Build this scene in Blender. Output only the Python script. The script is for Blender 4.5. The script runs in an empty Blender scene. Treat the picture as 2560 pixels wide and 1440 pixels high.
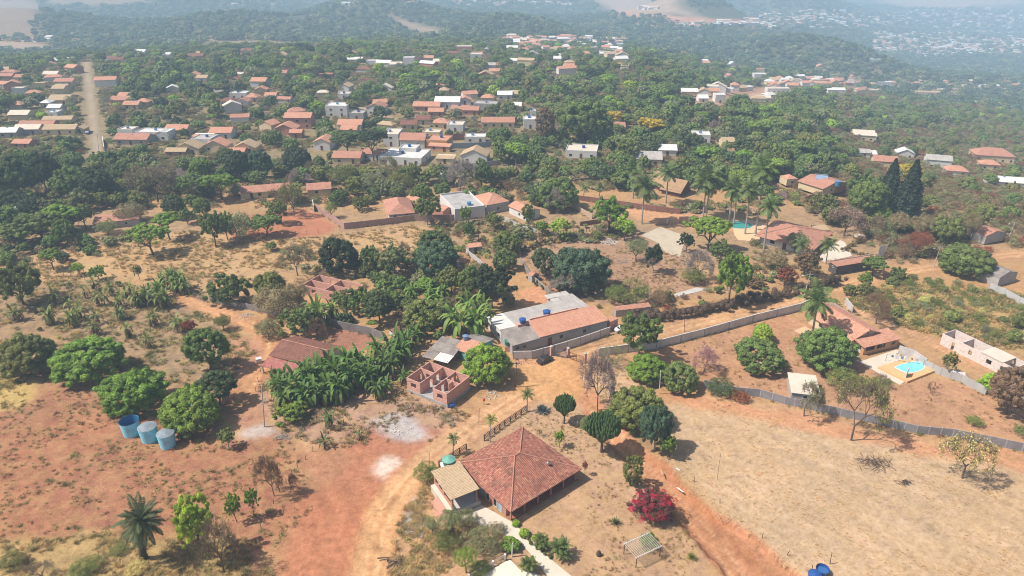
import bpy, math, random
import numpy as np
from mathutils import Vector, Matrix, noise as mnoise
random.seed(7); RNG = np.random.RandomState(11)
S = bpy.context.scene
# ------------------------------------------------------------------ camera
CH = 90.0                      # drone height
PITCH = math.radians(26.0)     # below the horizon
FPX = 1780.0                   # focal length for a 2560 px wide frame
cam_d = bpy.data.cameras.new("camera"); cam = bpy.data.objects.new("camera", cam_d)
S.collection.objects.link(cam); S.camera = cam
cam.location = (0, 0, CH); cam.rotation_euler = (math.pi/2 - PITCH, 0, 0)
cam_d.sensor_width = 36.0; cam_d.lens = 36.0*FPX/2560.0
cam_d.clip_start = 1.0; cam_d.clip_end = 40000.0
# ------------------------------------------------------------------ light
SUN_EL = math.radians(54); 
SUN_DIR = Vector((0.97, 0.17, 0)).normalized()           # the way shadows fall on the ground
w = bpy.data.worlds.new("World"); S.world = w; w.use_nodes = True
nt = w.node_tree; nt.nodes.clear()
sky = nt.nodes.new("ShaderNodeTexSky"); sky.sky_type = 'NISHITA'; sky.sun_disc = False
sky.sun_elevation = SUN_EL
# sun stands opposite to the way the shadows fall
sky.sun_rotation = math.atan2(-SUN_DIR.x, -SUN_DIR.y)
sky.dust_density = 2.5; sky.air_density = 1.0
bg = nt.nodes.new("ShaderNodeBackground"); bg.inputs[1].default_value = 0.10
wo = nt.nodes.new("ShaderNodeOutputWorld")
nt.links.new(sky.outputs[0], bg.inputs[0]); nt.links.new(bg.outputs[0], wo.inputs[0])
sl = bpy.data.lights.new("sun", 'SUN'); sun = bpy.data.objects.new("sun", sl)
S.collection.objects.link(sun); sl.energy = 5.0; sl.angle = math.radians(0.6); sl.color = (1.0, 0.95, 0.88)
ld = Vector((SUN_DIR.x*math.cos(SUN_EL), SUN_DIR.y*math.cos(SUN_EL), -math.sin(SUN_EL)))
sun.rotation_euler = ld.to_track_quat('-Z', 'Y').to_euler(); sun.location = (-60, 60, 200)
S.view_settings.view_transform = 'Standard'; S.view_settings.look = 'None'
S.view_settings.exposure = 0.34; S.view_settings.gamma = 1.0
S.render.engine = 'CYCLES'
cy = S.cycles
cy.max_bounces = 5; cy.diffuse_bounces = 2; cy.glossy_bounces = 2; cy.transmission_bounces = 2
cy.volume_bounces = 1; cy.transparent_max_bounces = 6; cy.caustics_reflective = False; cy.caustics_refractive = False
cy.use_denoising = True; cy.pixel_filter_type = 'BLACKMAN_HARRIS'; cy.filter_width = 1.05
try:
    cy.denoiser = 'OPENIMAGEDENOISE'; cy.denoising_input_passes = 'RGB_ALBEDO_NORMAL'; cy.denoising_prefilter = 'ACCURATE'
except Exception: pass
cy.sample_clamp_indirect = 6.0

# ------------------------------------------------------------------ pixel <-> world (2560 x 1440 frame of the photograph)
CP, SP = math.cos(PITCH), math.sin(PITCH)
def P(px, py, z=0.0):
    """point of the level z that the photograph shows at px, py"""
    x = (px-1280)/FPX; y = (720-py)/FPX
    d = (x, CP+y*SP, -SP+y*CP); t = (z-CH)/d[2]
    return Vector((d[0]*t, d[1]*t, z))
def proj(X, Y, Z):
    dz = Z-CH; dep = Y*CP - dz*SP
    v = Y*SP + dz*CP
    return 1280+FPX*X/dep, 720-FPX*v/dep, dep
def ang(py): return PITCH - math.atan((720-py)/FPX)
# ------------------------------------------------------------------ relief: radial profiles (metres out, image row -> height)
def prof(pts):
    out = []
    for D, py in pts:
        if py is None: out.append((D, 0.0))
        else: out.append((D, CH - D*math.tan(ang(py))))
    return out
_cols = [(-42.0, [(0,None),(640,None),(760,118),(950,107),(1250,92),(1600,70),(2100,38),(2700,8),(3500,-25),(5000,-60),(9000,-90)]),
         (-20.0, [(0,None),(640,None),(760,119),(950,108),(1250,93),(1600,70),(2100,38),(2700,8),(3500,-25),(5000,-60),(9000,-90)]),
         (-5.0,  [(0,None),(600,None),(760,126),(1000,112),(1300,92),(1700,66),(2200,38),(2800,12),(3600,-15),(5000,-50),(9000,-90)]),
         (8.0,   [(0,None),(400,None),(600,166),(800,140),(1100,118),(1500,96),(2000,66),(2600,38),(3400,10),(5000,-35),(9000,-90)]),
         (20.0,  [(0,None),(300,None),(480,268),(640,230),(850,192),(1150,160),(1500,128),(1900,100),(2600,55),(4000,10),(9000,-90)]),
         (30.0,  [(0,None),(300,None),(480,330),(700,262),(900,222),(1200,190),(1500,158),(2000,138),(2600,98),(4000,40),(9000,-90)]),
         (42.0,  [(0,None),(300,None),(480,335),(700,265),(900,225),(1200,190),(1500,160),(2000,140),(2600,100),(4000,45),(9000,-90)])]
_az = np.array([c[0] for c in _cols]); _D = np.concatenate([np.arange(0, 1200, 20.), np.arange(1200, 9100, 100.)])
_tab = []
for a_, pts in _cols:
    pr = prof([(D*1.0, py) for D, py in pts]); 
    d_ = np.array([q[0] for q in pr]); z_ = np.array([q[1] for q in pr])
    zz = np.interp(_D, d_, z_)
    k = np.ones(5)/5.; zs = np.convolve(np.pad(zz, 2, mode='edge'), k, mode='valid')
    zs[_D < 280] = 0
    _tab.append(zs)
_tab = np.array(_tab)
def _vnoise(x, y, seed=0):
    """smooth value noise, vectorised, -1..1"""
    xi = np.floor(x).astype(np.int64); yi = np.floor(y).astype(np.int64); fx = x-xi; fy = y-yi
    fx = fx*fx*(3-2*fx); fy = fy*fy*(3-2*fy)
    def h(a, b):
        n = (a*374761393 + b*668265263 + seed*1274126177) & 0x7fffffff
        n = (n ^ (n >> 13)) * 1274126177 & 0x7fffffff
        return ((n ^ (n >> 16)) & 0xffff)/32767.5 - 1
    return (h(xi,yi)*(1-fx)+h(xi+1,yi)*fx)*(1-fy) + (h(xi,yi+1)*(1-fx)+h(xi+1,yi+1)*fx)*fy
def fbm(x, y, seed=0, n=4):
    s = 0; a = 1; t = 0
    for i in range(n):
        s = s + a*_vnoise(x*2**i, y*2**i, seed+i*17); t += a; a *= .5
    return s/t
RIDGES = [(-34, 1750, 7, 330, 34), (-21, 1500, 6, 240, 26), (-10, 1800, 6, 300, 40), (0, 1450, 5, 220, 22), (13, 2000, 6, 300, 62), (22, 1500, 7, 200, 30), (8, 3200, 5, 500, 90), (-26, 2900, 9, 450, 60), (20, 3300, 5, 500, 60), (31, 4600, 7, 700, 60), (-4, 3000, 5, 400, 60)]
def H(x, y):
    x = np.asarray(x, float); y = np.asarray(y, float)
    D = np.hypot(x, y); az = np.degrees(np.arctan2(x, np.maximum(y, .01))); az = np.clip(az, -41.9, 41.9)
    D = np.clip(D, 0, 8999)
    i = np.clip(np.searchsorted(_az, az)-1, 0, len(_az)-2); fa = (az-_az[i])/(_az[i+1]-_az[i]); fa = fa*fa*(3-2*fa)
    j = np.clip(np.searchsorted(_D, D, side='right')-1, 0, len(_D)-2); fd = (D-_D[j])/(_D[j+1]-_D[j])
    z0 = _tab[i, j]*(1-fd)+_tab[i, j+1]*fd; z1 = _tab[i+1, j]*(1-fd)+_tab[i+1, j+1]*fd
    z = z0*(1-fa)+z1*fa
    far = np.clip((D-850)/900, 0, 1)
    z = z + far*22*fbm(x/330, y/330, 5, 4)
    for a0, d0, sa, sd_, hh in RIDGES:      # hill, by bearing and distance
        z = z + 1.5*hh*np.exp(-((az-a0)/sa)**2-((D-d0)/sd_)**2)
    return z
def G(px, py):
    """ground point seen at px, py (walks out along the ray until it meets the relief)"""
    x = (px-1280)/FPX; y = (720-py)/FPX
    d = (x, CP+y*SP, -SP+y*CP)
    p = P(px, py, 0.0) if d[2] < -1e-4 else None
    if p is not None and p.y > 0 and math.hypot(p.x, p.y) < 280: return p
    t = np.geomspace(150, 9000, 3000)
    X = d[0]*t; Y = d[1]*t; Z = CH+d[2]*t
    hit = np.nonzero(Z <= H(X, Y))[0]
    if len(hit) == 0: return None
    k = max(hit[0], 1); t0, t1 = t[k-1], t[k]
    for _ in range(12):
        tm = (t0+t1)/2
        if CH+d[2]*tm <= float(H(d[0]*tm, d[1]*tm)): t1 = tm
        else: t0 = tm
    return Vector((d[0]*t1, d[1]*t1, float(H(d[0]*t1, d[1]*t1))))
def ppm(p):   # pixels of the photograph per metre at a point
    return FPX/(p.y*CP-(p.z-CH)*SP)

# ------------------------------------------------------------------ materials
def srgb(r, g, b):
    return tuple(((c/255)/12.92 if c/255 <= .04045 else ((c/255+.055)/1.055)**2.4) for c in (r, g, b))
def newmat(name):
    m = bpy.data.materials.new(name); m.use_nodes = True; n = m.node_tree.nodes; n.clear()
    o = n.new("ShaderNodeOutputMaterial"); b = n.new("ShaderNodeBsdfPrincipled")
    m.node_tree.links.new(b.outputs[0], o.inputs[0]); return m, n, m.node_tree.links, b
def N(n, typ, **kw):
    x = n.new(typ)
    for k, v in kw.items(): setattr(x, k, v)
    return x
def mathn(n, l, op, a, b=None, c=None):
    x = n.new("ShaderNodeMath"); x.operation = op
    for i, v in enumerate((a, b, c)):
        if v is None: continue
        if isinstance(v, (int, float)): x.inputs[i].default_value = v
        else: l.new(v, x.inputs[i])
    return x.outputs[0]
def mixc(n, l, f, a, b, mode='MIX'):
    x = n.new("ShaderNodeMix"); x.data_type = 'RGBA'; x.blend_type = mode
    for s, v in ((x.inputs[0], f), (x.inputs[6], a), (x.inputs[7], b)):
        if isinstance(v, (int, float)): s.default_value = v
        elif isinstance(v, tuple): s.default_value = (*v[:3], 1)
        else: l.new(v, s)
    return x.outputs[2]
def noise_(n, l, scale, detail=3, coord=None, rough=.55):
    x = n.new("ShaderNodeTexNoise"); x.inputs['Scale'].default_value = scale; x.inputs['Detail'].default_value = detail
    x.inputs['Roughness'].default_value = rough
    if coord is not None: l.new(coord, x.inputs['Vector'])
    return x.outputs['Fac']
def geo(n): return n.new("ShaderNodeNewGeometry").outputs['Position']
def ramp(n, l, fac, stops):
    x = n.new("ShaderNodeValToRGB"); e = x.color_ramp.elements
    while len(e) < len(stops): e.new(.5)
    for q, (p_, c_) in zip(e, stops): q.position = p_; q.color = (*c_[:3], 1)
    l.new(fac, x.inputs[0]); return x.outputs[0]
_mats = {}
def plain(name, col, rough=.8, stain=None, amt=.35, sc=.6, bump=.15, spec=.3, metal=0., fine=6.):
    """painted / rendered / concrete surface with patches of wear"""
    if name in _mats: return _mats[name]
    m, n, l, b = newmat(name); pos = geo(n)
    f1 = noise_(n, l, sc, 5, pos, .65); f2 = noise_(n, l, fine, 3, pos)
    st = stain or tuple(c*.55 for c in col)
    k = mathn(n, l, 'MULTIPLY', mathn(n, l, 'SMOOTHSTEP' if False else 'SUBTRACT', f1, .42), 3.0)
    k = mathn(n, l, 'MINIMUM', mathn(n, l, 'MAXIMUM', k, 0.0), 1.0)
    c = mixc(n, l, mathn(n, l, 'MULTIPLY', k, amt), col, st)
    c = mixc(n, l, mathn(n, l, 'MULTIPLY', f2, .35*amt+.1), c, tuple(x*.6 for x in col))
    l.new(c, b.inputs['Base Color']); b.inputs['Roughness'].default_value = rough
    b.inputs['Specular IOR Level'].default_value = spec; b.inputs['Metallic'].default_value = metal
    bp = n.new("ShaderNodeBump"); bp.inputs['Strength'].default_value = bump; bp.inputs['Distance'].default_value = .05
    l.new(f2, bp.inputs['Height']); l.new(bp.outputs[0], b.inputs['Normal'])
    _mats[name] = m; return m
def tiles(name, cols, cw=.32, rh=.42, stain=(.05,.05,.03), amt=.4, depth=.09, moss=None):
    """clay roof tiles in rows; UV is metres along the eave / up the slope"""
    if name in _mats: return _mats[name]
    m, n, l, b = newmat(name); uv = n.new("ShaderNodeUVMap"); uv.uv_map = "UVMap"
    sp = n.new("ShaderNodeSeparateXYZ"); l.new(uv.outputs[0], sp.inputs[0]); u, v = sp.outputs[0], sp.outputs[1]
    uc = mathn(n, l, 'DIVIDE', u, cw); vr = mathn(n, l, 'DIVIDE', v, rh)
    uf = mathn(n, l, 'FLOOR', uc); vf = mathn(n, l, 'FLOOR', vr)
    cb = n.new("ShaderNodeCombineXYZ"); l.new(uf, cb.inputs[0]); l.new(vf, cb.inputs[1])
    wn = n.new("ShaderNodeTexWhiteNoise"); wn.noise_dimensions = '3D'; l.new(cb.outputs[0], wn.inputs['Vector'])
    col = ramp(n, l, wn.outputs['Value'], [(i/(len(cols)-1), c) for i, c in enumerate(cols)])
    pos = geo(n); f1 = noise_(n, l, .35, 5, pos, .7)
    k = mathn(n, l, 'MINIMUM', mathn(n, l, 'MAXIMUM', mathn(n, l, 'MULTIPLY', mathn(n, l, 'SUBTRACT', f1, .5), 5.), 0.), 1.)
    col = mixc(n, l, mathn(n, l, 'MULTIPLY', k, amt), col, stain)
    if moss:
        f3 = noise_(n, l, 1.3, 4, pos, .8)
        k3 = mathn(n, l, 'MINIMUM', mathn(n, l, 'MAXIMUM', mathn(n, l, 'MULTIPLY', mathn(n, l, 'SUBTRACT', f3, .56), 7.), 0.), 1.)
        col = mixc(n, l, mathn(n, l, 'MULTIPLY', k3, .55), col, moss)
    # the gap between the barrel rows is a real groove: bump it, and darken the tile colour in it
    wv = mathn(n, l, 'ABSOLUTE', mathn(n, l, 'SINE', mathn(n, l, 'MULTIPLY', uc, math.pi)))
    fr = mathn(n, l, 'FRACT', vr)
    groove_dark = mathn(n, l, 'MULTIPLY', mathn(n, l, 'SUBTRACT', 1.0, mathn(n, l, 'POWER', wv, .5)), .75)
    col = mixc(n, l, groove_dark, col, tuple(x*.3 for x in cols[0]))
    l.new(col, b.inputs['Base Color']); b.inputs['Roughness'].default_value = .85; b.inputs['Specular IOR Level'].default_value = .2
    hgt = mathn(n, l, 'ADD', wv, mathn(n, l, 'MULTIPLY', mathn(n, l, 'SUBTRACT', 1.0, fr), .5))
    bp = n.new("ShaderNodeBump"); bp.inputs['Strength'].default_value = .9; bp.inputs['Distance'].default_value = depth
    l.new(hgt, bp.inputs['Height']); l.new(bp.outputs[0], b.inputs['Normal'])
    _mats[name] = m; return m
def sheetmetal(name, col, dirt, pitch=.4, amt=.5, rough=.5):
    """corrugated sheet; UV as for tiles"""
    if name in _mats: return _mats[name]
    m, n, l, b = newmat(name); uv = n.new("ShaderNodeUVMap"); uv.uv_map = "UVMap"
    sp = n.new("ShaderNodeSeparateXYZ"); l.new(uv.outputs[0], sp.inputs[0]); u, v = sp.outputs[0], sp.outputs[1]
    cb = n.new("ShaderNodeCombineXYZ"); l.new(mathn(n, l, 'FLOOR', mathn(n, l, 'DIVIDE', u, 1.1)), cb.inputs[0])
    l.new(mathn(n, l, 'FLOOR', mathn(n, l, 'DIVIDE', v, 2.2)), cb.inputs[1])
    wn = n.new("ShaderNodeTexWhiteNoise"); l.new(cb.outputs[0], wn.inputs['Vector'])
    f1 = noise_(n, l, .5, 5, geo(n), .7)
    c = mixc(n, l, mathn(n, l, 'MULTIPLY', wn.outputs['Value'], .45), col, dirt)
    k = mathn(n, l, 'MINIMUM', mathn(n, l, 'MAXIMUM', mathn(n, l, 'MULTIPLY', mathn(n, l, 'SUBTRACT', f1, .45), 4.), 0.), 1.)
    c = mixc(n, l, mathn(n, l, 'MULTIPLY', k, amt), c, dirt)
    l.new(c, b.inputs['Base Color']); b.inputs['Roughness'].default_value = rough
    bp = n.new("ShaderNodeBump"); bp.inputs['Strength'].default_value = .7; bp.inputs['Distance'].default_value = .05
    l.new(mathn(n, l, 'SINE', mathn(n, l, 'MULTIPLY', u, 2*math.pi/pitch)), bp.inputs['Height']); l.new(bp.outputs[0], b.inputs['Normal'])
    _mats[name] = m; return m
def bricks(name, c1, c2, mortar, bw=.29, bh=.19):
    if name in _mats: return _mats[name]
    m, n, l, b = newmat(name); uv = n.new("ShaderNodeUVMap"); uv.uv_map = "UVMap"
    t = n.new("ShaderNodeTexBrick"); l.new(uv.outputs[0], t.inputs['Vector'])
    t.inputs['Color1'].default_value = (*c1, 1); t.inputs['Color2'].default_value = (*c2, 1); t.inputs['Mortar'].default_value = (*mortar, 1)
    t.inputs['Scale'].default_value = 1.0; t.inputs['Brick Width'].default_value = bw; t.inputs['Row Height'].default_value = bh
    t.inputs['Mortar Size'].default_value = .016
    f1 = noise_(n, l, 1.6, 6, geo(n), .8)
    k = mathn(n, l, 'MINIMUM', mathn(n, l, 'MAXIMUM', mathn(n, l, 'MULTIPLY', mathn(n, l, 'SUBTRACT', f1, .5), 6.), 0.), 1.)
    c = mixc(n, l, mathn(n, l, 'MULTIPLY', k, .6), t.outputs['Color'], tuple(x*.35 for x in c1))
    l.new(c, b.inputs['Base Color']); b.inputs['Roughness'].default_value = .9
    _mats[name] = m; return m
def leafmat(name, inst=False, trans=.26):
    """leaves: the tree's own colour, each leaf a little different"""
    m, n, l, b = newmat(name)
    if inst:
        a = n.new("ShaderNodeAttribute"); a.attribute_type = 'INSTANCER'; a.attribute_name = 'tcol'; base = a.outputs['Color']
    else:
        a = n.new("ShaderNodeObjectInfo"); base = a.outputs['Color']
    t = n.new("ShaderNodeAttribute"); t.attribute_type = 'GEOMETRY'; t.attribute_name = 'tone'
    c = mixc(n, l, 1.0, base, t.outputs['Color'], 'MULTIPLY')
    l.new(c, b.inputs['Base Color']); b.inputs['Roughness'].default_value = .6; b.inputs['Specular IOR Level'].default_value = .25
    tr = n.new("ShaderNodeBsdfTranslucent"); l.new(mixc(n, l, 1.0, c, (1.0, 1.1, .5), 'MULTIPLY'), tr.inputs[0])
    mx = n.new("ShaderNodeMixShader"); mx.inputs[0].default_value = trans
    l.new(b.outputs[0], mx.inputs[1]); l.new(tr.outputs[0], mx.inputs[2])
    out = [q for q in n if q.type == 'OUTPUT_MATERIAL'][0]; l.new(mx.outputs[0], out.inputs[0])
    return m
# ------------------------------------------------------------------ mesh builder
class MB:
    def __init__(s): s.v = []; s.f = []; s.m = []; s.uv = []
    def poly(s, pts, mat=0, uv=None):
        k = len(s.v); s.v += [tuple(p) for p in pts]; s.f.append(tuple(range(k, k+len(pts)))); s.m.append(mat)
        if uv is None:
            p = [Vector(q) for q in pts]; nrm = (p[1]-p[0]).cross(p[2]-p[0])
            if nrm.length > 0: nrm.normalize()
            if abs(nrm.z) > .9: uv = [(q.x, q.y) for q in p]
            else:
                e = Vector((-nrm.y, nrm.x, 0)).normalized(); g = nrm.cross(e)
                uv = [(q.dot(e), q.dot(g)) for q in p]
        s.uv.append(uv); return s
    def hexa(s, b, t, mat=0):      # bottom 4 ccw, top 4 ccw
        s.poly([b[3], b[2], b[1], b[0]], mat); s.poly(t, mat)
        for i in range(4):
            j = (i+1) % 4; s.poly([b[i], b[j], t[j], t[i]], mat)
        return s
    def box(s, x0, x1, y0, y1, z0, z1, mat=0):
        b = [(x0,y0,z0),(x1,y0,z0),(x1,y1,z0),(x0,y1,z0)]; t = [(q[0],q[1],z1) for q in b]
        return s.hexa(b, t, mat)
    def prism(s, pts, z0, z1, mat=0):
        n = len(pts); s.poly([(p[0],p[1],z1) for p in pts], mat); s.poly([(p[0],p[1],z0) for p in reversed(pts)], mat)
        for i in range(n):
            j = (i+1) % n; s.poly([(pts[i][0],pts[i][1],z0),(pts[j][0],pts[j][1],z0),(pts[j][0],pts[j][1],z1),(pts[i][0],pts[i][1],z1)], mat)
        return s
    def beam(s, a, b, w_, h_, mat=0):   # box of width w_, height h_ from a to b
        a, b = Vector(a), Vector(b); d = (b-a).normalized(); u = d.cross(Vector((0,0,1)))
        u = u.normalized() if u.length > 1e-4 else Vector((1,0,0)); t = u.cross(d)
        q = [u*(-w_/2)-t*(h_/2), u*(w_/2)-t*(h_/2), u*(w_/2)+t*(h_/2), u*(-w_/2)+t*(h_/2)]
        return s.hexa([a+x for x in q], [b+x for x in q], mat)
    def tube(s, path, rad, n=6, mat=0, cap=True):
        rings = []; path = [Vector(p) for p in path]
        for i, p in enumerate(path):
            d = (path[min(i+1, len(path)-1)]-path[max(i-1, 0)]).normalized()
            u = d.cross(Vector((0.13, 0.21, 1))); u = u.normalized() if u.length > 1e-3 else Vector((1,0,0)); t = d.cross(u)
            r = rad[i] if hasattr(rad, '__len__') else rad
            rings.append([p+u*r*math.cos(2*math.pi*k/n)+t*r*math.sin(2*math.pi*k/n) for k in range(n)])
        for i in range(len(rings)-1):
            for k in range(n):
                j = (k+1) % n; s.poly([rings[i][k], rings[i][j], rings[i+1][j], rings[i+1][k]], mat)
        if cap: s.poly(list(reversed(rings[0])), mat); s.poly(rings[-1], mat)
        return s
    def cone(s, c, r0, r1, z0, z1, n=20, mat=0, cap0=True, cap1=True):
        a = [(c[0]+r0*math.cos(2*math.pi*k/n), c[1]+r0*math.sin(2*math.pi*k/n), z0) for k in range(n)]
        b = [(c[0]+r1*math.cos(2*math.pi*k/n), c[1]+r1*math.sin(2*math.pi*k/n), z1) for k in range(n)]
        for k in range(n):
            j = (k+1) % n
            s.poly([a[k], a[j], b[j], b[k]], mat)
        if cap0: s.poly(list(reversed(a)), mat)
        if cap1: s.poly(b, mat)
        return s
    def mesh(s, name, mats, smooth=False):
        me = bpy.data.meshes.new(name); me.from_pydata(s.v, [], s.f)
        for m_ in mats: me.materials.append(m_)
        me.polygons.foreach_set('material_index', s.m)
        uvl = me.uv_layers.new(name="UVMap"); flat = [c for f in s.uv for q in f for c in q]
        uvl.data.foreach_set('uv', flat)
        if smooth: me.polygons.foreach_set('use_smooth', [True]*len(s.f))
        me.update(); return me
    def build(s, name, mats, parent=None, smooth=False):
        if not isinstance(mats, (list, tuple)): mats = [mats]
        o = bpy.data.objects.new(name, s.mesh(name, mats, smooth)); S.collection.objects.link(o)
        if parent is not None: o.parent = parent
        return o
def tag(o, label, cat, group=None, kind=None):
    if label: o['label'] = label
    if cat: o['category'] = cat
    if group: o['group'] = group
    if kind: o['kind'] = kind
    return o
def thing(name, label, cat, loc, rz=0, group=None):
    o = bpy.data.objects.new(name, None); S.collection.objects.link(o); o.empty_display_size = .5
    o.location = loc; o.rotation_euler = (0, 0, rz); return tag(o, label, cat, group)
def child(name, me, parent, loc=(0,0,0), scale=(1,1,1), rz=0, color=None):
    o = bpy.data.objects.new(name, me); S.collection.objects.link(o); o.parent = parent
    o.location = loc; o.scale = scale; o.rotation_euler = (0, 0, rz)
    if color: o.color = (*color, 1)
    return o
# ================================================================== GROUND
K_ = 1.30
def alb(r, g, b, k=None):
    c = srgb(r, g, b); return tuple(min(.85, x/(k or K_)) for x in c)
def galb(r, g, b):
    c = srgb(min(255, r+4), min(255, g+6), min(255, b+13)); return tuple(x/1.42 for x in c)
def gp(pts):
    out = []
    for q in pts:
        g = G(*q)
        if g is None: g = G(q[0], q[1]+15) or Vector((0, 6000, 0))
        out.append((g.x, g.y))
    return np.array(out)
def seg_d(X, Y, a, b):
    dx, dy = b[0]-a[0], b[1]-a[1]; L = dx*dx+dy*dy+1e-9
    t = np.clip(((X-a[0])*dx+(Y-a[1])*dy)/L, 0, 1); return np.hypot(X-a[0]-t*dx, Y-a[1]-t*dy)
def sd_poly(X, Y, p):
    d = np.full(X.shape, 1e9); ins = np.zeros(X.shape, bool); n = len(p)
    for i in range(n):
        a, b = p[i], p[(i+1) % n]; d = np.minimum(d, seg_d(X, Y, a, b))
        c = ((a[1] > Y) != (b[1] > Y)) & (X < (b[0]-a[0])*(Y-a[1])/((b[1]-a[1]) if abs(b[1]-a[1]) > 1e-9 else 1e-9)+a[0]); ins ^= c
    return np.where(ins, -d, d)
def sd_stroke(X, Y, p, w_):
    d = np.full(X.shape, 1e9)
    for i in range(len(p)-1): d = np.minimum(d, seg_d(X, Y, p[i], p[i+1]))
    return d - w_/2
def smooth_path(p, k=3):
    for _ in range(k):
        q = [p[0]]
        for a, b in zip(p[:-1], p[1:]): q += [tuple(np.array(a)*.75+np.array(b)*.25), tuple(np.array(a)*.25+np.array(b)*.75)]
        q.append(p[-1]); p = q
    return p
# strokes in the photograph's pixels: (points, width m, kind)
ROAD = {
 'entry': ([(905,1560),(925,1420),(950,1300),(1010,1210),(1100,1125),(1200,1055),(1300,992),(1370,945),(1400,915),(1395,880)], 6.6),
 'front': ([(1385,945),(1430,910),(1490,878),(1580,848),(1700,815),(1850,782),(1950,760),(2060,728),(2200,690),(2330,668),(2480,640),(2600,630)], 5.6),
 'lower': ([(1420,915),(1455,985),(1530,1075),(1610,1160),(1700,1255),(1790,1345),(1880,1470),(1950,1560)], 5.6),
 'left':  ([(420,725),(470,755),(560,785),(640,815),(690,850),(670,900),(620,960),(600,1010)], 4.6),
 'side':  ([(2110,765),(2200,800),(2290,838),(2360,870),(2420,905)], 3.6),
}
roads = {k: (gp(smooth_path(v[0], 2)), v[1]) for k, v in ROAD.items()}
STREET = (gp([(246,400),(238,340),(231,290),(225,235),(220,190),(216,155)]), 4.2)
STREET2 = (gp([(985,300),(930,280),(900,270)]), 6.0)
RIDGE_ROAD = (gp([(1740,265),(1850,245),(1900,235),(2000,225),(2200,222),(2400,222)]), 9.0)
HIGHWAY = (gp([(1540,158),(1590,163),(1640,166),(1700,166)]), 14.0)
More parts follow.
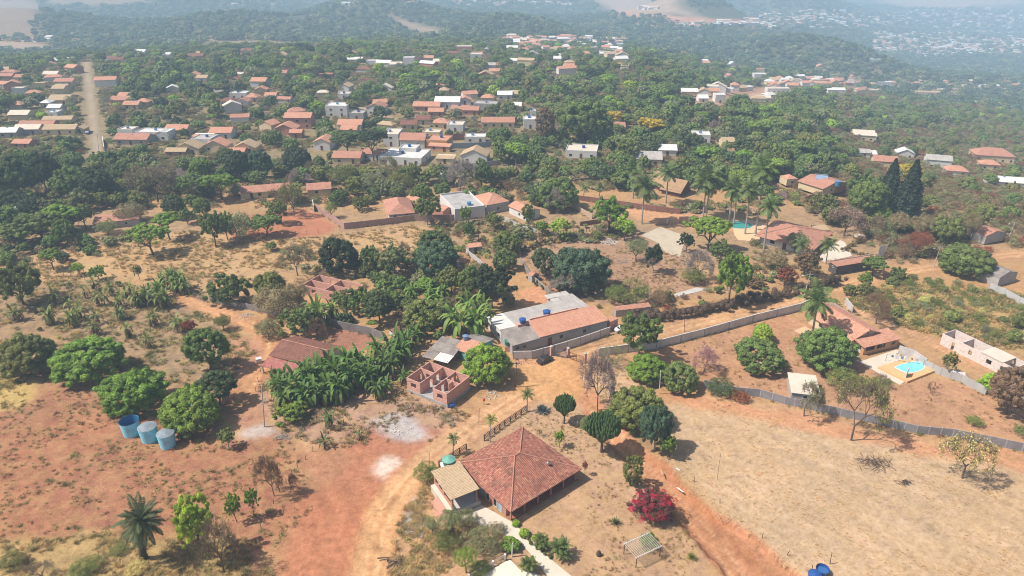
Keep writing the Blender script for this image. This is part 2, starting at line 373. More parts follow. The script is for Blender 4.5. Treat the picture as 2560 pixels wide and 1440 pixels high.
# colour regions: (pixels, colour, straw, green, feather m)
REG = [
 # town and woods
 ([(-900,480),(-900,100),(3400,100),(3400,480)], (134,118,88), .6, .75, 12),
 ([(1500,300),(1700,255),(2600,240),(3200,250),(3200,560),(2200,520),(1700,420)], (150,120,88), .6, .5, 10),
 ([(2350,250),(2600,225),(2700,300),(2420,310)], (165,120,95), .5, .1, 8),
 ([(-300,520),(2900,520),(2900,640),(-300,700)], (172,138,104), .6, .4, 8),
 # mid meadow
 ([(-120,720),(-60,668),(140,640),(320,600),(470,575),(700,600),(860,585),(1050,560),(1120,600),(1080,660),(980,660),(760,655),(650,700),(520,715),(420,690),(240,700)], (198,158,112), .8, .14, 3),
 ([(480,555),(700,525),(790,520),(860,580),(700,600),(560,590)], (196,128,90), .12, .05, 2),
 ([(-200,730),(100,700),(500,712),(560,800),(640,880),(560,980),(300,940),(-200,990)], (160,128,96), .6, .6, 4),
 ([(1050,640),(1180,625),(1260,700),(1150,720),(1040,700)], (190,140,105), .4, .1, 3),
 # centre gardens
 ([(1290,610),(1480,588),(1600,590),(1700,640),(1790,720),(1640,765),(1480,760),(1330,700)], (178,138,108), .35, .15, 2),
 ([(1300,730),(1390,700),(1420,760),(1320,775)], (220,158,112), .1, 0, 1),
 ([(1560,520),(1740,535),(1990,560),(1980,590),(1600,560)], (218,164,116), .1, .05, 1.5),
 ([(820,830),(840,818),(940,835),(930,880),(830,872)], (178,124,94), .05, .02, .6),
 ([(560,850),(700,850),(740,960),(640,1080),(560,1060)], (196,140,104), .2, .1, 2),
 ([(640,960),(1000,960),(1180,1040),(1180,1110),(900,1130),(700,1090)], (188,146,116), .5, .15, 2),
 # bottom left
 ([(-500,1700),(-500,950),(120,960),(330,1000),(560,1105),(700,1060),(760,1160),(800,1250),(680,1400),(560,1700)], (172,112,80), .45, .3, 3),
 ([(-200,930),(90,930),(80,1010),(-60,1040)], (200,170,95), .9, .3, 1.5),
 ([(-500,1800),(-500,1370),(260,1330),(640,1350),(700,1800)], (176,146,92), .85, .4, 2),
 ([(640,1600),(690,1330),(790,1200),(880,1085),(1020,1060),(1120,1080),(960,1240),(900,1420),(880,1700)], (196,128,88), .12, .05, 2.5),
 ([(700,1150),(760,1120),(880,1120),(820,1230)], (188,128,90), .3, .1, 2),
 ([(960,1290),(1100,1180),(1180,1330),(1130,1500),(960,1600)], (202,156,116), .6, .08, 1),
 # house yard
 ([(1180,1080),(1330,1000),(1450,990),(1560,1110),(1680,1260),(1760,1360),(1760,1600),(1150,1600),(1180,1330),(1300,1300)], (194,154,116), .55, .08, 1.5),
 ([(1450,900),(1530,890),(1660,1000),(1650,1060),(1540,1060),(1460,960)], (205,168,130), .5, .05, 1.5),
 # right compound and field
 ([(1640,880),(1780,835),(2010,770),(2120,930),(2600,975),(2700,1120),(2300,1070),(1980,1000),(1700,960)], (196,144,104), .35, .08, 1.5),
 ([(2130,960),(2180,940),(2250,952),(2190,975),(2130,972)], (120,130,60), .3, .7, .8),
 ([(1640,1020),(1720,985),(1960,1015),(2250,1095),(2700,1150),(3000,1700),(2080,1600),(1930,1420),(1800,1290),(1680,1170)], (206,172,130), .35, .05, 1.5),
 ([(1660,985),(1960,1015),(2250,1095),(2700,1140),(2700,1200),(2250,1130),(1940,1060),(1680,1010)], (212,152,106), .3, .03, 1.5),
 ([(2070,770),(2240,700),(2520,730),(2700,760),(2700,900),(2500,870),(2340,840)], (186,152,100), .9, .55, 2),
 # bare / pale patches
 ([(935,1050),(975,1030),(1020,1032),(1070,1092),(1030,1108),(985,1096)], (204,192,178), .25, 0, 1.8),
 ([(935,1180),(950,1145),(985,1142),(995,1160),(960,1195)], (232,208,182), .2, 0, 1.6),
 ([(1010,1255),(1030,1235),(1055,1250),(1040,1270)], (232,212,190), .0, 0, .4),
 ([(1000,1285),(1030,1278),(1065,1300),(1060,1345),(1015,1335)], (190,182,178), .03, 0, .4),
 ([(590,1085),(640,1060),(700,1070),(690,1085),(620,1100)], (205,186,170), .3, 0, 1.6),
 ([(1500,595),(1545,598),(1540,612),(1505,610)], (200,190,185), .1, 0, .8),
 ([(1110,655),(1160,655),(1150,672),(1100,670)], (215,180,155), .1, 0, 1),
 # hills
 ([(-1200,100),(-1200,-60),(3600,-60),(3600,100),(2300,190),(1700,150),(1200,110),(900,100),(0,95)], (84,88,58), .15, .7, 25),
 ([(-200,0),(90,-5),(105,40),(70,62),(95,96),(-200,100)], (150,124,100), .4, .3, 20),
 ([(120,-10),(330,-12),(380,8),(240,14),(120,12)], (150,124,100), .4, .3, 15),
 ([(-200,108),(90,106),(140,125),(-200,128)], (176,150,124), .4, .1, 8),
 ([(480,112),(560,104),(700,104),(815,112),(800,124),(640,122),(500,124)], (172,142,118), .25, .05, 6),
 ([(970,35),(1060,62),(1115,80),(1080,88),(1030,78),(975,48)], (168,140,112), .3, .2, 15),
 ([(1480,-10),(1620,-14),(1720,20),(1760,48),(1600,34),(1500,20)], (190,160,130), .3, .1, 30),
 ([(1530,30),(1740,44),(1930,60),(1930,72),(1720,66),(1540,40)], (214,158,122), .05, 0, 12),
 ([(1600,50),(1700,64),(1660,72),(1590,68)], (170,140,112), .3, .1, 15),
 ([(2180,-10),(2560,-10),(2560,16),(2250,20)], (190,160,130), .3, .1, 60),
 ([(1690,245),(1900,215),(1960,228),(1830,262),(1740,280)], (196,150,118), .1, .05, 6),
 ([(1660,225),(1760,200),(1850,215),(1740,240)], (170,138,116), .3, .15, 10),
 ([(2130,235),(2330,228),(2560,236),(2560,262),(2420,280),(2260,262)], (172,128,100), .35, .1, 8),
]
def colour_ground():
    hw = lambda Y: np.maximum(Y+60, 110)
    yy = np.concatenate([[-500,-250,-80,0,30], np.exp(np.arange(math.log(105), math.log(11000), .0044))-60])
    tt = np.linspace(-1.25, 1.25, 640)
    X = tt[None, :]*hw(yy)[:, None]; Y = np.repeat(yy[:, None], len(tt), 1)
    Z = H(X, Y)
    near = np.clip(1-(np.hypot(X, Y)-350)/300, 0, 1)
    Z = Z + near*.10*fbm(X/3.2, Y/3.2, 3, 3) - .02
    col = np.zeros(X.shape+(3,)); col[:] = alb(190, 148, 108); mx = np.zeros(X.shape+(3,)); mx[..., 0] = .5; mx[..., 1] = .1
    # the far woods stand on brown-green soil
    D = np.hypot(X, Y)
    wob = 1.6*fbm(X/6, Y/6, 21, 3) + .5*fbm(X/1.3, Y/1.3, 22, 2)
    wobf = 22*fbm(X/80, Y/80, 23, 3)
    def blend(mask, c, st, gr):
        col[:] = col*(1-mask[..., None])+np.array(c)*mask[..., None]
        mx[..., 0] = mx[..., 0]*(1-mask)+st*mask; mx[..., 1] = mx[..., 1]*(1-mask)+gr*mask
    for pts, c, st, gr, fe in REG:
        p = gp(smooth_path(pts+[pts[0]], 1)[:-1]); 
        x0, y0 = p.min(0)-fe*4; x1, y1 = p.max(0)+fe*4
        sel = (X > x0) & (X < x1) & (Y > y0) & (Y < y1)
        if not sel.any(): continue
        d = sd_poly(X[sel], Y[sel], p) + wob[sel]*min(fe, 4)*.7 + (wobf[sel] if fe >= 15 else 0)
        m = np.clip(.5-d/(2*fe), 0, 1); m = m*m*(3-2*m)
        full = np.zeros(X.shape); full[sel] = m; blend(full, galb(*c), st, gr)
    # bank beside the lower track
    bank = gp([(1500,1045),(1640,1150),(1760,1262),(1900,1352),(2060,1500),(1880,1560),(1800,1410),(1690,1290),(1600,1190),(1500,1090)])
    sel = (Y < 260) & (Y > 30) & (X > 0)
    d = np.full(X.shape, 50.); d[sel] = sd_poly(X[sel], Y[sel], bank) + .8*wob[sel]
    m = np.clip(.5-d/.9, 0, 1); Z -= 1.15*m
    e = np.clip(1-np.abs(d)/.9, 0, 1)*np.clip((-190 + Y*0 + 220)/30, 0, 1); blend(e*.8, alb(176, 96, 60), .05, .0)
    blend(np.clip(.5-d/2, 0, 1)*.75, alb(198, 128, 88), .15, .04)
    kinds = np.zeros(X.shape, int)
    rc = {'entry': (216,168,122), 'front': (210,164,120), 'lower': (200,142,104), 'left': (206,152,108), 'side': (200,154,114)}
    for k, (p, wd) in roads.items():
        x0, y0 = p.min(0)-12; x1, y1 = p.max(0)+12
        sel = (X > x0) & (X < x1) & (Y > y0) & (Y < y1)
        d0 = sd_stroke(X[sel], Y[sel], p, wd); d = d0 + .45*wob[sel]
        full = np.zeros(X.shape); q = np.clip(.5-d/1.6, 0, 1); full[sel] = q; blend(full, alb(*rc[k]), .02, .0)
        # wheel tracks: paler packed earth
        cdist = d0+wd/2; tr = np.clip(1-np.abs(cdist-1.0)/.42, 0, 1)*.85
        dz = np.zeros(X.shape); dz[sel] = -.10*tr + .14*np.clip(1-np.abs(d0)/.5, 0, 1); Z += dz
        full[:] = 0; full[sel] = tr*(.6+.4*fbm(X[sel]/5, Y[sel]/5, 31)); blend(full, alb(238, 200, 150), .0, .0)
        full[:] = 0; full[sel] = np.clip(1-cdist/.5, 0, 1)*.55; blend(full, alb(196, 140, 96), .1, .0)
        full[:] = 0; full[sel] = np.clip(1-np.abs(d0)/.7, 0, 1)*.5*np.clip(.5+fbm(X[sel]/3, Y[sel]/3, 33), 0, 1); blend(full, alb(176, 112, 76), .1, .0)  # road edges darkened: shade of the berm put into the soil colour
        kk = np.zeros(X.shape, bool); kk[sel] = d < .2; kinds[kk] = 1
    jun = gp([(1290,985),(1280,905),(1330,880),(1460,890),(1490,930),(1440,1010),(1360,1010)])
    sel = (X > -20) & (X < 60) & (Y > 100) & (Y < 260); full = np.zeros(X.shape)
    d = sd_poly(X[sel], Y[sel], jun)+.6*wob[sel]; full[sel] = np.clip(.5-d/2.4, 0, 1)*.8; blend(full, alb(214, 164, 112), .03, 0)
    for (p, wd), kk_, c in ((STREET, 2, (176,158,132)), (STREET2, 2, (190,165,140)), (RIDGE_ROAD, 2, (206,170,140)), (HIGHWAY, 2, (176,176,180))):
        x0, y0 = p.min(0)-30; x1, y1 = p.max(0)+30
        sel = (X > x0) & (X < x1) & (Y > y0) & (Y < y1)
        d = sd_stroke(X[sel], Y[sel], p, wd); full = np.zeros(X.shape); full[sel] = np.clip(.5-d/2, 0, 1); blend(full, alb(*c), 0, 0)
        kk = np.zeros(X.shape, bool); kk[sel] = d < .0; kinds[kk] = kk_
    # large drift of colour everywhere
    v = 1+.13*fbm(X/11, Y/11, 41, 4)+.10*fbm(X/2.7, Y/2.7, 42, 3); col *= v[..., None]
    # erosion streaks running down the slopes
    st_ = fbm((X*.8+Y*.6)/1.1, (-X*.6+Y*.8)/7.5, 61, 3); nearm = np.clip(1-(D-150)/120, 0, 1); col *= (1+.22*nearm*st_)[..., None]
    spot = np.clip(fbm(X/1.7, Y/1.7, 62, 3)*3-.9, 0, 1)*np.clip(1-(D-200)/150, 0, 1); col *= (1-.28*spot)[..., None]
    hue = fbm(X/23, Y/23, 43, 3); col[..., 0] *= 1+.05*hue; col[..., 2] *= 1-.10*hue
    R_, C_ = X.shape
    co = np.stack([X, Y, Z], -1).reshape(-1, 3); i = np.arange(R_*C_).reshape(R_, C_)
    faces = np.stack([i[:-1, :-1], i[:-1, 1:], i[1:, 1:], i[1:, :-1]], -1).reshape(-1, 4)
    fk = kinds[:-1, :-1].reshape(-1)
    cf = np.concatenate([col.reshape(-1, 3), np.ones((R_*C_, 1))], 1); mf = np.concatenate([mx.reshape(-1, 3), np.ones((R_*C_, 1))], 1)
    out = []
    for k in (0, 1, 2):
        fs = faces[fk == k]; used = np.unique(fs); rem = -np.ones(len(co), int); rem[used] = np.arange(len(used)); fs = rem[fs]
        me = bpy.data.meshes.new('g'); me.vertices.add(len(used)); me.vertices.foreach_set('co', co[used].astype('f').ravel())
        me.loops.add(fs.size); me.loops.foreach_set('vertex_index', fs.astype('i').ravel())
        me.polygons.add(len(fs)); me.polygons.foreach_set('loop_start', np.arange(0, fs.size, 4, dtype='i'))
        try: me.polygons.foreach_set('loop_total', np.full(len(fs), 4, 'i'))
        except Exception: pass
        me.polygons.foreach_set('use_smooth', np.ones(len(fs), bool)); me.update(calc_edges=True)
        for nm, arr in (('col', cf), ('mix', mf)):
            a = me.attributes.new(nm, 'FLOAT_COLOR', 'POINT'); a.data.foreach_set('color', arr[used].astype('f').ravel())
        out.append(me)
    return out
def ground_material():
    m, n, l, b = newmat('soil'); pos = geo(n)
    a = n.new("ShaderNodeAttribute"); a.attribute_name = 'col'; q = n.new("ShaderNodeAttribute"); q.attribute_name = 'mix'
    sx = n.new("ShaderNodeSeparateColor"); l.new(q.outputs['Color'], sx.inputs[0])
    f1 = noise_(n, l, .9, 6, pos, .7); f2 = noise_(n, l, 3.5, 4, pos, .7); f3 = noise_(n, l, .35, 5, pos, .65)
    def clampk(x, lo, g): return mathn(n, l, 'MINIMUM', mathn(n, l, 'MAXIMUM', mathn(n, l, 'MULTIPLY', mathn(n, l, 'SUBTRACT', x, lo), g), 0.), 1.)
    c = mixc(n, l, mathn(n, l, 'MULTIPLY', clampk(f1, .38, 4.), .62), a.outputs['Color'], mixc(n, l, 1.0, a.outputs['Color'], (.55,.47,.42), 'MULTIPLY'))
    c = mixc(n, l, mathn(n, l, 'MULTIPLY', clampk(f2, .54, 7.), .5), c, mixc(n, l, 1.0, a.outputs['Color'], (1.35,1.35,1.35), 'MULTIPLY'))
    st = mathn(n, l, 'MULTIPLY', clampk(mathn(n, l, 'ADD', mathn(n, l, 'MULTIPLY', f2, .5), mathn(n, l, 'MULTIPLY', f3, .5)), .44, 7.), mathn(n, l, 'MULTIPLY', sx.outputs[0], .85))
    c = mixc(n, l, st, c, alb(205, 170, 112))
    dk = mathn(n, l, 'MULTIPLY', clampk(f2, .6, 9.), mathn(n, l, 'MULTIPLY', sx.outputs[0], .5))
    c = mixc(n, l, dk, c, alb(120, 98, 68))
    f4 = noise_(n, l, .55, 6, pos, .75)
    gr = mathn(n, l, 'MULTIPLY', clampk(f4, .52, 8.), sx.outputs[1])
    c = mixc(n, l, gr, c, alb(108, 112, 62))
    l.new(c, b.inputs['Base Color']); b.inputs['Roughness'].default_value = .95; b.inputs['Specular IOR Level'].default_value = .1
    bp = n.new("ShaderNodeBump"); bp.inputs['Strength'].default_value = .7; bp.inputs['Distance'].default_value = .22
    hh = mathn(n, l, 'ADD', f1, mathn(n, l, 'MULTIPLY', f2, .35)); l.new(hh, bp.inputs['Height']); l.new(bp.outputs[0], b.inputs['Normal'])
    return m
SOIL = ground_material()
for me, nm in zip(colour_ground(), ('ground', 'dirt_road', 'street')):
    me.name = nm; me.materials.append(SOIL); o = bpy.data.objects.new(nm, me); S.collection.objects.link(o); o['kind'] = 'structure'
# haze: even air round the camera and everything built
def build_haze(dens=.00036, col=(.56,.79,1.0)):
    m = bpy.data.materials.new('haze_air'); m.use_nodes = True; n = m.node_tree.nodes; n.clear(); l = m.node_tree.links
    o = n.new("ShaderNodeOutputMaterial"); v = n.new("ShaderNodeVolumePrincipled"); l.new(v.outputs[0], o.inputs['Volume'])
    v.inputs['Density'].default_value = dens; v.inputs['Color'].default_value = (*col, 1); v.inputs['Anisotropy'].default_value = .0
    b = MB().box(-20000, 20000, -900, 14000, -480, 118).build('haze', m); b['kind'] = 'stuff'
    b['label'] = 'pale blue haze over the far valley'; b['category'] = 'haze'
# ================================================================== PLANTS
LEAF = leafmat('leaves'); LEAFI = leafmat('leaves_far', True)
def barkmat(name, c, inst=False):
    m, n, l, b = newmat(name); f = noise_(n, l, 4, 4, geo(n), .7)
    l.new(mixc(n, l, f, tuple(x*.6 for x in c), tuple(x*1.3 for x in c)), b.inputs['Base Color']); b.inputs['Roughness'].default_value = .9
    return m
BARK = barkmat('bark', alb(112, 92, 76)); BARKP = barkmat('pale_bark', alb(176, 166, 156)); BARKD = barkmat('dark_bark', alb(84, 66, 54))
def twigmat(name):
    m, n, l, b = newmat(name); a = n.new("ShaderNodeObjectInfo"); t = n.new("ShaderNodeAttribute"); t.attribute_name = 'tone'
    l.new(mixc(n, l, 1.0, a.outputs['Color'], t.outputs['Color'], 'MULTIPLY'), b.inputs['Base Color']); b.inputs['Roughness'].default_value = .9
    return m
TWIG = twigmat('twigs')
def qmesh(name, V, F, mat, tone=None, smooth=False):
    """quads from arrays: V (n,3), F (m,4), tone (n,3)"""
    me = bpy.data.meshes.new(name); V = np.asarray(V, 'f'); F = np.asarray(F, 'i')
    me.vertices.add(len(V)); me.vertices.foreach_set('co', V.ravel()); me.loops.add(F.size); me.loops.foreach_set('vertex_index', F.ravel())
    me.polygons.add(len(F)); me.polygons.foreach_set('loop_start', np.arange(0, F.size, 4, dtype='i'))
    try: me.polygons.foreach_set('loop_total', np.full(len(F), 4, 'i'))
    except Exception: pass
    if smooth: me.polygons.foreach_set('use_smooth', np.ones(len(F), bool))
    me.update(calc_edges=True)
    if tone is None: tone = np.ones((len(V), 3))
    a = me.attributes.new('tone', 'FLOAT_COLOR', 'POINT'); a.data.foreach_set('color', np.concatenate([tone, np.ones((len(V), 1))], 1).astype('f').ravel())
    me.materials.append(mat); return me
def unit(v): return v/np.maximum(np.linalg.norm(v, axis=-1, keepdims=True), 1e-9)
def leaf_quads(c, nrm, size, aspect, r):
    """one quad per leaf at c facing nrm"""
    n = len(c); t = unit(np.cross(nrm, unit(r.normal(size=(n, 3))))); b = np.cross(nrm, t)
    s = size[:, None]; a = t*s*aspect; q = b*s
    V = np.stack([c-a*.5, c+q*.5, c+a*.5, c-q*.5], 1).reshape(-1, 3)
    return V, np.arange(4*n).reshape(n, 4)
_cube = []
def _cubesphere():
    if _cube: return _cube[0]
    pts = {}; V = []; F = []
    def vid(p):
        k = tuple(np.round(p, 5))
        if k not in pts: pts[k] = len(V); V.append(p/np.linalg.norm(p))
        return pts[k]
    g = np.linspace(-1, 1, 3)
    for ax in range(3):
        for sg in (-1, 1):
            for i in range(2):
                for j in range(2):
                    q = []
                    for (u, v) in ((g[i], g[j]), (g[i+1], g[j]), (g[i+1], g[j+1]), (g[i], g[j+1])):
                        p = np.zeros(3); p[ax] = sg; p[(ax+1) % 3] = u; p[(ax+2) % 3] = v*sg; q.append(vid(p))
                    F.append(q)
    _cube.append((np.array(V), np.array(F))); return _cube[0]
def crown(seed, nc=70, cr=.24, rz=.8, leaves=6000, leaf=.05, flat=1.0, low=-.55, core=True, ragged=.18, aspect=1.5, mat=None, inner=0., up=.25, holes=0., conev=.22):
    r = np.random.RandomState(seed); k = np.arange(nc)+.5; ph = math.pi*(1+5**.5)*k + r.uniform(0, 6)
    cz = 1-k/nc*(1-low); st = np.sqrt(np.maximum(0, 1-cz**2)); d = np.stack([st*np.cos(ph), st*np.sin(ph), cz], 1)
    d = unit(d + r.normal(size=d.shape)*.12)
    lob = 1+ragged*(fbm(d[:, 0]*1.7+seed, d[:, 1]*1.7+d[:, 2], seed, 2)*1.6) + r.normal(size=nc)*ragged*.35
    rad = (1-cr*.75)*lob
    if inner > 0: rad = rad*np.where(r.rand(nc) < inner, r.uniform(.35, .8, nc), 1)
    C = d*rad[:, None]; C[:, 2] *= rz
    if holes > 0: C = C[r.rand(nc) > holes]; nc = len(C)
    CR = cr*r.uniform(.7, 1.35, nc); ct = r.uniform(1-conev, 1+conev, nc)
    VV = []; FF = []; TT = []; off = 0
    per = max(3, leaves//nc)
    ci = np.repeat(np.arange(nc), per); n = len(ci)
    dd = unit(r.normal(size=(n, 3)) + unit(C[ci]+1e-6)*.9 + np.array([0, 0, up]))
    pos = C[ci] + dd*(CR[ci]*r.uniform(.72, 1.1, n))[:, None]*np.array([1, 1, flat])
    nr = unit(dd*np.array([1, 1, 1/max(flat, .3)]) + r.normal(size=(n, 3))*.55)
    V, F = leaf_quads(pos, nr, leaf*r.uniform(.7, 1.35, n), aspect, r)
    tn = ct[ci]*r.uniform(.72, 1.28, n); hue = r.normal(size=n)*.06
    T = np.stack([tn*(1+hue), tn, tn*(1-hue)], 1); VV.append(V); FF.append(F); TT.append(np.repeat(T, 4, 0)); off = len(V)
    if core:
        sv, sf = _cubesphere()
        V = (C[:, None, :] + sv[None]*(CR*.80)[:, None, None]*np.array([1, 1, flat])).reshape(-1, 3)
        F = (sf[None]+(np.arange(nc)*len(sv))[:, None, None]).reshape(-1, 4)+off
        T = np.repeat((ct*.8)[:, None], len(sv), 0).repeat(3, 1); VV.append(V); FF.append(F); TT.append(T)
    AV = np.concatenate(VV); hr = np.percentile(np.hypot(AV[:, 0], AV[:, 1]), 99); AV[:, :2] /= hr; vz = np.percentile(AV[:, 2], 99.5); AV[:, 2] *= rz/vz; VV = [AV]
    return qmesh('crown', np.concatenate(VV), np.concatenate(FF), mat or LEAF, np.concatenate(TT))
def segs_mesh(name, A, B, ra, rb, mat, n=3, tone=None):
    A = np.array(A); B = np.array(B); ra = np.array(ra); rb = np.array(rb); m = len(A); d = unit(B-A)
    u = unit(np.cross(d, np.array([.13, .31, .94]))); v = np.cross(d, u); V = []
    for k in range(n):
        c, s = math.cos(2*math.pi*k/n), math.sin(2*math.pi*k/n); V.append(A+(u*c+v*s)*ra[:, None])
    for k in range(n):
        c, s = math.cos(2*math.pi*k/n), math.sin(2*math.pi*k/n); V.append(B+(u*c+v*s)*rb[:, None])
    V = np.stack(V, 1).reshape(-1, 3); F = []
    base = np.arange(m)*2*n
    for k in range(n): F.append(np.stack([base+k, base+(k+1) % n, base+n+(k+1) % n, base+n+k], 1))
    T = np.repeat(np.repeat((np.ones(m) if tone is None else tone)[:, None], 2*n, 0), 3, 1)
    return qmesh(name, V, np.concatenate(F), mat, T, smooth=True)
def skeleton(seed, levels=5, spread=.55, n_child=(3, 4), r0=.05, trunk=.35, up=.35, shrink=.68, dense=1):
    """branching limbs inside a unit-high tree; returns segments with their level"""
    r = random.Random(seed); out = []
    def grow(p, d, L, rad, lev):
        q = p; steps = 2 if lev < 2 else 1 if lev > 3 else 2
        for s in range(steps):
            d = (d + Vector((r.uniform(-1, 1), r.uniform(-1, 1), r.uniform(-.3, .6)))*.16).normalized(); e = q+d*(L/steps)
            out.append((q, e, rad*(1-.25*s/steps), rad*(1-.25*(s+1)/steps), lev)); q = e
        if lev >= levels: return
        k = r.randint(*n_child)
        for i in range(k):
            a = 2*math.pi*(i+r.random()*.7)/k; u = d.orthogonal().normalized(); v = d.cross(u)
            nd = (d*(1-spread*.5) + (u*math.cos(a)+v*math.sin(a))*spread*r.uniform(.7, 1.4) + Vector((0, 0, up*.3))).normalized()
            grow(q if i else q, nd, L*shrink*r.uniform(.75, 1.2), rad*.62, lev+1)
    grow(Vector((0, 0, 0)), Vector((r.uniform(-.06, .06), r.uniform(-.06, .06), 1)).normalized(), trunk, r0, 0)
    return out
def limbs(seed, mat, levels=3, r0=.06, trunk=.45, spread=.75):
    sk = skeleton(seed, levels, spread, (3, 4), r0, trunk, .2, .72)
    return segs_mesh('trunk', [s[0] for s in sk], [s[1] for s in sk], [s[2] for s in sk], [s[3] for s in sk], mat, 5)
def bare(seed, sparse_leaf=0, mat=None, levels=6, spread=.6, leaf=.035):
    sk = skeleton(seed, levels, spread, (2, 3), .032, .30, .30, .78)
    mx = max(max(abs(s[1].x), abs(s[1].y)) for s in sk); mz = max(s[1].z for s in sk)
    f = lambda p: (p.x/mx, p.y/mx, p.z/mz)
    lo = [s for s in sk if s[4] <= 2]; hi = [s for s in sk if s[4] > 2]
    tr = segs_mesh('trunk', [f(s[0]) for s in lo], [f(s[1]) for s in lo], [s[2]/mx*.8 for s in lo], [s[3]/mx*.8 for s in lo], BARK, 5)
    r = np.random.RandomState(seed)
    A = [f(s[0]) for s in hi]; B = [f(s[1]) for s in hi]
    # fine end twigs
    ends = np.array([f(s[1]) for s in sk if s[4] >= levels-1]); ne = len(ends); k = 5
    e0 = np.repeat(ends, k, 0); dr = unit(r.normal(size=e0.shape)+unit(e0-np.array([0, 0, .4]))*1.0); e1 = e0+dr*r.uniform(.06, .16, (len(e0), 1))
    ra = [max(s[2]/mx*.8, .006) for s in hi]+[.0045]*len(e0); rb = [max(s[3]/mx*.8, .005) for s in hi]+[.003]*len(e0)
    tn = np.concatenate([np.ones(len(hi))*.9, r.uniform(.8, 1.3, len(e0))])
    cr_ = segs_mesh('branches', np.concatenate([A, e0]), np.concatenate([B, e1]), ra, rb, mat or TWIG, 3, tn)
    lf = None
    if sparse_leaf:
        idx = r.randint(0, len(e1), sparse_leaf); pos = e1[idx]+r.normal(size=(sparse_leaf, 3))*.03
        V, F = leaf_quads(pos, unit(r.normal(size=(sparse_leaf, 3))+np.array([0, 0, .6])), leaf*r.uniform(.6, 1.3, sparse_leaf), 1.4, r)
        tn = r.uniform(.7, 1.3, sparse_leaf)[:, None].repeat(3, 1).repeat(4, 0); lf = qmesh('crown', V, F, LEAF, tn)
    return tr, cr_, lf
# --- library (unit crowns, radius 1)
def lod(n, l): return dict(leaves=n, leaf=l)
LIB = {
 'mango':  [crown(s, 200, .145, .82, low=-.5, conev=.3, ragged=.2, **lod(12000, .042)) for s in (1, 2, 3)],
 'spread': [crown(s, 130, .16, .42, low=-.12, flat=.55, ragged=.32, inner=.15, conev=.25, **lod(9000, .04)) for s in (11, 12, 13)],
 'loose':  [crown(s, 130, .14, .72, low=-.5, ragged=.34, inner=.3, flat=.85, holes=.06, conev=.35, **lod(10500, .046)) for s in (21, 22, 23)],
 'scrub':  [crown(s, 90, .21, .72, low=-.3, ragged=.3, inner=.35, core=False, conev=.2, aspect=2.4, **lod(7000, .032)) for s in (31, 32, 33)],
 'cone':   [crown(41, 90, .17, 1.5, low=-.8, ragged=.12, **lod(6000, .05))],
}
LIBM = {
 'mango':  [crown(s, 100, .19, .82, low=-.45, ragged=.28, conev=.35, **lod(2600, .085)) for s in (51, 52, 53)],
 'spread': [crown(s, 45, .28, .42, low=-.1, flat=.5, ragged=.35, conev=.25, **lod(1500, .11)) for s in (61, 62, 63)],
 'loose':  [crown(s, 75, .18, .75, low=-.45, ragged=.36, inner=.2, holes=.04, conev=.38, **lod(2600, .085)) for s in (71, 72, 73)],
 'scrub':  [crown(s, 60, .24, .7, low=-.3, ragged=.35, inner=.35, core=False, conev=.25, aspect=2.2, **lod(2400, .06)) for s in (81, 82)],
}
BARE = [bare(s) for s in (91, 92, 93)]; BARELEAF = [bare(s, 1500) for s in (94, 95)]; BARESP = [bare(s, 500, levels=5) for s in (96,)]
TRUNK = [limbs(s, BARK) for s in (101, 102, 103)]; TRUNKP = [limbs(104, BARKP)]
KZ = {'mango': .82, 'spread': .42, 'loose': .75, 'scrub': .72, 'cone': 1.5}
C_ = dict(dark=alb(90,104,60,.92), deep=alb(66,78,48,.95), mid=alb(110,126,64,.92), bright=alb(124,148,54,.98), lime=alb(158,182,62,1.), olive=alb(124,128,66,.95),
          grey=alb(138,140,96,1.), dry=alb(158,140,104,1.05), brown=alb(138,110,82,1.05), mauve=alb(160,142,132,1.1), pink=alb(184,146,138,1.1), yellow=alb(196,172,52,1.05),
          straw=alb(204,190,116,1.), blue=alb(88,108,78,.95), red=alb(186,36,66,1.), rust=alb(158,92,64,1.05))
def jit(c, r=random, a=.12):
    f = 1+r.uniform(-a, a); return tuple(max(0.004, x*f*(1+r.uniform(-a, a)*.5)) for x in c)
TREES = []      # (object, px, py, w, kind words) of every individual tree, for the labels
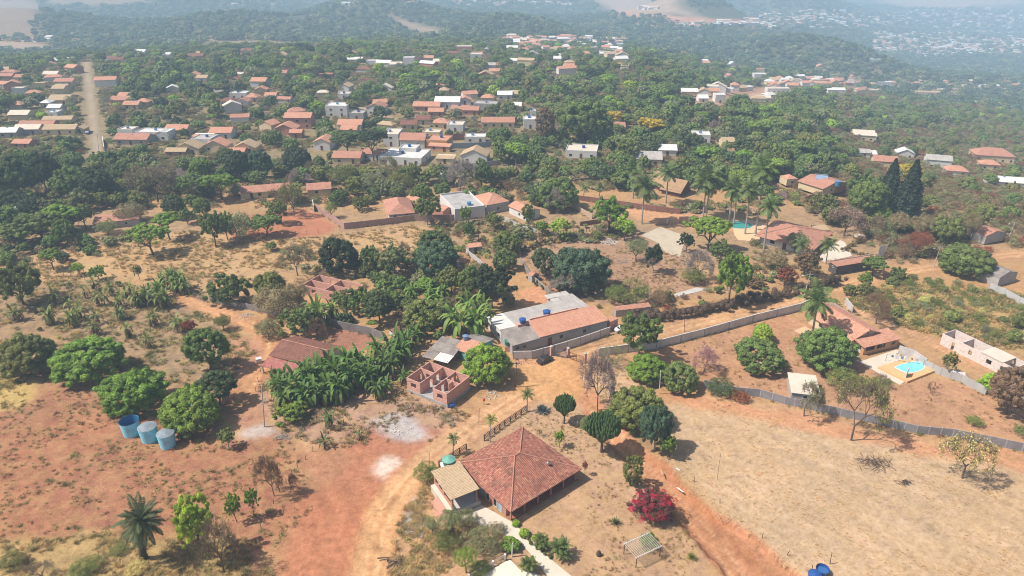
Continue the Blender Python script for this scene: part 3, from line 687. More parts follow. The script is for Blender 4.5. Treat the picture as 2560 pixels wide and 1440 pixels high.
def tree(kind, px, py, w_, h_, col='mid', label=None, cat='tree', name=None, group=None, seed=None, base=None, far=False, auto=None, prefer=None):
    """px, py: foot of the trunk in the photograph; w_, h_: crown width and full height in its pixels"""
    g = base or G(px, py); s = ppm(g); dh = math.hypot(g.x, g.y); a = math.atan2(CH-g.z, dh); ca, sa = math.cos(a), math.sin(a)
    R = w_/2/s; r = random.Random(seed if seed is not None else int(px*13+py*7)); c = C_[col] if isinstance(col, str) else col; c = jit(c, r)
    nm = name or {'mango': 'broadleaf_tree', 'spread': 'umbrella_tree', 'loose': 'leafy_tree', 'scrub': 'shrub', 'bare': 'bare_tree', 'bareleaf': 'sparse_tree', 'baresp': 'sparse_tree', 'cone': 'conical_shrub'}[kind]
    t = thing(nm, label, cat, (g.x, g.y, g.z), r.uniform(0, 6.28), group)
    if kind in ('bare', 'bareleaf', 'baresp'):
        Ht = max(1.0, (h_/s - R*sa*.5)/ca); tr, br, lf = r.choice({'bare': BARE, 'bareleaf': BARELEAF, 'baresp': BARESP}[kind])
        child('trunk', tr, t, scale=(R, R, Ht)); child('branches', br, t, scale=(R, R, Ht), color=(c if kind == 'bare' else alb(140, 118, 100)))
        if lf: child('crown', lf, t, scale=(R, R, Ht), color=c)
        t['rad'] = R; t['top'] = Ht
    else:
        k = KZ[kind]*r.uniform(.92, 1.08); Rz = R*k; hm = h_/s; ext = math.hypot(R*sa, Rz*ca)
        if hm < 2*ext*1.04:      # crown reaches the ground: py is its lower edge
            v = (hm/2)**2-(R*sa)**2; Rz = min(Rz, max(R*(.56 if kind == 'mango' else .4), math.sqrt(max(v, 0))/ca)); ext = math.hypot(R*sa, Rz*ca); zc = Rz*.86
            if base is None: g = G(px, py-s*ext+s*zc*ca); t.location = g
        else:
            q_ = {'mango': .46, 'loose': .43}.get(kind, .40)
            if kind != 'spread' and ext < q_*hm: Rz = min(R*1.5, math.sqrt(max((q_*hm)**2-(R*sa)**2, Rz*Rz*ca*ca))/ca); ext = math.hypot(R*sa, Rz*ca)
            zc = (hm-ext)/ca
        lib = (LIBM if far and kind in LIBM else LIB)[kind]; me = r.choice(lib)
        child('crown', me, t, (0, 0, zc), (R, R, Rz/KZ[kind]), color=c)
        if zc > .9: child('trunk', r.choice(TRUNK+TRUNKP), t, scale=(R*.9, R*.9, zc*.95))
        t['rad'] = R; t['top'] = zc+Rz
    del t['rad']; del t['top']
    TREES.append(dict(o=t, px=px, py=py, w=w_, h=h_, kind=kind, col=col if isinstance(col, str) else 'mid', label=label, auto=auto, x=g.x, y=g.y, R=R))
    return t
# --- palms
def frond(V, F, T, base, az, elev, L, droop, nleaf, lw, ll, r, tone=1., stiff=0.):
    d = np.array([math.cos(az)*math.cos(elev), math.sin(az)*math.cos(elev), math.sin(elev)]); p = np.array(base, float); k = 10; pts = [p]
    for i in range(k):
        d = d + np.array([0, 0, -droop*(i+1)/k]); d = d/np.linalg.norm(d); p = p+d*L/k; pts.append(p)
    pts = np.array(pts); side = np.array([-math.sin(az), math.cos(az), 0])
    for i in range(k):      # rachis
        a, b = pts[i], pts[i+1]; w_ = .03*L*(1-i/k)*.35+.01
        o = len(V); V += [a-side*w_, a+side*w_, b+side*w_, b-side*w_]; F.append([o, o+1, o+2, o+3]); T += [1.1*tone]*4
    for i in range(nleaf):
        u = (i+1.5)/(nleaf+1.5)*k; j = min(int(u), k-1); q = pts[j]+(pts[j+1]-pts[j])*(u-j); t = pts[j+1]-pts[j]; t = t/np.linalg.norm(t)
        l_ = ll*math.sin(math.pi*min(.97, .12+.86*(i+1)/nleaf))**.6*(.85+.3*r.random()); up = np.cross(t, side)
        for s in (-1, 1):
            e = side*s*.8 + t*.55 - np.array([0, 0, .35+.25*r.random()])*(1-stiff) + up*(.15*r.random()); e = e/np.linalg.norm(e)
            o = len(V); V += [q, q+e*l_*.5+t*lw*.5, q+e*l_, q+e*l_*.5-t*lw*.5]; F.append([o, o+1, o+2, o+3]); T += [tone*(.8+.4*r.random())]*4
def palm_crown(seed, n=22, L=1., droop=.2, nleaf=26, lw=.05, ll=.24, emin=-.5, emax=1.3, stiff=0., dead=0):
    r = random.Random(seed); V, F, T = [], [], []
    for i in range(n):
        e = emax+(emin-emax)*(i/(n-1))**.9; az = i*2.399+r.uniform(-.2, .2)
        frond(V, F, T, (0, 0, 0), az, e, L*(.85+.3*r.random()), droop, nleaf, lw, ll, r, .9+.2*r.random(), stiff)
    return qmesh('fronds', np.array(V), np.array(F), LEAF, np.array(T)[:, None].repeat(3, 1))
PALM = {'royal': [palm_crown(s, 20, 1., .26, 26, .06, .34, -.75, 1.35) for s in (1, 2, 3)], 'coco': [palm_crown(s, 17, 1., .24, 24, .05, .30, -.35, 1.3) for s in (4, 5)],
        'date': [palm_crown(s, 46, 1., .22, 30, .045, .2, -1.1, 1.35) for s in (6,)], 'areca': [palm_crown(s, 11, 1., .22, 16, .07, .26, .2, 1.3) for s in (7, 8)]}
def trunk_tube(name, Ht, r0, r1, mat, parent, lean=(0, 0), bulge=1.0, seg=8):
    pts = [(lean[0]*(i/seg)**1.5, lean[1]*(i/seg)**1.5, Ht*i/seg) for i in range(seg+1)]
    rr = [r0+(r1-r0)*(i/seg) for i in range(seg+1)]; rr[0] *= 1.35*bulge
    return MB().tube(pts, rr, 8).build(name, mat, parent, True)
def palm(kind, px, py, topx, topy, w_, col=None, label=None, name='palm_tree', group=None, tr=.22, mat=None):
    """px, py: foot; topx, topy: heart of the crown; w_: spread of the fronds, in pixels"""
    g = G(px, py); s = ppm(g); a = math.atan2(CH-g.z, math.hypot(g.x, g.y)); Ht = (py-topy)/s/math.cos(a)
    for _ in range(4):
        X, Y, d = proj(g.x, g.y, g.z+Ht); Ht *= 1+ (Y-topy)/max(20, (py-topy))
    X, Y, d = proj(g.x, g.y, g.z+Ht); lean = (topx-X)*d/FPX
    R = w_/2*d/FPX; t = thing(name, label, 'palm', (g.x, g.y, g.z), 0, group); r = random.Random(int(px+py))
    trunk_tube('trunk', Ht, tr*1.2, tr*.75, mat or BARKP, t, (lean, 0))
    if kind == 'royal': MB().tube([(lean, 0, Ht-.1), (lean*1.01, 0, Ht+R*.28)], [tr*.8, tr*.5], 8).build('crownshaft', plain('crownshaft_green', alb(120,140,80), .6), t, True)
    c = col or alb(104, 122, 66, 1.1)
    child('fronds', r.choice(PALM[kind]), t, (lean, 0, Ht+(R*.25 if kind == 'royal' else 0)), (R*(1.35 if kind == 'royal' else 1.15),)*3, r.uniform(0, 6), jit(c, r))
    TREES.append(dict(o=t, px=px, py=py, w=w_, h=py-topy, kind='palm', col='palm', label=label, auto=None if label else 'palm', x=g.x, y=g.y, R=R)); return t
# --- banana plants
def banana_mesh(seed, n=9, stems=2, dry=10):
    r = random.Random(seed); V, F, T = [], [], []; S_, SF = [], []; Dv, Df, Dt = [], [], []
    stems_ = []
    for sidx in range(stems):
        bx, by = (0, 0) if sidx == 0 else (r.uniform(-.35, .35), r.uniform(-.35, .35)); h = r.uniform(.42, .6)*(1 if sidx == 0 else .8); stems_.append((bx, by, h))
        for i in range(n):
            az = i*2.399+r.uniform(-.3, .3)+sidx; e = 1.35-1.25*(i/n); L = r.uniform(.5, .68)*(1 if sidx == 0 else .85); dr = .10+.16*i/n; wd = r.uniform(.045, .06)
            d = Vector((math.cos(az)*math.cos(e), math.sin(az)*math.cos(e), math.sin(e))); p = Vector((bx, by, h)); side = Vector((-math.sin(az), math.cos(az), 0)); k = 9; prev = None; tn = r.uniform(.75, 1.3)
            for j in range(k+1):
                u = j/k; w_ = wd*math.sin(math.pi*min(1, .05+.97*u))**.55 if u > .12 else .012; fold = Vector((0, 0, .25*w_))
                row = [p-side*w_+fold, p, p+side*w_+fold]; o = len(V); V += [tuple(x) for x in row]; T += [tn*.9, tn*1.25, tn*.9]
                if prev is not None: F += [[prev, prev+1, o+1, o], [prev+1, prev+2, o+2, o+1]]
                prev = o; d = (d+Vector((0, 0, -dr*(1+u*1.2)))).normalized(); p = p+d*L/k
        for i in range(dry):
            az = r.uniform(0, 6.28); L = r.uniform(.25, .45); side = Vector((-math.sin(az), math.cos(az), 0)); out = Vector((math.cos(az), math.sin(az), 0))
            z = h*r.uniform(.55, 1.0); a = Vector((bx, by, z))+out*.04; b = a+out*r.uniform(.06, .16)+Vector((0, 0, -L*.5)); c = b+out*r.uniform(-.03, .05)+Vector((0, 0, -L*.5)); c.z = max(.02, c.z); b.z = max(.04, b.z)
            w_ = r.uniform(.02, .05); o = len(Dv); Dv += [tuple(a-side*w_*.3), tuple(a+side*w_*.3), tuple(b+side*w_), tuple(b-side*w_), tuple(c+side*w_*.5), tuple(c-side*w_*.5)]
            Df += [[o, o+1, o+2, o+3], [o+3, o+2, o+4, o+5]]; tn = r.uniform(.7, 1.3); Dt += [tn]*6
    lv = qmesh('leaves', np.array(V), np.array(F), LEAF, np.array(T)[:, None].repeat(3, 1))
    dm = qmesh('dry_leaves', np.array(Dv), np.array(Df), TWIG, np.array(Dt)[:, None].repeat(3, 1))
    return lv, dm, [MB().tube([(bx, by, 0), (bx, by, h*.6), (bx, by, h)], [.035, .028, .018], 6).mesh('stem', [plain('banana_stem', alb(130, 112, 76), .8)]) for bx, by, h in stems_]
BAN = [banana_mesh(s, 12, st) for s, st in ((1, 2), (2, 3), (3, 2), (4, 3))]
BANS = [banana_mesh(s, 9, 1, 14) for s in (5, 6, 7)]
def banana(px, py, h_, label=None, small=False, col=None, group=None):
    g = G(px, py); s = ppm(g); a = math.atan2(CH-g.z, math.hypot(g.x, g.y)); r = random.Random(int(px*3+py)); Hh = h_/s/math.cos(a)*.84
    t = thing('banana_plant', label, 'banana plant', (g.x, g.y, g.z), r.uniform(0, 6.28), group); lv, dm, st = r.choice(BANS if small else BAN)
    sw = Hh*r.uniform(.8, .95)
    child('leaves', lv, t, scale=(sw, sw, Hh), color=jit(col or alb(84, 116, 54, 1.35), r, .15)); child('dry_leaves', dm, t, scale=(sw, sw, Hh), color=alb(128, 98, 72)); [child('stem', q, t, scale=(sw, sw, Hh)) for q in st]
    TREES.append(dict(o=t, px=px, py=py, w=h_*.9, h=h_, kind='banana', col='banana', label=label, auto=None if label else 'banana', x=g.x, y=g.y, R=Hh*.5)); return t
# --- far woods as instances on points
def instancer(name, pts, cols, scl, rots, idx, meshes, kind='stuff'):
    coll = bpy.data.collections.new(name+'_crowns')
    for i, me in enumerate(meshes):
        o = bpy.data.objects.new('%s_%02d' % (name, i), me); coll.objects.link(o)
    me = bpy.data.meshes.new(name); me.vertices.add(len(pts)); me.vertices.foreach_set('co', np.asarray(pts, 'f').ravel())
    for nm, ty, dat, key in (('tcol', 'FLOAT_COLOR', np.concatenate([cols, np.ones((len(cols), 1))], 1), 'color'), ('scl', 'FLOAT_VECTOR', scl, 'vector'), ('rot', 'FLOAT_VECTOR', rots, 'vector'), ('idx', 'INT', idx, 'value')):
        a = me.attributes.new(nm, ty, 'POINT'); a.data.foreach_set(key, np.asarray(dat, 'i' if ty == 'INT' else 'f').ravel())
    me.update(); o = bpy.data.objects.new(name, me); S.collection.objects.link(o); o['kind'] = kind
    ng = bpy.data.node_groups.new(name+'_nodes', 'GeometryNodeTree'); ng.interface.new_socket('Geometry', in_out='INPUT', socket_type='NodeSocketGeometry'); ng.interface.new_socket('Geometry', in_out='OUTPUT', socket_type='NodeSocketGeometry')
    n = ng.nodes; l = ng.links; gi = n.new('NodeGroupInput'); go = n.new('NodeGroupOutput'); ip = n.new('GeometryNodeInstanceOnPoints'); cinf = n.new('GeometryNodeCollectionInfo')
    cinf.inputs[0].default_value = coll; cinf.inputs['Separate Children'].default_value = True; cinf.inputs['Reset Children'].default_value = True
    def att(nm, ty):
        x = n.new('GeometryNodeInputNamedAttribute'); x.data_type = ty; x.inputs[0].default_value = nm; return x.outputs[0]
    l.new(gi.outputs[0], ip.inputs['Points']); l.new(cinf.outputs[0], ip.inputs['Instance']); ip.inputs['Pick Instance'].default_value = True
    l.new(att('idx', 'INT'), ip.inputs['Instance Index']); l.new(att('scl', 'FLOAT_VECTOR'), ip.inputs['Scale'])
    er = n.new('FunctionNodeEulerToRotation'); l.new(att('rot', 'FLOAT_VECTOR'), er.inputs[0]); l.new(er.outputs[0], ip.inputs['Rotation'])
    l.new(ip.outputs[0], go.inputs[0]); md = o.modifiers.new('scatter', 'NODES'); md.node_group = ng
    return o
FARC = [crown(s, 22, .36, .8, low=-.2, ragged=.3, conev=.35, mat=LEAFI, **lod(170, .26)) for s in (201, 202, 203)] + \
       [crown(s, 16, .38, .5, low=-.1, flat=.6, ragged=.35, conev=.3, mat=LEAFI, **lod(130, .28)) for s in (204, 205)] + \
       [crown(206, 26, .33, .6, low=-.2, ragged=.4, inner=.3, core=False, conev=.3, aspect=2., mat=LEAFI, **lod(420, .12))]
MIDC = [crown(s, 55, .26, .8, low=-.4, ragged=.28, conev=.3, mat=LEAFI, **lod(1300, .12)) for s in (211, 212, 213)] + \
       [crown(s, 40, .28, .45, low=-.1, flat=.55, ragged=.35, conev=.25, mat=LEAFI, **lod(1100, .12)) for s in (214, 215)] + \
       [crown(216, 55, .25, .65, low=-.3, ragged=.4, inner=.35, core=False, conev=.25, aspect=2.2, mat=LEAFI, **lod(1800, .065))]
TUFT = []
def tuft_mesh(seed, n=26, h=.35, sp=.35, curl=.25):
    r = np.random.RandomState(seed); V = []; F = []; T = []
    for i in range(n):
        a = r.uniform(0, 6.28); b = np.array([r.normal()*sp*.4, r.normal()*sp*.4, 0]); d = np.array([math.cos(a), math.sin(a), 0]); s = np.array([-d[1], d[0], 0])*.025
        hh = h*r.uniform(.5, 1.2); q = b+d*hh*curl+np.array([0, 0, hh*.6]); e = b+d*hh*(curl*2.6)+np.array([0, 0, hh]); o = len(V)
        V += [b-s, b+s, q+s*.8, q-s*.8]; F.append([o, o+1, o+2, o+3]); o = len(V); V += [q-s*.8, q+s*.8, e+s*.2, e-s*.2]; F.append([o, o+1, o+2, o+3]); T += [r.uniform(.75, 1.25)]*8
    return qmesh('tuft', np.array(V), np.array(F), LEAFI, np.array(T)[:, None].repeat(3, 1))
# ================================================================== BUILDINGS
T_RED = tiles('old_red_tiles', [alb(184,112,94,1.35), alb(200,130,106,1.35), alb(154,92,80,1.35), alb(214,154,126,1.35), alb(176,108,94,1.35)], .36, .46, alb(104,80,66), .75, .1, moss=alb(150,140,80))
T_ORANGE = tiles('orange_tiles', [alb(224,162,132), alb(232,176,146), alb(212,148,120), alb(230,170,140)], .34, .45, alb(176,112,86), .35, .07)
T_TAN = tiles('tan_tiles', [alb(206,176,140), alb(216,188,152), alb(196,166,130)], .34, .42, alb(190,150,112), .3, .07)
T_BROWN = tiles('brown_tiles', [alb(150,100,84), alb(166,114,96), alb(136,92,78)], .36, .5, alb(90,72,62), .6, .1)
T_PINK = tiles('pink_tiles', [alb(204,144,120), alb(216,160,134), alb(190,130,108)], .34, .45, alb(150,104,88), .4, .07)
R_FIBRO = sheetmetal('fibre_cement_sheet', alb(196,188,180), alb(150,140,134), .35, .5, .8)
R_FIBROD = sheetmetal('old_fibre_cement_sheet', alb(170,158,148), alb(112,100,94), .35, .8, .85)
R_WHITE = sheetmetal('white_roof_sheet', alb(238,234,226), alb(206,200,192), .5, .3, .5)
R_THATCH = plain('thatch', alb(184,150,116), .95, alb(150,118,84), .6, .8, .9, .1, fine=14)
CONC = plain('concrete', alb(206,200,192), .85, alb(158,150,142), .5, .5, .2)
CONCP = plain('pale_concrete', alb(226,212,192), .85, alb(190,170,148), .45, .35, .15)
CONCD = plain('stained_cement', alb(190,186,182), .9, alb(118,114,112), .6, .35, .2)
WH = plain('white_paint', alb(236,232,226), .7, alb(198,190,180), .4, .4, .1)
CREAM = plain('cream_paint', alb(232,210,170), .7, alb(200,172,136), .4, .4, .1)
PEACH = plain('peach_paint', alb(226,170,120), .7, alb(180,124,88), .4, .4, .1)
PINKW = plain('pink_paint', alb(206,146,124), .75, alb(168,106,88), .4, .5, .1)
GREYW = plain('grey_render', alb(190,184,178), .85, alb(140,134,130), .55, .4, .15)
TEAL = plain('teal_paint', alb(112,206,204), .6, alb(90,160,160), .4, .5, .1)
BRW = bricks('bare_brick', alb(214,156,136,1.1), alb(196,134,116,1.1), alb(220,190,172,1.1))
BRPALE = bricks('pale_block', alb(236,220,210), alb(224,204,196), alb(236,228,220), .42, .22)
BRBROWN = bricks('brown_brick_wall', alb(160,104,88), alb(144,94,80), alb(150,120,104))
GLASS = plain('dark_glass', alb(44,48,52), .15, alb(30,34,38), .3, 1., .0, .6)
SHADE_CABLE = plain('shade_and_cable_dark', alb(40,34,32), .9)  # openings are solid boxes, their inner shade put into this colour; cables too
WOOD = plain('weathered_wood', alb(112,82,68), .85, alb(70,54,46), .5, 2., .3)
WOODP = plain('pale_wood', alb(206,180,150), .85, alb(170,140,110), .5, 2., .3)
DOORB = plain('blue_grey_door', alb(176,200,214), .5, alb(140,160,176), .3)
METALG = plain('grey_metal', alb(150,152,156), .5, alb(110,110,112), .5, 1., .1, .5, .4)
RUST = plain('rusty_metal', alb(140,88,66), .8, alb(90,60,50), .6, 2., .2)
BLUEP = plain('blue_plastic', alb(40,86,158), .45, alb(60,100,160), .3, .8, .05, .5)
LBLUE = plain('light_blue_fibreglass', alb(140,214,240,1.0), .5, alb(160,214,234), .4, .5, .05, .5)
LBLUEI = plain('blue_tank_inside', alb(50,130,176), .5, alb(40,100,140), .4, .8)
GREENP = plain('green_plastic', alb(46,120,100), .45, alb(70,140,120), .3, .8, .05, .5)
WATER = plain('pool_water', alb(140,222,232), .08, alb(130,226,234), .4, .8, .05, .6)
WATERG = plain('green_pool_water', alb(62,156,140), .08, alb(80,170,150), .4, .8, .05, .6)
OBST = []      # what stands in the scatter's way: (px0, py0, px1, py1, foot px y)
GC = []        # world discs (x, y, r) kept clear
def note(x, y, L, W, h, ang=0.0, z=0.):
    q = [proj(x+math.cos(ang)*a*L/2-math.sin(ang)*b*W/2, y+math.sin(ang)*a*L/2+math.cos(ang)*b*W/2, z+c) for a in (-1,1) for b in (-1,1) for c in (0,h)]
    fx = [p[0] for p in q]; fy = [p[1] for p in q]; OBST.append((min(fx), min(fy), max(fx), max(fy), max(fy)-3)); GC.append((x, y, .5*math.hypot(L, W)+.5))
def frame_from(A, B, C, z):
    a, b, c = P(*A, z), P(*B, z), P(*C, z); a, b, c = [Vector((p.x, p.y)) for p in (a, b, c)]
    u = c-b; L = u.length; u.normalize(); v = Vector((-u.y, u.x)); W = (a-b).dot(v)
    ctr = b+u*L/2+v*W/2; return ctr.x, ctr.y, math.atan2(u.y, u.x), L, W
def rpoly(mb, pts, e, mat=0, th=.12, edge=None):
    """roof plane with thickness; e = direction of the eave"""
    p = [Vector(q) for q in pts]; e = Vector(e).normalized(); n = (p[1]-p[0]).cross(p[2]-p[0]).normalized()
    if n.z < 0: p.reverse(); n = -n
    g = n.cross(e); mb.poly(p, mat, [(q.dot(e), q.dot(g)) for q in p]); d = Vector((0, 0, -th)); em = mat if edge is None else edge
    mb.poly([q+d for q in reversed(p)], em)
    for i in range(len(p)):
        a, b = p[i], p[(i+1) % len(p)]; mb.poly([b, a, a+d, b+d], em)
def roof(t, kind, L, W, h, rise, oh, mats, cap=None, oe=None):
    """kind: hip, gx (ridge along x), gy, sx/sy (single pitch rising along +x/+y), flat"""
    mb = MB(); a, b = L/2+oh, W/2+oh; r = MB(); capm = cap
    lo = h - (0 if kind in ('flat',) else rise*oh/max(.1, min(L, W)/2)*.9)
    if kind == 'hip':
        k = min(a, b); ax, by = a-k+.3, b-k+.3; top = h+rise
        R0, R1 = ((-ax, 0, top), (ax, 0, top)) if a >= b else ((0, -by, top), (0, by, top)); c = [(-a,-b,lo),(a,-b,lo),(a,b,lo),(-a,b,lo)]
        if a >= b: pl = [([c[0],c[1],R1,R0],(1,0,0)), ([c[1],c[2],R1],(0,1,0)), ([c[2],c[3],R0,R1],(1,0,0)), ([c[3],c[0],R0],(0,1,0))]
        else: pl = [([c[0],c[1],R0],(1,0,0)), ([c[1],c[2],R1,R0],(0,1,0)), ([c[2],c[3],R1],(1,0,0)), ([c[3],c[0],R0,R1],(0,1,0))]
        for q, e in pl: rpoly(mb, q, e)
        ln = [(c[0],R0),(c[1],R1 if a >= b else R0),(c[2],R1),(c[3],R0 if a >= b else R1),(R0,R1)]
    elif kind in ('gx', 'gy'):
        top = h+rise
        if kind == 'gx':
            for s in (-1, 1): rpoly(mb, [(-a,s*b,lo),(a,s*b,lo),(a,0,top),(-a,0,top)], (1,0,0), 0 if s < 0 or len(mats) < 2 else 1)
            ln = [((-a,0,top),(a,0,top))]
        else:
            for s in (-1, 1): rpoly(mb, [(s*a,-b,lo),(s*a,b,lo),(0,b,top),(0,-b,top)], (0,1,0), 0 if s < 0 or len(mats) < 2 else 1)
            ln = [((0,-b,top),(0,b,top))]
    elif kind in ('sx', 'sy'):
        if kind == 'sx': rpoly(mb, [(-a,-b,h),(a,-b,h+rise),(a,b,h+rise),(-a,b,h)], (0,1,0))
        else: rpoly(mb, [(-a,-b,h),(a,-b,h),(a,b,h+rise),(-a,b,h+rise)], (1,0,0))
        ln = []
    else:
        mb.box(-a, a, -b, b, h+.003, h+.15); ln = []
    o = mb.build('roof', mats, t)
    if capm is not None and ln:
        for p, q in ln:
            p, q = Vector(p)+Vector((0,0,.04)), Vector(q)+Vector((0,0,.04)); r.tube([p, q], .14, 6)
        r.build('ridge_cap', capm, o)
    return o
def window(t, side, L, W, u, z0, w_, h_, frame=WH, pane=GLASS, name='window', sub=True):
    """u metres from the face's centre, to the right when looking at it"""
    d = {'f': ((u, -W/2), (1, 0), (0, -1)), 'b': ((-u, W/2), (-1, 0), (0, 1)), 'l': ((-L/2, -u), (0, -1), (-1, 0)), 'r': ((L/2, u), (0, 1), (1, 0))}[side]
    (cx, cy), e, n = d
    def bx(mb, u0, u1, za, zb, d0, d1):
        p = [(cx+e[0]*a+n[0]*b, cy+e[1]*a+n[1]*b) for a, b in ((u0,d0),(u1,d0),(u1,d1),(u0,d1))]
        ar = sum(p[i][0]*p[(i+1)%4][1]-p[(i+1)%4][0]*p[i][1] for i in range(4))
        if ar < 0: p.reverse()
        mb.prism(p, za, zb)
    if not sub:
        m = MB(); bx(m, -w_/2, w_/2, z0, z0+h_, -.05, .03); return m.build(name, pane, t)
    m = MB(); f = .07
    bx(m, -w_/2-f, -w_/2, z0-f, z0+h_+f, -.04, .06); bx(m, w_/2, w_/2+f, z0-f, z0+h_+f, -.04, .06); bx(m, -w_/2, w_/2, z0-f, z0, -.04, .09); bx(m, -w_/2, w_/2, z0+h_, z0+h_+f, -.04, .06)
    o = m.build(name, frame, t); m = MB(); bx(m, -w_/2, w_/2, z0, z0+h_, -.04, .02); m.build('pane' if name == 'window' else 'leaf', pane, o); return o
def body(t, L, W, h, wm, kind=None, rise=0, oh=0):
    m = MB(); x, y = L/2, W/2
    if kind in ('gx', 'gy'):
        if kind == 'gx':
            e = [(-y, 0), (y, 0), (y, h), (0, h+rise-.06), (-y, h)]
            for s in (-1, 1):
                q = [(s*x, a, b) for a, b in e]; m.poly(q if s > 0 else q[::-1])
            m.poly([(-x,-y,0),(x,-y,0),(x,-y,h),(-x,-y,h)]); m.poly([(x,y,0),(-x,y,0),(-x,y,h),(x,y,h)])
        else:
            e = [(-x, 0), (x, 0), (x, h), (0, h+rise-.06), (-x, h)]
            for s in (-1, 1):
                q = [(a, s*y, b) for a, b in e]; m.poly(q if s < 0 else q[::-1])
            m.poly([(x,-y,0),(x,y,0),(x,y,h),(x,-y,h)]); m.poly([(-x,y,0),(-x,-y,0),(-x,-y,h),(-x,y,h)])
    elif kind in ('sx', 'sy'):
        z = lambda a, b: h + rise*((a/L+.5) if kind == 'sx' else (b/W+.5)) - .02
        c = [(-x,-y),(x,-y),(x,y),(-x,y)]; m.hexa([(a,b,0) for a,b in c], [(a,b,z(a,b)) for a,b in c])
    else: m.box(-x, x, -y, y, 0, h)
    return m.build('wall', wm, t)
def parapet(t, L, W, h, ph, wm, th=.2):
    m = MB(); x, y = L/2+.01, W/2+.01
    m.box(-x, x, -y, -y+th, h-.3, h+ph); m.box(-x, x, y-th, y, h-.3, h+ph+.003); m.box(-x, -x+th, -y+th, y-th, h-.3, h+ph-.003); m.box(x-th, x, -y+th, y-th, h-.3, h+ph-.004)
    return m.build('parapet', wm, t)
def house(label, ctr, ang, L, W, h, kind='gx', rise=1.6, oh=.5, wm=WH, rm=T_ORANGE, wins=(), cat='house', name='house', z=0., cap=None, group=None, rm2=None, sub=True, ph=.5, inset=0.):
    t = thing(name, label, cat, (ctr[0], ctr[1], z), ang, group); Lw, Ww = L-2*inset, W-2*inset
    body(t, Lw, Ww, h, wm, kind if kind != 'hip' and inset == 0 else None, rise)
    if kind == 'par': parapet(t, Lw, Ww, h, ph, wm); m = MB().box(-Lw/2+.2, Lw/2-.2, -Ww/2+.2, Ww/2-.2, h, h+.08); m.build('roof', rm, t)
    else: roof(t, kind, L, W, h, rise, oh-0 if inset == 0 else 0.0, [rm]+([rm2] if rm2 else []), cap)
    for q in wins:
        s, u, z0, w_, h_ = q[:5]; k = q[5] if len(q) > 5 else 'window'
        window(t, s, Lw, Ww, u, z0, w_, h_, WH if k == 'window' else WOOD, {'window': GLASS, 'door': WOOD, 'opening': SHADE_CABLE, 'bluedoor': DOORB}[k], 'window' if k == 'window' else 'door' if 'door' in k else 'opening', sub and k != 'opening')
    note(ctr[0], ctr[1], L+2*oh, W+2*oh, h+rise, ang, z); return t
def wallrun(m, p0, p1, z0, z1, th, opens=(), mat=0):
    """wall from p0 to p1 with openings (u0, u1, za, zb) left out"""
    p0, p1 = Vector(p0), Vector(p1); d = (p1-p0); L = d.length; d.normalize(); n = Vector((-d.y, d.x))*th/2
    def blk(u0, u1, a, b):
        if u1-u0 < .01 or b-a < .01: return
        q = [p0+d*u0-n, p0+d*u1-n, p0+d*u1+n, p0+d*u0+n]; m.prism([(v.x, v.y) for v in q], a, b, mat)
    u = 0
    for (a, b, za, zb) in sorted(opens): blk(u, a, z0, z1); blk(a, b, z0, za); blk(a, b, zb, z1); u = b
    blk(u, L, z0, z1)
def tank(px, py, r, hh, mat, label, z=0., lid=True, name='water_tank', group=None, taper=.88, base=None):
    g = P(px, py, z) if base is None else base; t = thing(name, label, 'water tank', (g.x, g.y, z), 0, group)
    m = MB(); m.cone((0,0), r*taper, r, 0, hh, 24, cap1=not lid); m.build('barrel', mat, t, False)
    if lid:
        l = MB(); l.cone((0,0), r*1.05, r*1.05, hh, hh+.08, 24); l.cone((0,0), r*1.0, r*.25, hh+.08, hh+r*.32, 24); l.build('lid', mat, t)
    return t
# ---- 1 main house with pyramid roof
cx, cy, an, L, W = frame_from((1125,1163), (1277,1281), (1455,1172), 2.75)
t = thing('farmhouse', 'large square farmhouse with mossy red pyramid tile roof in the foreground', 'house', (cx, cy, 0), an)
m = MB(); m.box(-L/2+.6, L/2-1.6, -W/2+2.0, W/2-.7, 0, 2.7); m.build('wall', PINKW, t)
m = MB(); m.box(-L/2+.62, L/2-.4, -W/2+.5, W/2-.4, 0, .12); m.build('floor', plain('terracotta_floor', alb(170,112,84), .8), t)
roof(t, 'hip', L, W, 2.75, 2.75, 0, [T_RED], T_PINK)
m = MB()
for i in range(6): x = -L/2+.7+i*(L-1.5)/5; m2 = MB().box(x-.12, x+.12, -W/2+.7, -W/2+.94, .12, 2.62); m2.build('column', PINKW, t)
def win_at(t, x, y, nx, ny, z0, w_, h_, fm, pm, name):
    """opening centred at x, y on a face with outward normal nx, ny"""
    ex, ey = -ny, nx; m = MB(); f = .08
    def bx(mb, u0, u1, za, zb, d0, d1):
        p = [(x+ex*a+nx*b, y+ey*a+ny*b) for a, b in ((u0,d0),(u1,d0),(u1,d1),(u0,d1))]
        if sum(p[i][0]*p[(i+1)%4][1]-p[(i+1)%4][0]*p[i][1] for i in range(4)) < 0: p.reverse()
        mb.prism(p, za, zb)
    bx(m, -w_/2-f, -w_/2, z0-f, z0+h_+f, -.03, .06); bx(m, w_/2, w_/2+f, z0-f, z0+h_+f, -.03, .06); bx(m, -w_/2, w_/2, z0-f, z0, -.03, .07); bx(m, -w_/2, w_/2, z0+h_, z0+h_+f, -.03, .06)
    o = m.build(name, fm, t); m = MB(); bx(m, -w_/2, w_/2, z0, z0+h_, -.03, .02); m.build('pane' if name == 'window' else 'leaf', pm, o)
xl = -L/2+.6
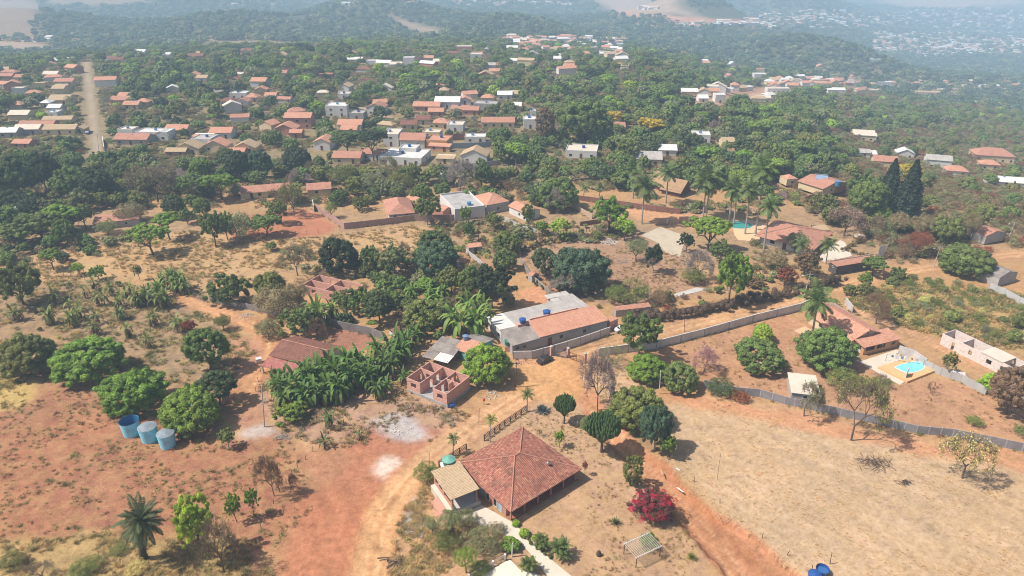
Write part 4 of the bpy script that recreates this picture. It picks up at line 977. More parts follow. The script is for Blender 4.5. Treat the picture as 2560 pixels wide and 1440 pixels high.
for yy, k in ((-W/2+3.6, 'd'), (-W/2+5.0, 'w'), (-W/2+7.0, 'w'), (-W/2+9.0, 'd')):
    if k == 'd': win_at(t, xl, yy, -1, 0, .12, .95, 2.1, DOORB, DOORB, 'door')
    else: win_at(t, xl, yy, -1, 0, .3, .8, 1.9, WH, GLASS, 'window')
for xx in (-4, 0, 4): win_at(t, xx, -W/2+2.0, 0, -1, .9, 1.3, 1.2, WH, GLASS, 'window')
win_at(t, 2, -W/2+2.0, 0, -1, .12, .95, 2.1, WOOD, WOOD, 'door')
# the star-shaped chimney pipe on the roof
ch = MB(); ch.tube([(3.4,-4.6,3.2),(3.4,-4.6,4.7)], .1, 8); ch.cone((3.4,-4.6), .34, .05, 4.7, 4.95, 8); ch.build('flue', METALG, t)
note(cx, cy, L, W, 5.5, an); MAIN = (cx, cy, an, L, W)
# ---- veranda annex with tan roof
cx, cy, an, L, W = frame_from((1047,1190), (1126,1249), (1199,1221), 4.0)
t = thing('veranda', 'open pink-walled veranda under a tan tile roof beside the farmhouse', 'veranda', (cx, cy, 0), an)
rb = MB(); rpoly(rb, [(-L/2,-W/2,3.85),(L/2,-W/2,3.95),(L/2,W/2,4.2),(-L/2,W/2,4.1)], (0,1,0), 0, .1); rb.build('roof', T_TAN, t)
m = MB(); m.box(-L/2+.4, L/2+.2, -W/2+.1, W/2-.3, 0, .95); m.build('floor', CONC, t)
m = MB(); x = -L/2+.45; yw = W/2-.4
wallrun(m, (x, -W/2+.3), (x, yw), .0, 3.85, .2, [(.5, W/2-.9, 2.1, 3.5), (W/2-.2, W-1.3, 2.1, 3.5)]); m.build('wall', PINKW, t)
m = MB(); m.box(x-.9, x-.1, -W/2+.1, W/2-.6, 0, 1.5); m.build('ledge', CONCP, t)
for q in ((-L/2+.5, -W/2+.3), (L/2-.5, -W/2+.3)): MB().box(q[0]-.13, q[0]+.13, q[1]-.13, q[1]+.13, .95, 3.87).build('post', PINKW, t)
m = MB(); m.hexa([(x-2.6,-W/2-1.2,0),(x-.95,-W/2-1.2,0),(x-.95,W/2-3.5,0),(x-2.6,W/2-3.5,0)], [(x-2.2,-W/2-1.2,.25),(x-.95,-W/2-1.2,1.3),(x-.95,W/2-3.5,1.3),(x-2.2,W/2-3.5,.25)]); m.build('ramp', PINKW, t)
note(cx, cy, L, W, 4.2, an)
tt = thing('table', 'dark table in the shade of the open veranda', 'table', (cx+1, cy+.5, .95), an)
MB().box(-1, 1, -.5, .5, .7, .76).build('table_top', WOOD, tt)
for a in (-.85, .85):
    for b in (-.4, .4): MB().box(a-.04, a+.04, b-.04, b+.04, 0, .7).build('leg', WOOD, tt)
# ---- slabs and courts
def slab(name, pts, z, mat, kind='structure', z0=-.05, label=None, cat=None):
    p = [P(*q, z) for q in pts]; p2 = [(q.x, q.y) for q in p]
    if sum(p2[i][0]*p2[(i+1)%len(p2)][1]-p2[(i+1)%len(p2)][0]*p2[i][1] for i in range(len(p2))) < 0: p2.reverse()
    o = MB().prism(p2, z0, z).build(name, mat); 
    if kind: o['kind'] = kind
    if label: tag(o, label, cat)
    c = np.mean(p2, 0); GC.append((c[0], c[1], max(math.hypot(a-c[0], b-c[1]) for a, b in p2)*.8)); return o
slab('concrete_path', [(1146,1292),(1203,1262),(1232,1278),(1282,1306),(1376,1397),(1436,1446),(1520,1520),(1450,1560),(1375,1450),(1342,1402),(1298,1352),(1240,1328)], .10, CONCP)
slab('terrace_floor', [(1170,1500),(1190,1448),(1262,1404),(1276,1400),(1300,1424),(1345,1436),(1372,1452),(1440,1560)], .14, plain('white_terrace', alb(244,232,208), .8, alb(220,200,172), .35, .3))
slab('court_paving', [(1603,588),(1650,567),(1716,590),(1700,642),(1668,634),(1640,604)], .08, plain('court_cement', alb(206,190,166), .9, alb(166,150,128), .6, .4))
slab('pool_terrace', [(1832,556),(1870,548),(1920,560),(1915,585),(1900,604),(1846,600),(1835,585)], .06, plain('sandy_paving', alb(232,196,152), .85, alb(206,166,124), .4, .4))
slab('yard_paving', [(2125,892),(2152,903),(2240,874),(2292,889),(2194,918),(2264,952),(2250,962)], .06, CONCP)
slab('house_paving', [(1985,826),(2012,816),(2064,842),(2040,856)], .08, plain('tan_paving', alb(222,186,146), .85, alb(196,158,120), .4, .5))
slab('garden_path', [(1685,735),(1742,718),(1775,722),(1690,742)], .06, CONC)
slab('drive_paving', [(2045,640),(2100,600),(2112,605),(2130,640),(2060,655)], .05, CONCP)
# ---- 2 unfinished brick houses (roofless)
def shell(label, A, B, C, z, plan, wm, plinth=None, z0=0., name='unfinished_house', dz=0):
    cx, cy, an, L, W = frame_from(A, B, C, z); t = thing(name, label, 'unfinished house', (cx, cy, 0), an); k = 0
    if plinth: MB().box(-L/2-.15, L/2+.15, -W/2-.15, W/2+.15, 0, plinth).build('plinth', CONCD, t)
    for (a0, b0, a1, b1, op) in plan:   # fractions: a along B-C, b along B-A
        m = MB(); p0 = ((a0-.5)*L, (b0-.5)*W); p1 = ((a1-.5)*L, (b1-.5)*W); ln = math.hypot(p1[0]-p0[0], p1[1]-p0[1])
        wallrun(m, p0, p1, plinth or 0, z-.004*k, .17, [(u0*ln, u1*ln, za, zb) for u0, u1, za, zb in op]); m.build('wall', wm, t); k += 1
    note(cx, cy, L, W, z, an); return t
shell('roofless red brick house shell with several rooms beside the big mango tree', (1008,950), (1117,984), (1173,941), 3.6, [
  (0,0,1,0,[]), (1,0,1,1,[(.3,.4,1.2,2.6)]), (0,1,1,1,[(.55,.7,.7,2.8)]), (0,.0,0,.34,[(.3,.7,1.7,2.8)]), (0,.66,0,1,[(.3,.7,1.7,2.8)]),
  (0,.34,.57,.34,[(.6,.8,.7,2.7)]), (0,.66,.6,.66,[(.65,.85,.7,2.7)]), (.57,0,.57,.34,[(.35,.6,.7,2.7)]), (.6,.66,.6,1,[(.3,.6,.7,2.7)]), (.6,.66,1,.66,[(.2,.5,.7,2.7)]), (.57,.34,1,.34,[(.5,.75,.7,2.7)]), (.4,.18,.57,.18,[])], BRW, .7)
shell('roofless pinkish brick house shell half hidden behind banana plants', (793,690), (868,738), (908,712), 3.0, [
  (0,0,1,0,[]), (1,0,1,1,[(.15,.3,1,2.2),(.6,.75,1,2.2)]), (0,1,1,1,[]), (0,0,0,1,[(.3,.4,1,2.2),(.7,.8,1,2.2)]), (0,.5,1,.5,[(.6,.75,0,2.2)]), (.5,0,.5,1,[(.2,.3,0,2.1)])], BRW)
t = shell('long roofless pale block building with one slab room at its right end', (2364,832), (2536,920), (2568,908), 3.0, [
  (0,0,1,0,[(.3,.6,1,2.2)]), (1,0,1,1,[(.15,.2,1,2.2)]), (0,1,1,1,[]), (0,0,0,1,[(.1,.16,1,2.1),(.28,.35,1,2.1),(.55,.6,1,2.1),(.8,.84,0,2.1)]), (0,.72,1,.72,[]), (0,.45,1,.45,[(.3,.5,0,2.1)]), (0,.18,1,.18,[])], BRPALE)
cx, cy, an, L, W = frame_from((2364,832), (2536,920), (2568,908), 3.0)
MB().box(-L/2-.2, L/2+.2, -W/2+W*.14, -W/2+W*.44, 3.0, 3.14).build('roof_slab', CONCP, t)
# ---- 3 teal house
cx, cy, an, L, W = frame_from((1139,869), (1184,884), (1232,846), 2.7)
t = house('small teal-walled house with orange and grey roof left of the big mango tree', (cx, cy), an, L, W, 2.6, 'gy', .9, .35, TEAL, T_ORANGE, [('l', 1.2, 1, .9, 1.1), ('l', -1.3, .1, .85, 2.05, 'door')], rm2=R_FIBROD)
cx, cy, an, L, W = frame_from((1057,889), (1119,907), (1168,857), 2.4)
t = thing('carport', 'patched grey sheet roof on posts attached beside the teal house', 'carport', (cx, cy, 0), an)
m = MB(); rpoly(m, [(-L/2,-W/2,2.3),(-L/6,-W/2,2.45),(-L/6,W*.05,2.5),(-L/2,W*.05,2.35)], (0,1,0), 0, .06); rpoly(m, [(-L/6+.02,-W/2,2.55),(L/2,-W/2+.4,2.75),(L/2,W/2,2.75),(-L/6+.02,W/2,2.55)], (0,1,0), 1, .06); rpoly(m, [(-L/2,W*.05+.03,2.42),(-L/6,W*.05+.03,2.5),(-L/6,W/2,2.5),(-L/2,W/2,2.42)], (0,1,0), 1, .06)
m.build('roof', [R_WHITE, R_FIBROD], t)
for a in (-.45, .0, .45):
    for b in (-.45, .45): MB().tube([(a*L, b*W, 0), (a*L, b*W, 2.4)], .08, 6).build('post', WOOD, t)
note(cx, cy, L, W, 2.6, an)
# ---- 4 warehouse-like long building
cx, cy, an, L, W = frame_from((1214,793), (1281,857), (1519,799), 3.4)
t = thing('warehouse', 'long grey-walled building with orange tile and pale sheet roofs in the centre', 'building', (cx, cy, 0), an)
X = lambda f: (f-.5)*L
Y = lambda f: (f-.5)*W
m = MB(); m.hexa([(X(0),Y(0),0),(X(1),Y(0),0),(X(1),Y(.45),0),(X(0),Y(.45),0)], [(X(0),Y(0),2.6),(X(1),Y(0),3.3),(X(1),Y(.45),4.3),(X(0),Y(.45),3.6)]); m.build('wall', CONCD, t)
m = MB(); m.box(X(0)+.01, X(.93), Y(.45), Y(1), 0, 3.3); m.build('wall', WH, t)
m = MB(); rpoly(m, [(X(.27),Y(0)-.4,3.32),(X(1)+.2,Y(0)-.4,3.42),(X(1)+.2,Y(.46),4.5),(X(.27),Y(.46),4.4)], (1,0,0)); m.build('roof', T_ORANGE, t).__setitem__('label', 'orange tile roof')
m = MB(); rpoly(m, [(X(0)-.3,Y(0)-.3,2.7),(X(.27)-.02,Y(0)-.3,3.0),(X(.27)-.02,Y(.45),3.8),(X(0)-.3,Y(.45),3.6)], (1,0,0), 0, .06); m.build('roof', R_FIBROD, t)
m = MB(); rpoly(m, [(X(0)-.3,Y(.45)+.02,3.7),(X(.16),Y(.45)+.02,3.7),(X(.16),Y(1)+.3,3.35),(X(0)-.3,Y(1)+.3,3.35)], (0,1,0), 0, .06); m.build('roof', R_WHITE, t)
m = MB(); rpoly(m, [(X(.16)+.02,Y(.47),3.75),(X(.8),Y(.47),4.05),(X(.8),Y(1)+.2,3.5),(X(.16)+.02,Y(1)+.2,3.4)], (1,0,0), 0, .06); rpoly(m, [(X(.8)+.02,Y(.5),3.8),(X(.97),Y(.5),3.85),(X(.97),Y(1.15),3.5),(X(.8)+.02,Y(1.15),3.45)], (1,0,0), 0, .06); m.build('roof', R_FIBRO, t)
m = MB(); m.box(X(.16), X(.3), Y(.4), Y(.47), 3.2, 4.3); m.box(X(.3)+.01, X(.82), Y(.455), Y(.475), 3.4, 4.75); m.build('fire_wall', BRW, t)
m = MB(); m.box(X(.72), X(.93)-.3, Y(1), Y(1.28), 0, 3.2); m.build('extension', CONC, t)
m = MB(); m.box(X(.70), X(.95), Y(1.16), Y(1.32), 3.2, 3.35); m.build('extension_roof', CONC, t)
for fx in (.05, .12): win_at(t, X(fx), Y(0), 0, -1, 1.2, .9, .7, GREYW, GLASS, 'window')
for fx, k in ((.38, 0), (.5, 1), (.75, 1)):
    if k: win_at(t, X(fx), Y(0), 0, -1, 1.3, .9, .9, GREYW, GLASS, 'window')
    else: win_at(t, X(fx), Y(0), 0, -1, .05, 1.0, 2.1, RUST, RUST, 'door')
for fy, k in ((.55, 1), (.7, 0), (.85, 1), (.15, 0)):
    if k: win_at(t, X(0)+.01, Y(fy), -1, 0, 1.1, 1.0, 1.0, WH, GLASS, 'window')
    else: win_at(t, X(0)+(.01 if fy > .4 else 0), Y(fy), -1, 0, .05, 1.1, 2.1, WH, WH, 'door')
note(cx, cy, L, W, 4.4, an); WARE = (cx, cy, an, L, W)
def local(fr, fx, fy, z): 
    cx, cy, an, L, W = fr; a, b = (fx-.5)*L, (fy-.5)*W
    return Vector((cx+math.cos(an)*a-math.sin(an)*b, cy+math.sin(an)*a+math.cos(an)*b, z))
tank(0,0,.85,1.0,BLUEP,'left blue water tank on the roof of the long grey building', 4.3, base=local(WARE,.22,.44,0))
tank(0,0,.95,1.1,BLUEP,'blue water tank with white lid behind the orange tile roof', 4.1, base=local(WARE,.5,.53,0))
tank(1271,862,.95,1.1,GREENP,'small green water tank at the near corner of the long grey building', 1.6)
st_ = thing('tank_stand', 'brick stand under the small green water tank', 'stand', (*P(1271,862,1.6)[:2], 0)); MB().box(-.8,.8,-.8,.8,0,1.6).build('pier', BRW, st_)
tank(1164,848,.7,.9,plain('faded_blue_plastic', alb(120,150,190), .5),'faded blue water tank on the roof of the teal house', 3.4)
# ---- 5 brown roofed house
cx, cy, an, L, W = frame_from((678,886), (788,914), (848,866), 2.8)
t = house('brown tile roofed house half hidden by the banana grove', (cx, cy), an, L, W, 2.8, 'gy', 1.5, .4, WH, T_BROWN, [('f', -1.5, 1, 1.1, 1.1), ('f', 1.6, 1, 1.1, 1.1), ('l', 2, 1, 1, 1), ('l', -2, .1, .9, 2.1, 'door')], cap=T_PINK)
m = MB(); rpoly(m, [(-L/2-3.9,-W/2+3,2.0),(-L/2-.5,-W/2+3,2.5),(-L/2-.5,W/2,2.5),(-L/2-3.9,W/2+.1,2.0)], (0,1,0)); m.build('porch_roof', tiles('faded_pink_tiles', [alb(196,128,116), alb(184,112,100), alb(206,140,128)], .36, .5, alb(130,90,80), .5), t)
for b in (-W/2+3.3, 0, W/2-.3): MB().box(-L/2-3.75, -L/2-3.5, b-.12, b+.12, 0, 2.0).build('post', GREYW, t)
m = MB(); m.box(-L/2-3.72, -L/2-3.55, -W/2+3.5, -.2, 0, .9); m.build('low_wall', GREYW, t)
# ---- 6 orange house with pool on the right
cx, cy, an, L, W = frame_from((2029,783), (2130,847), (2206,829), 3.0)
t = house('long orange tile roofed bungalow beside the swimming pool', (cx, cy), an, L, W, 2.8, 'gy', 1.9, .5, CREAM, T_ORANGE, [('l', -3, 1, 1.2, 1.1), ('l', 0, 1, 1.2, 1.1), ('l', 3.5, .1, .9, 2.1, 'door'), ('f', 0, 3.3, .5, .5), ('l', 6, 1, 1, 1)], cap=T_PINK)
cx, cy, an, L, W = frame_from((2133,848), (2161,869), (2255,846), 2.5)
PORCH = (cx, cy, an, L, W)
m = MB(); m2 = thing('porch', 'peach porch with orange tile roof and open arches facing the pool', 'porch', (cx, cy, 0), an)
rpoly(m, [(-L/2,-W/2,2.45),(L/2,-W/2,2.45),(L/2,W/2+.4,3.2),(-L/2,W/2+.4,3.2)], (1,0,0)); m.build('roof', T_ORANGE, m2)
m = MB(); wallrun(m, (-L/2+.5,-W/2+.5), (L/2-.4,-W/2+.5), 0, 2.4, .25, [(.6, L*.3, .9, 2.15), (L*.34, L*.58, .9, 2.15), (L*.74, L*.84, 1.0, 2.0)]); wallrun(m, (-L/2+.6,-W/2+.63), (-L/2+.6,W/2-.2), 0, 2.397, .25, [(.6, W-1.2, .02, 2.15)])
m.build('wall', PEACH, m2); MB().box(L*.08, L/2-.6, -W/2+.9, W/2-.1, 0, 2.5).build('room', CREAM, m2); MB().box(-L/2+.7, L/2-.6, -W/2+.62, W/2-.2, 0, .12).build('floor', CONC, m2)
note(cx, cy, L, W, 3, an)
# pool
g = [P(*q, .55) for q in ((2195,917),(2284,889),(2350,921),(2269,953))]
t = thing('swimming_pool', 'bright turquoise pool with rounded end in a raised tan deck', 'swimming pool', (g[0].x, g[0].y, 0)); o_ = g[0]
pl = [P(*q, .58) for q in ((2238,917),(2256,910),(2275,905),(2291,904),(2303,906),(2311,912),(2310,919),(2301,925),(2285,929),(2268,931),(2252,924))]
pl2 = [(q.x-o_.x, q.y-o_.y) for q in pl]; dk = [(q.x-o_.x, q.y-o_.y) for q in g]
def ccw(p): return p if sum(p[i][0]*p[(i+1)%len(p)][1]-p[(i+1)%len(p)][0]*p[i][1] for i in range(len(p))) > 0 else p[::-1]
MB().prism(ccw(dk), 0, .5).build('deck', plain('tan_deck', alb(236,186,132), .8, alb(216,160,108), .4, .6), t)
c_ = np.mean(pl2, 0); MB().prism(ccw([(c_[0]+(a-c_[0])*1.1, c_[1]+(b-c_[1])*1.1) for a, b in pl2]), .3, .53).build('coping', WH, t); MB().prism(ccw(pl2), .3, .545).build('water', WATER, t)
GC.append((g[0].x+5, g[0].y-1, 9))
g = P(2266,940,.5); t = thing('screen_panel', 'upright white panel standing at the near edge of the pool deck', 'panel', (g.x, g.y, 0), .9); MB().box(-1.0,1.0,-.06,.06,0,2.6).build('board', WH, t)
g = P(1848,563); t = thing('round_pool', 'oval green swimming pool behind the tall palms', 'swimming pool', (g.x, g.y, 0)); ring = [(math.cos(a)*4.6, math.sin(a)*3.6) for a in np.linspace(0, 2*math.pi, 28, endpoint=False)]
MB().prism([(a*1.12, b*1.12) for a, b in ring], 0, .12).build('coping', CONCP, t); MB().prism(ring, 0, .135).build('water', WATERG, t)
# shed at the precast wall
cx, cy, an, L, W = frame_from((1991,938), (1981,979), (2049,987), 2.4)
house('small cream flat-roofed shed built against the grey precast wall', (cx, cy), an, L, W, 2.3, 'sy', .5, .25, GREYW, CONCP, [('f', 0, 1, .8, .7)], cat='shed', name='shed')
# ---- 8 red hip house, outbuilding
cx, cy, an, L, W = frame_from((1886,588), (2036,624), (2084,580), 2.9)
house('wide red tile roofed villa between the palms and the green pool', (cx, cy), an, L, W, 2.8, 'hip', 2.6, 0, WH, T_PINK, [('l', -4, 1, 1.5, 1.2), ('l', 3, 1, 1.5, 1.2), ('f', 1, 1, 1.2, 1.2), ('l', 0, .1, 1, 2.1, 'door')], cap=T_PINK, inset=1.4)
cx, cy, an, L, W = frame_from((2062,657), (2093,665), (2202,647), 3.0)
house('low outbuilding with flat pink tile roof and black-stained side wall by the road', (cx, cy), an, L, W, 3.0, 'sy', .35, .3, plain('black_stained_wall', alb(104,96,94), .9, alb(56,52,52), .8, .5), T_PINK, [('l', 0, 1.9, .5, .5)], cat='outbuilding', name='outbuilding')
g = P(2203,650); t = thing('sheet_screen', 'tall curved white sheet screen behind the black-stained outbuilding', 'screen', (g.x, g.y, 0), .15)
m = MB(); prev = None
for i in range(9):
    a = i/8*1.2; x = -1.6+3.4*i/8; y = 1.2*math.sin(a*1.5)
    if prev: m.prism(ccw([prev, (x, y), (x, y+.08), (prev[0], prev[1]+.08)]), 0, 4.6)
    prev = (x, y)
m.build('sheet', R_WHITE, t)
# ---- mid distance houses
def hq(label, A, B, C, z, **k):
    cx, cy, an, L, W = frame_from(A, B, C, z); k.setdefault('oh', 0.0); return house(label, (cx, cy), an, L, W, z-.1, **k)
hq('white bungalow with pink hip roof inside the long brick boundary wall', (935,501), (967,537), (1038,531), 3.0, kind='hip', rise=2.4, wm=WH, rm=T_PINK, inset=.9, wins=[('l', 0, 1, 1, 1), ('f', -2, 1, 1.2, 1.1), ('f', 2, .1, 1, 2.1, 'door')])
hq('orange tiled house squeezed left of the grey flat-roofed block', (1048,484), (1108,528), (1132,520), 3.0, kind='gy', rise=1.0, wm=PINKW, rm=T_ORANGE, wins=[('l', 0, 1, 1, 1)])
t = hq('white block with grey flat roof and blue tank behind the brick wall', (1095,489), (1137,527), (1212,517), 3.9, kind='par', rise=0, wm=WH, rm=CONCD, ph=.7, wins=[('f', -2, 1.2, 1.1, 1), ('l', 1, 1.2, 1, 1)])
tank(1173,512,.8,1.0,plain('cyan_plastic', alb(80,150,190), .5),'blue water tank on the grey flat-roofed block',4.0)
hq('house with broad orange hip roof and lower tiled skirt', (1165,493), (1216,513), (1274,502), 3.6, kind='hip', rise=2.2, wm=GREYW, rm=T_ORANGE, wins=[('f', 0, 1, 1.2, 1.1)])
hq('white-walled cottage with small orange gable and chimney block', (1277,512), (1316,532), (1350,523), 3.2, kind='gy', rise=1.2, wm=WH, rm=T_ORANGE, oh=.4, wins=[('f', 0, 1, 1.3, 1.3), ('l', 1, 1, 1, 1)])
hq('long low house with pink tile roof and shaded openings left of the brown trees', (590,466), (600,482), (722,472), 2.8, kind='gx', rise=1.2, wm=CREAM, rm=T_PINK, oh=.5, wins=[('f', -5, .1, 1, 2, 'door'), ('f', -2, 1, 1.3, 1.1), ('f', 3, .1, 4, 2.2, 'opening')])
hq('small house with faded pink roof right of the long low house', (762,458), (768,474), (826,470), 2.8, kind='gx', rise=1.3, wm=CREAM, rm=T_PINK, oh=.4, wins=[('f', -1, 1, 1.2, 1.1)])
hq('low grey-white shed with brick end under the left umbrella trees', (226,543), (232,558), (346,546), 2.6, kind='sy', rise=.5, wm=GREYW, rm=T_PINK, oh=.2, wins=[('f', 3, 1, .8, .8)], cat='shed', name='shed')
hq('house with solar panel and blue tank on its pink tile roof', (2020,446), (2058,470), (2118,455), 3.2, kind='gy', rise=1.6, wm=CREAM, rm=T_PINK, oh=.5, wins=[('f', -2, 1, 1, 1.1), ('f', 1.5, 1, 1, 1.1)])
tank(2094,464,1.3,1.7,plain('mid_blue_plastic', alb(84,140,176), .5),'large blue water tank beside the solar panel house',3.4)
g = P(2055,446,4.3); t = thing('solar_panel', 'pale blue solar water heater panel lying on the pink tile roof', 'solar panel', (g.x, g.y, 4.15), -.35)
m = MB(); m.hexa([(-2.2,-1.6,0),(2.2,-1.6,0),(2.2,1.6,.9),(-2.2,1.6,.9)], [(-2.2,-1.6,.15),(2.2,-1.6,.15),(2.2,1.6,1.05),(-2.2,1.6,1.05)]); m.build('panel', plain('panel_glass', alb(150,170,196), .25, alb(130,150,176), .3, 1, .0, .7), t); MB().tube([(-2.1,1.75,1.2),(2.1,1.75,1.2)], .22, 8).build('cylinder', METALG, t)
hq('small orange hip-roofed lodge left of the solar panel house', (1960,438), (1968,448), (1996,446), 2.8, kind='hip', rise=1.2, wm=CREAM, rm=T_ORANGE, wins=[('f', 0, 1, 1, 1)])
for i, (A, B, C, lb) in enumerate((((1634,448),(1650,462),(1692,456),'thatched hut with steep straw roof, the left one of two near the palms'), ((1680,455),(1700,478),(1728,462),'thatched hut with brick gable, the right one of two near the palms'))):
    cx, cy, an, L, W = frame_from(A, B, C, 2.5)
    house(lb, (cx, cy), an, L, W, 2.4, 'gy', 3.2, .7, plain('dark_brick', alb(126,82,70), .9), R_THATCH, [('f', 0, .1, 1, 2.0, 'door')], cat='hut', name='thatched_hut')
def small(label, A, B, C, z, kind='sy', rise=.4, wm=GREYW, rm=T_ORANGE, cat='shed', name='shed', **k): return hq(label, A, B, C, z, kind=kind, rise=rise, wm=wm, rm=rm, cat=cat, name=name, **k)
small('small grey garden shed with orange lean-to roof by the white boundary wall', (1168,611), (1172,619), (1206,615), 2.4, wins=[('f', 0, .1, .8, 1.9, 'door')])
small('tiny red-roofed kennel-like shed beside the orange yard', (1321,684), (1330,690), (1348,684), 2.2, kind='gy', rise=.7, rm=T_PINK, wm=GREYW, wins=[('f', 0, .1, .8, 1.8, 'opening')])
small('low block shed with faded tile roof beside the dirt road', (1535,768), (1540,776), (1628,766), 2.0, rm=T_PINK)
small('grey fibre roofed shed at the right edge above the white panel wall', (2462,672), (2500,694), (2545,680), 3.0, kind='gy', rise=1.2, rm=R_FIBROD, wm=GREYW, wins=[('f', 0, 2.2, .6, .5)])
small('reddish roofed cottage half hidden in dry scrub at the right', (2452,568), (2466,590), (2516,580), 3.0, kind='gy', rise=1.2, rm=T_PINK, wm=GREYW)
small('open tan-roofed garden kiosk behind the villa', (2040,564), (2041,575), (2076,574), 2.4, rm=T_TAN, wm=CREAM)
small('tiny tile roofed porch at the right end of the long grey building', (1522,796), (1526,804), (1545,796), 2.6, rm=T_ORANGE, wm=BRW)
small('round-topped pale brick oven hut left of the teal house', (975,822), (986,832), (1012,822), 1.8, kind='hip', rise=.5, rm=T_BROWN, wm=WH)
# ================================================================== WALLS, FENCES, POLES, SMALL THINGS
WALLS_AT = []
def boundary(label, pts, h, mat, th=.18, step=2.6, pmat=None, pw=.24, ph=.1, name='boundary_wall', cat='wall', group=None, coping=None, zg=0., pts_world=None, ends=True, maxposts=90):
    w_ = pts_world or [(g.x, g.y) for g in (G(*q) for q in pts)]; o0 = w_[0]; z0 = float(H(*o0)) if zg is None else zg
    t = thing(name, label, cat, (o0[0], o0[1], z0), 0, group); m = MB(); c = MB(); posts = []
    loc = [(a-o0[0], b-o0[1]) for a, b in w_]; WALLS_AT.append(w_)
    for i in range(len(loc)-1):
        a, b = Vector(loc[i]), Vector(loc[i+1]); d = b-a; L = d.length; d.normalize()
        za = 0 if zg is not None else float(H(*w_[i]))-z0; zb = 0 if zg is not None else float(H(*w_[i+1]))-z0
        n = Vector((-d.y, d.x))*th/2; k = max(1, round(L/step)) if step else 1; e = .0 if i == 0 else th*.5
        if not step:
            q = [a-n+d*e, b-n+d*th*.5, b+n+d*th*.5, a+n+d*e]; m.hexa([(v.x, v.y, zz-.3) for v, zz in zip(q, (za,zb,zb,za))], [(v.x, v.y, zz+h+.003*i) for v, zz in zip(q, (za,zb,zb,za))])
        for s in range(k if step else 0):
            f0, f1 = s/k, (s+1)/k; p, q_ = a+d*(L*f0+(pw/2 if pmat else 0)), a+d*(L*f1-(pw/2 if pmat else 0)); zz0, zz1 = za+(zb-za)*f0, za+(zb-za)*f1
            jz = random.uniform(-.03, .03)
            qq = [p-n, q_-n, q_+n, p+n]; m.hexa([(v.x, v.y, y-.3) for v, y in zip(qq, (zz0,zz1,zz1,zz0))], [(v.x, v.y, y+h+jz) for v, y in zip(qq, (zz0,zz1,zz1,zz0))])
            if pmat: posts.append((a+d*(L*f0), zz0, math.atan2(d.y, d.x)))
        if coping: c.beam((a.x, a.y, za+h+.08+.002*i), (b.x, b.y, zb+h+.08+.002*i), th+.12, .1)
    if pmat: posts.append((Vector(loc[-1]), 0 if zg is not None else float(H(*w_[-1]))-z0, 0))
    m.build('panel', mat, t)
    if coping: c.build('coping', coping, t)
    if pmat:
        pm = MB().box(-pw/2, pw/2, -pw/2, pw/2, -.3, h+ph).mesh('post', [pmat])
        for p, zz, r in posts[:maxposts]: child('post', pm, t, (p.x, p.y, zz), (1,1,1), r)
    return t
PRE = plain('precast_panel', alb(158,154,156), .9, alb(104,102,106), .6, .5, .2)
PREP = plain('precast_post', alb(190,186,184), .9, alb(130,128,126), .4, .6, .2)
WHW = plain('weathered_white_wall', alb(214,208,204), .85, alb(150,146,146), .65, .35, .2)
boundary('long pale concrete boundary wall running along the dirt road to the gateway', [(1498,890),(1640,871),(1760,840),(1880,806),(2000,776),(2022,766)], 2.1, plain('pale_grey_wall', alb(232,226,218,1.2), .85, alb(176,168,162), .6, .45), .2, 7.5, plain('wall_pilaster', alb(196,192,188), .9, alb(140,136,134), .6), .3, .02, coping=CONC)
boundary('light grey block wall curving in front of the long grey building', [(1283,898),(1330,897),(1385,882),(1450,862),(1524,836)], 2.2, plain('block_wall_grey', alb(222,214,208,1.2), .85, alb(150,142,138), .5, .4), .2, 3.2, GREYW, .22, .04)
boundary('dark grey precast panel wall zigzagging across the right side', [(1760,968),(1830,985),(1900,992),(1960,1010),(2010,1020),(2100,1040),(2200,1062),(2290,1083),(2380,1092),(2470,1110),(2640,1146)], 1.9, PRE, .12, 2.55, PREP, .2, .1, cat='wall', name='precast_wall')
boundary('pale precast panel wall behind the pool yard', [(2310,918),(2350,938),(2400,955),(2462,987)], 1.9, plain('pale_precast', alb(196,194,190), .85, alb(150,148,146), .5, .4), .12, 2.3, PREP, .2, .1, name='precast_wall')
boundary('smooth white rendered wall between the peach porch and the pool', [(2244,884),(2280,896),(2312,918)], 2.3, WHW, .2, 0)
boundary('long brick and plaster garden wall around the pink hip-roofed bungalow', [(786,523),(862,573),(950,563),(1034,552),(1130,552),(1215,541)], 2.3, plain('pale_brick_wall', alb(196,160,146), .9, alb(150,112,100), .7, .6), .2, 3.4, PINKW, .26, .05)
boundary('short white end of the brick garden wall at its left corner', [(783,515),(786,530)], 2.6, WH, .2, 0)
boundary('grey concrete wall behind the brown yard by the banana grove', [(820,812),(850,822),(930,838),(960,852)], 2.2, plain('stained_grey_wall', alb(150,142,138), .9, alb(86,80,78), .7, .4), .2, 0)
boundary('low grey concrete wall below the dark green shrubs by the small gate', [(525,752),(580,765),(640,778),(700,790)], 1.8, plain('dull_grey_wall', alb(158,150,150), .9, alb(100,94,92), .6, .4), .18, 2.6, PREP, .2, .05)
boundary('white-topped narrow wall stepping down from the small garden shed', [(1166,634),(1185,648),(1212,672),(1235,690)], 1.5, WHW, .2, 0)
boundary('weathered grey wall beside the huge dark tree in the centre garden', [(1300,655),(1330,700),(1375,738),(1420,762)], 1.7, plain('old_grey_wall', alb(170,160,150), .9, alb(110,102,96), .6, .5), .15, 0)
boundary('white panelled wall at the far right beside the grey fibre roofed shed', [(2470,726),(2510,742),(2545,762),(2620,790)], 2.4, WHW, .12, 2.6, PREP, .2, .05)
boundary('dark red brick wall in front of the thatched huts', [(1440,500),(1500,508),(1570,518),(1640,528),(1700,535)], 2.0, BRBROWN, .2, 4, BRBROWN, .3, .05)
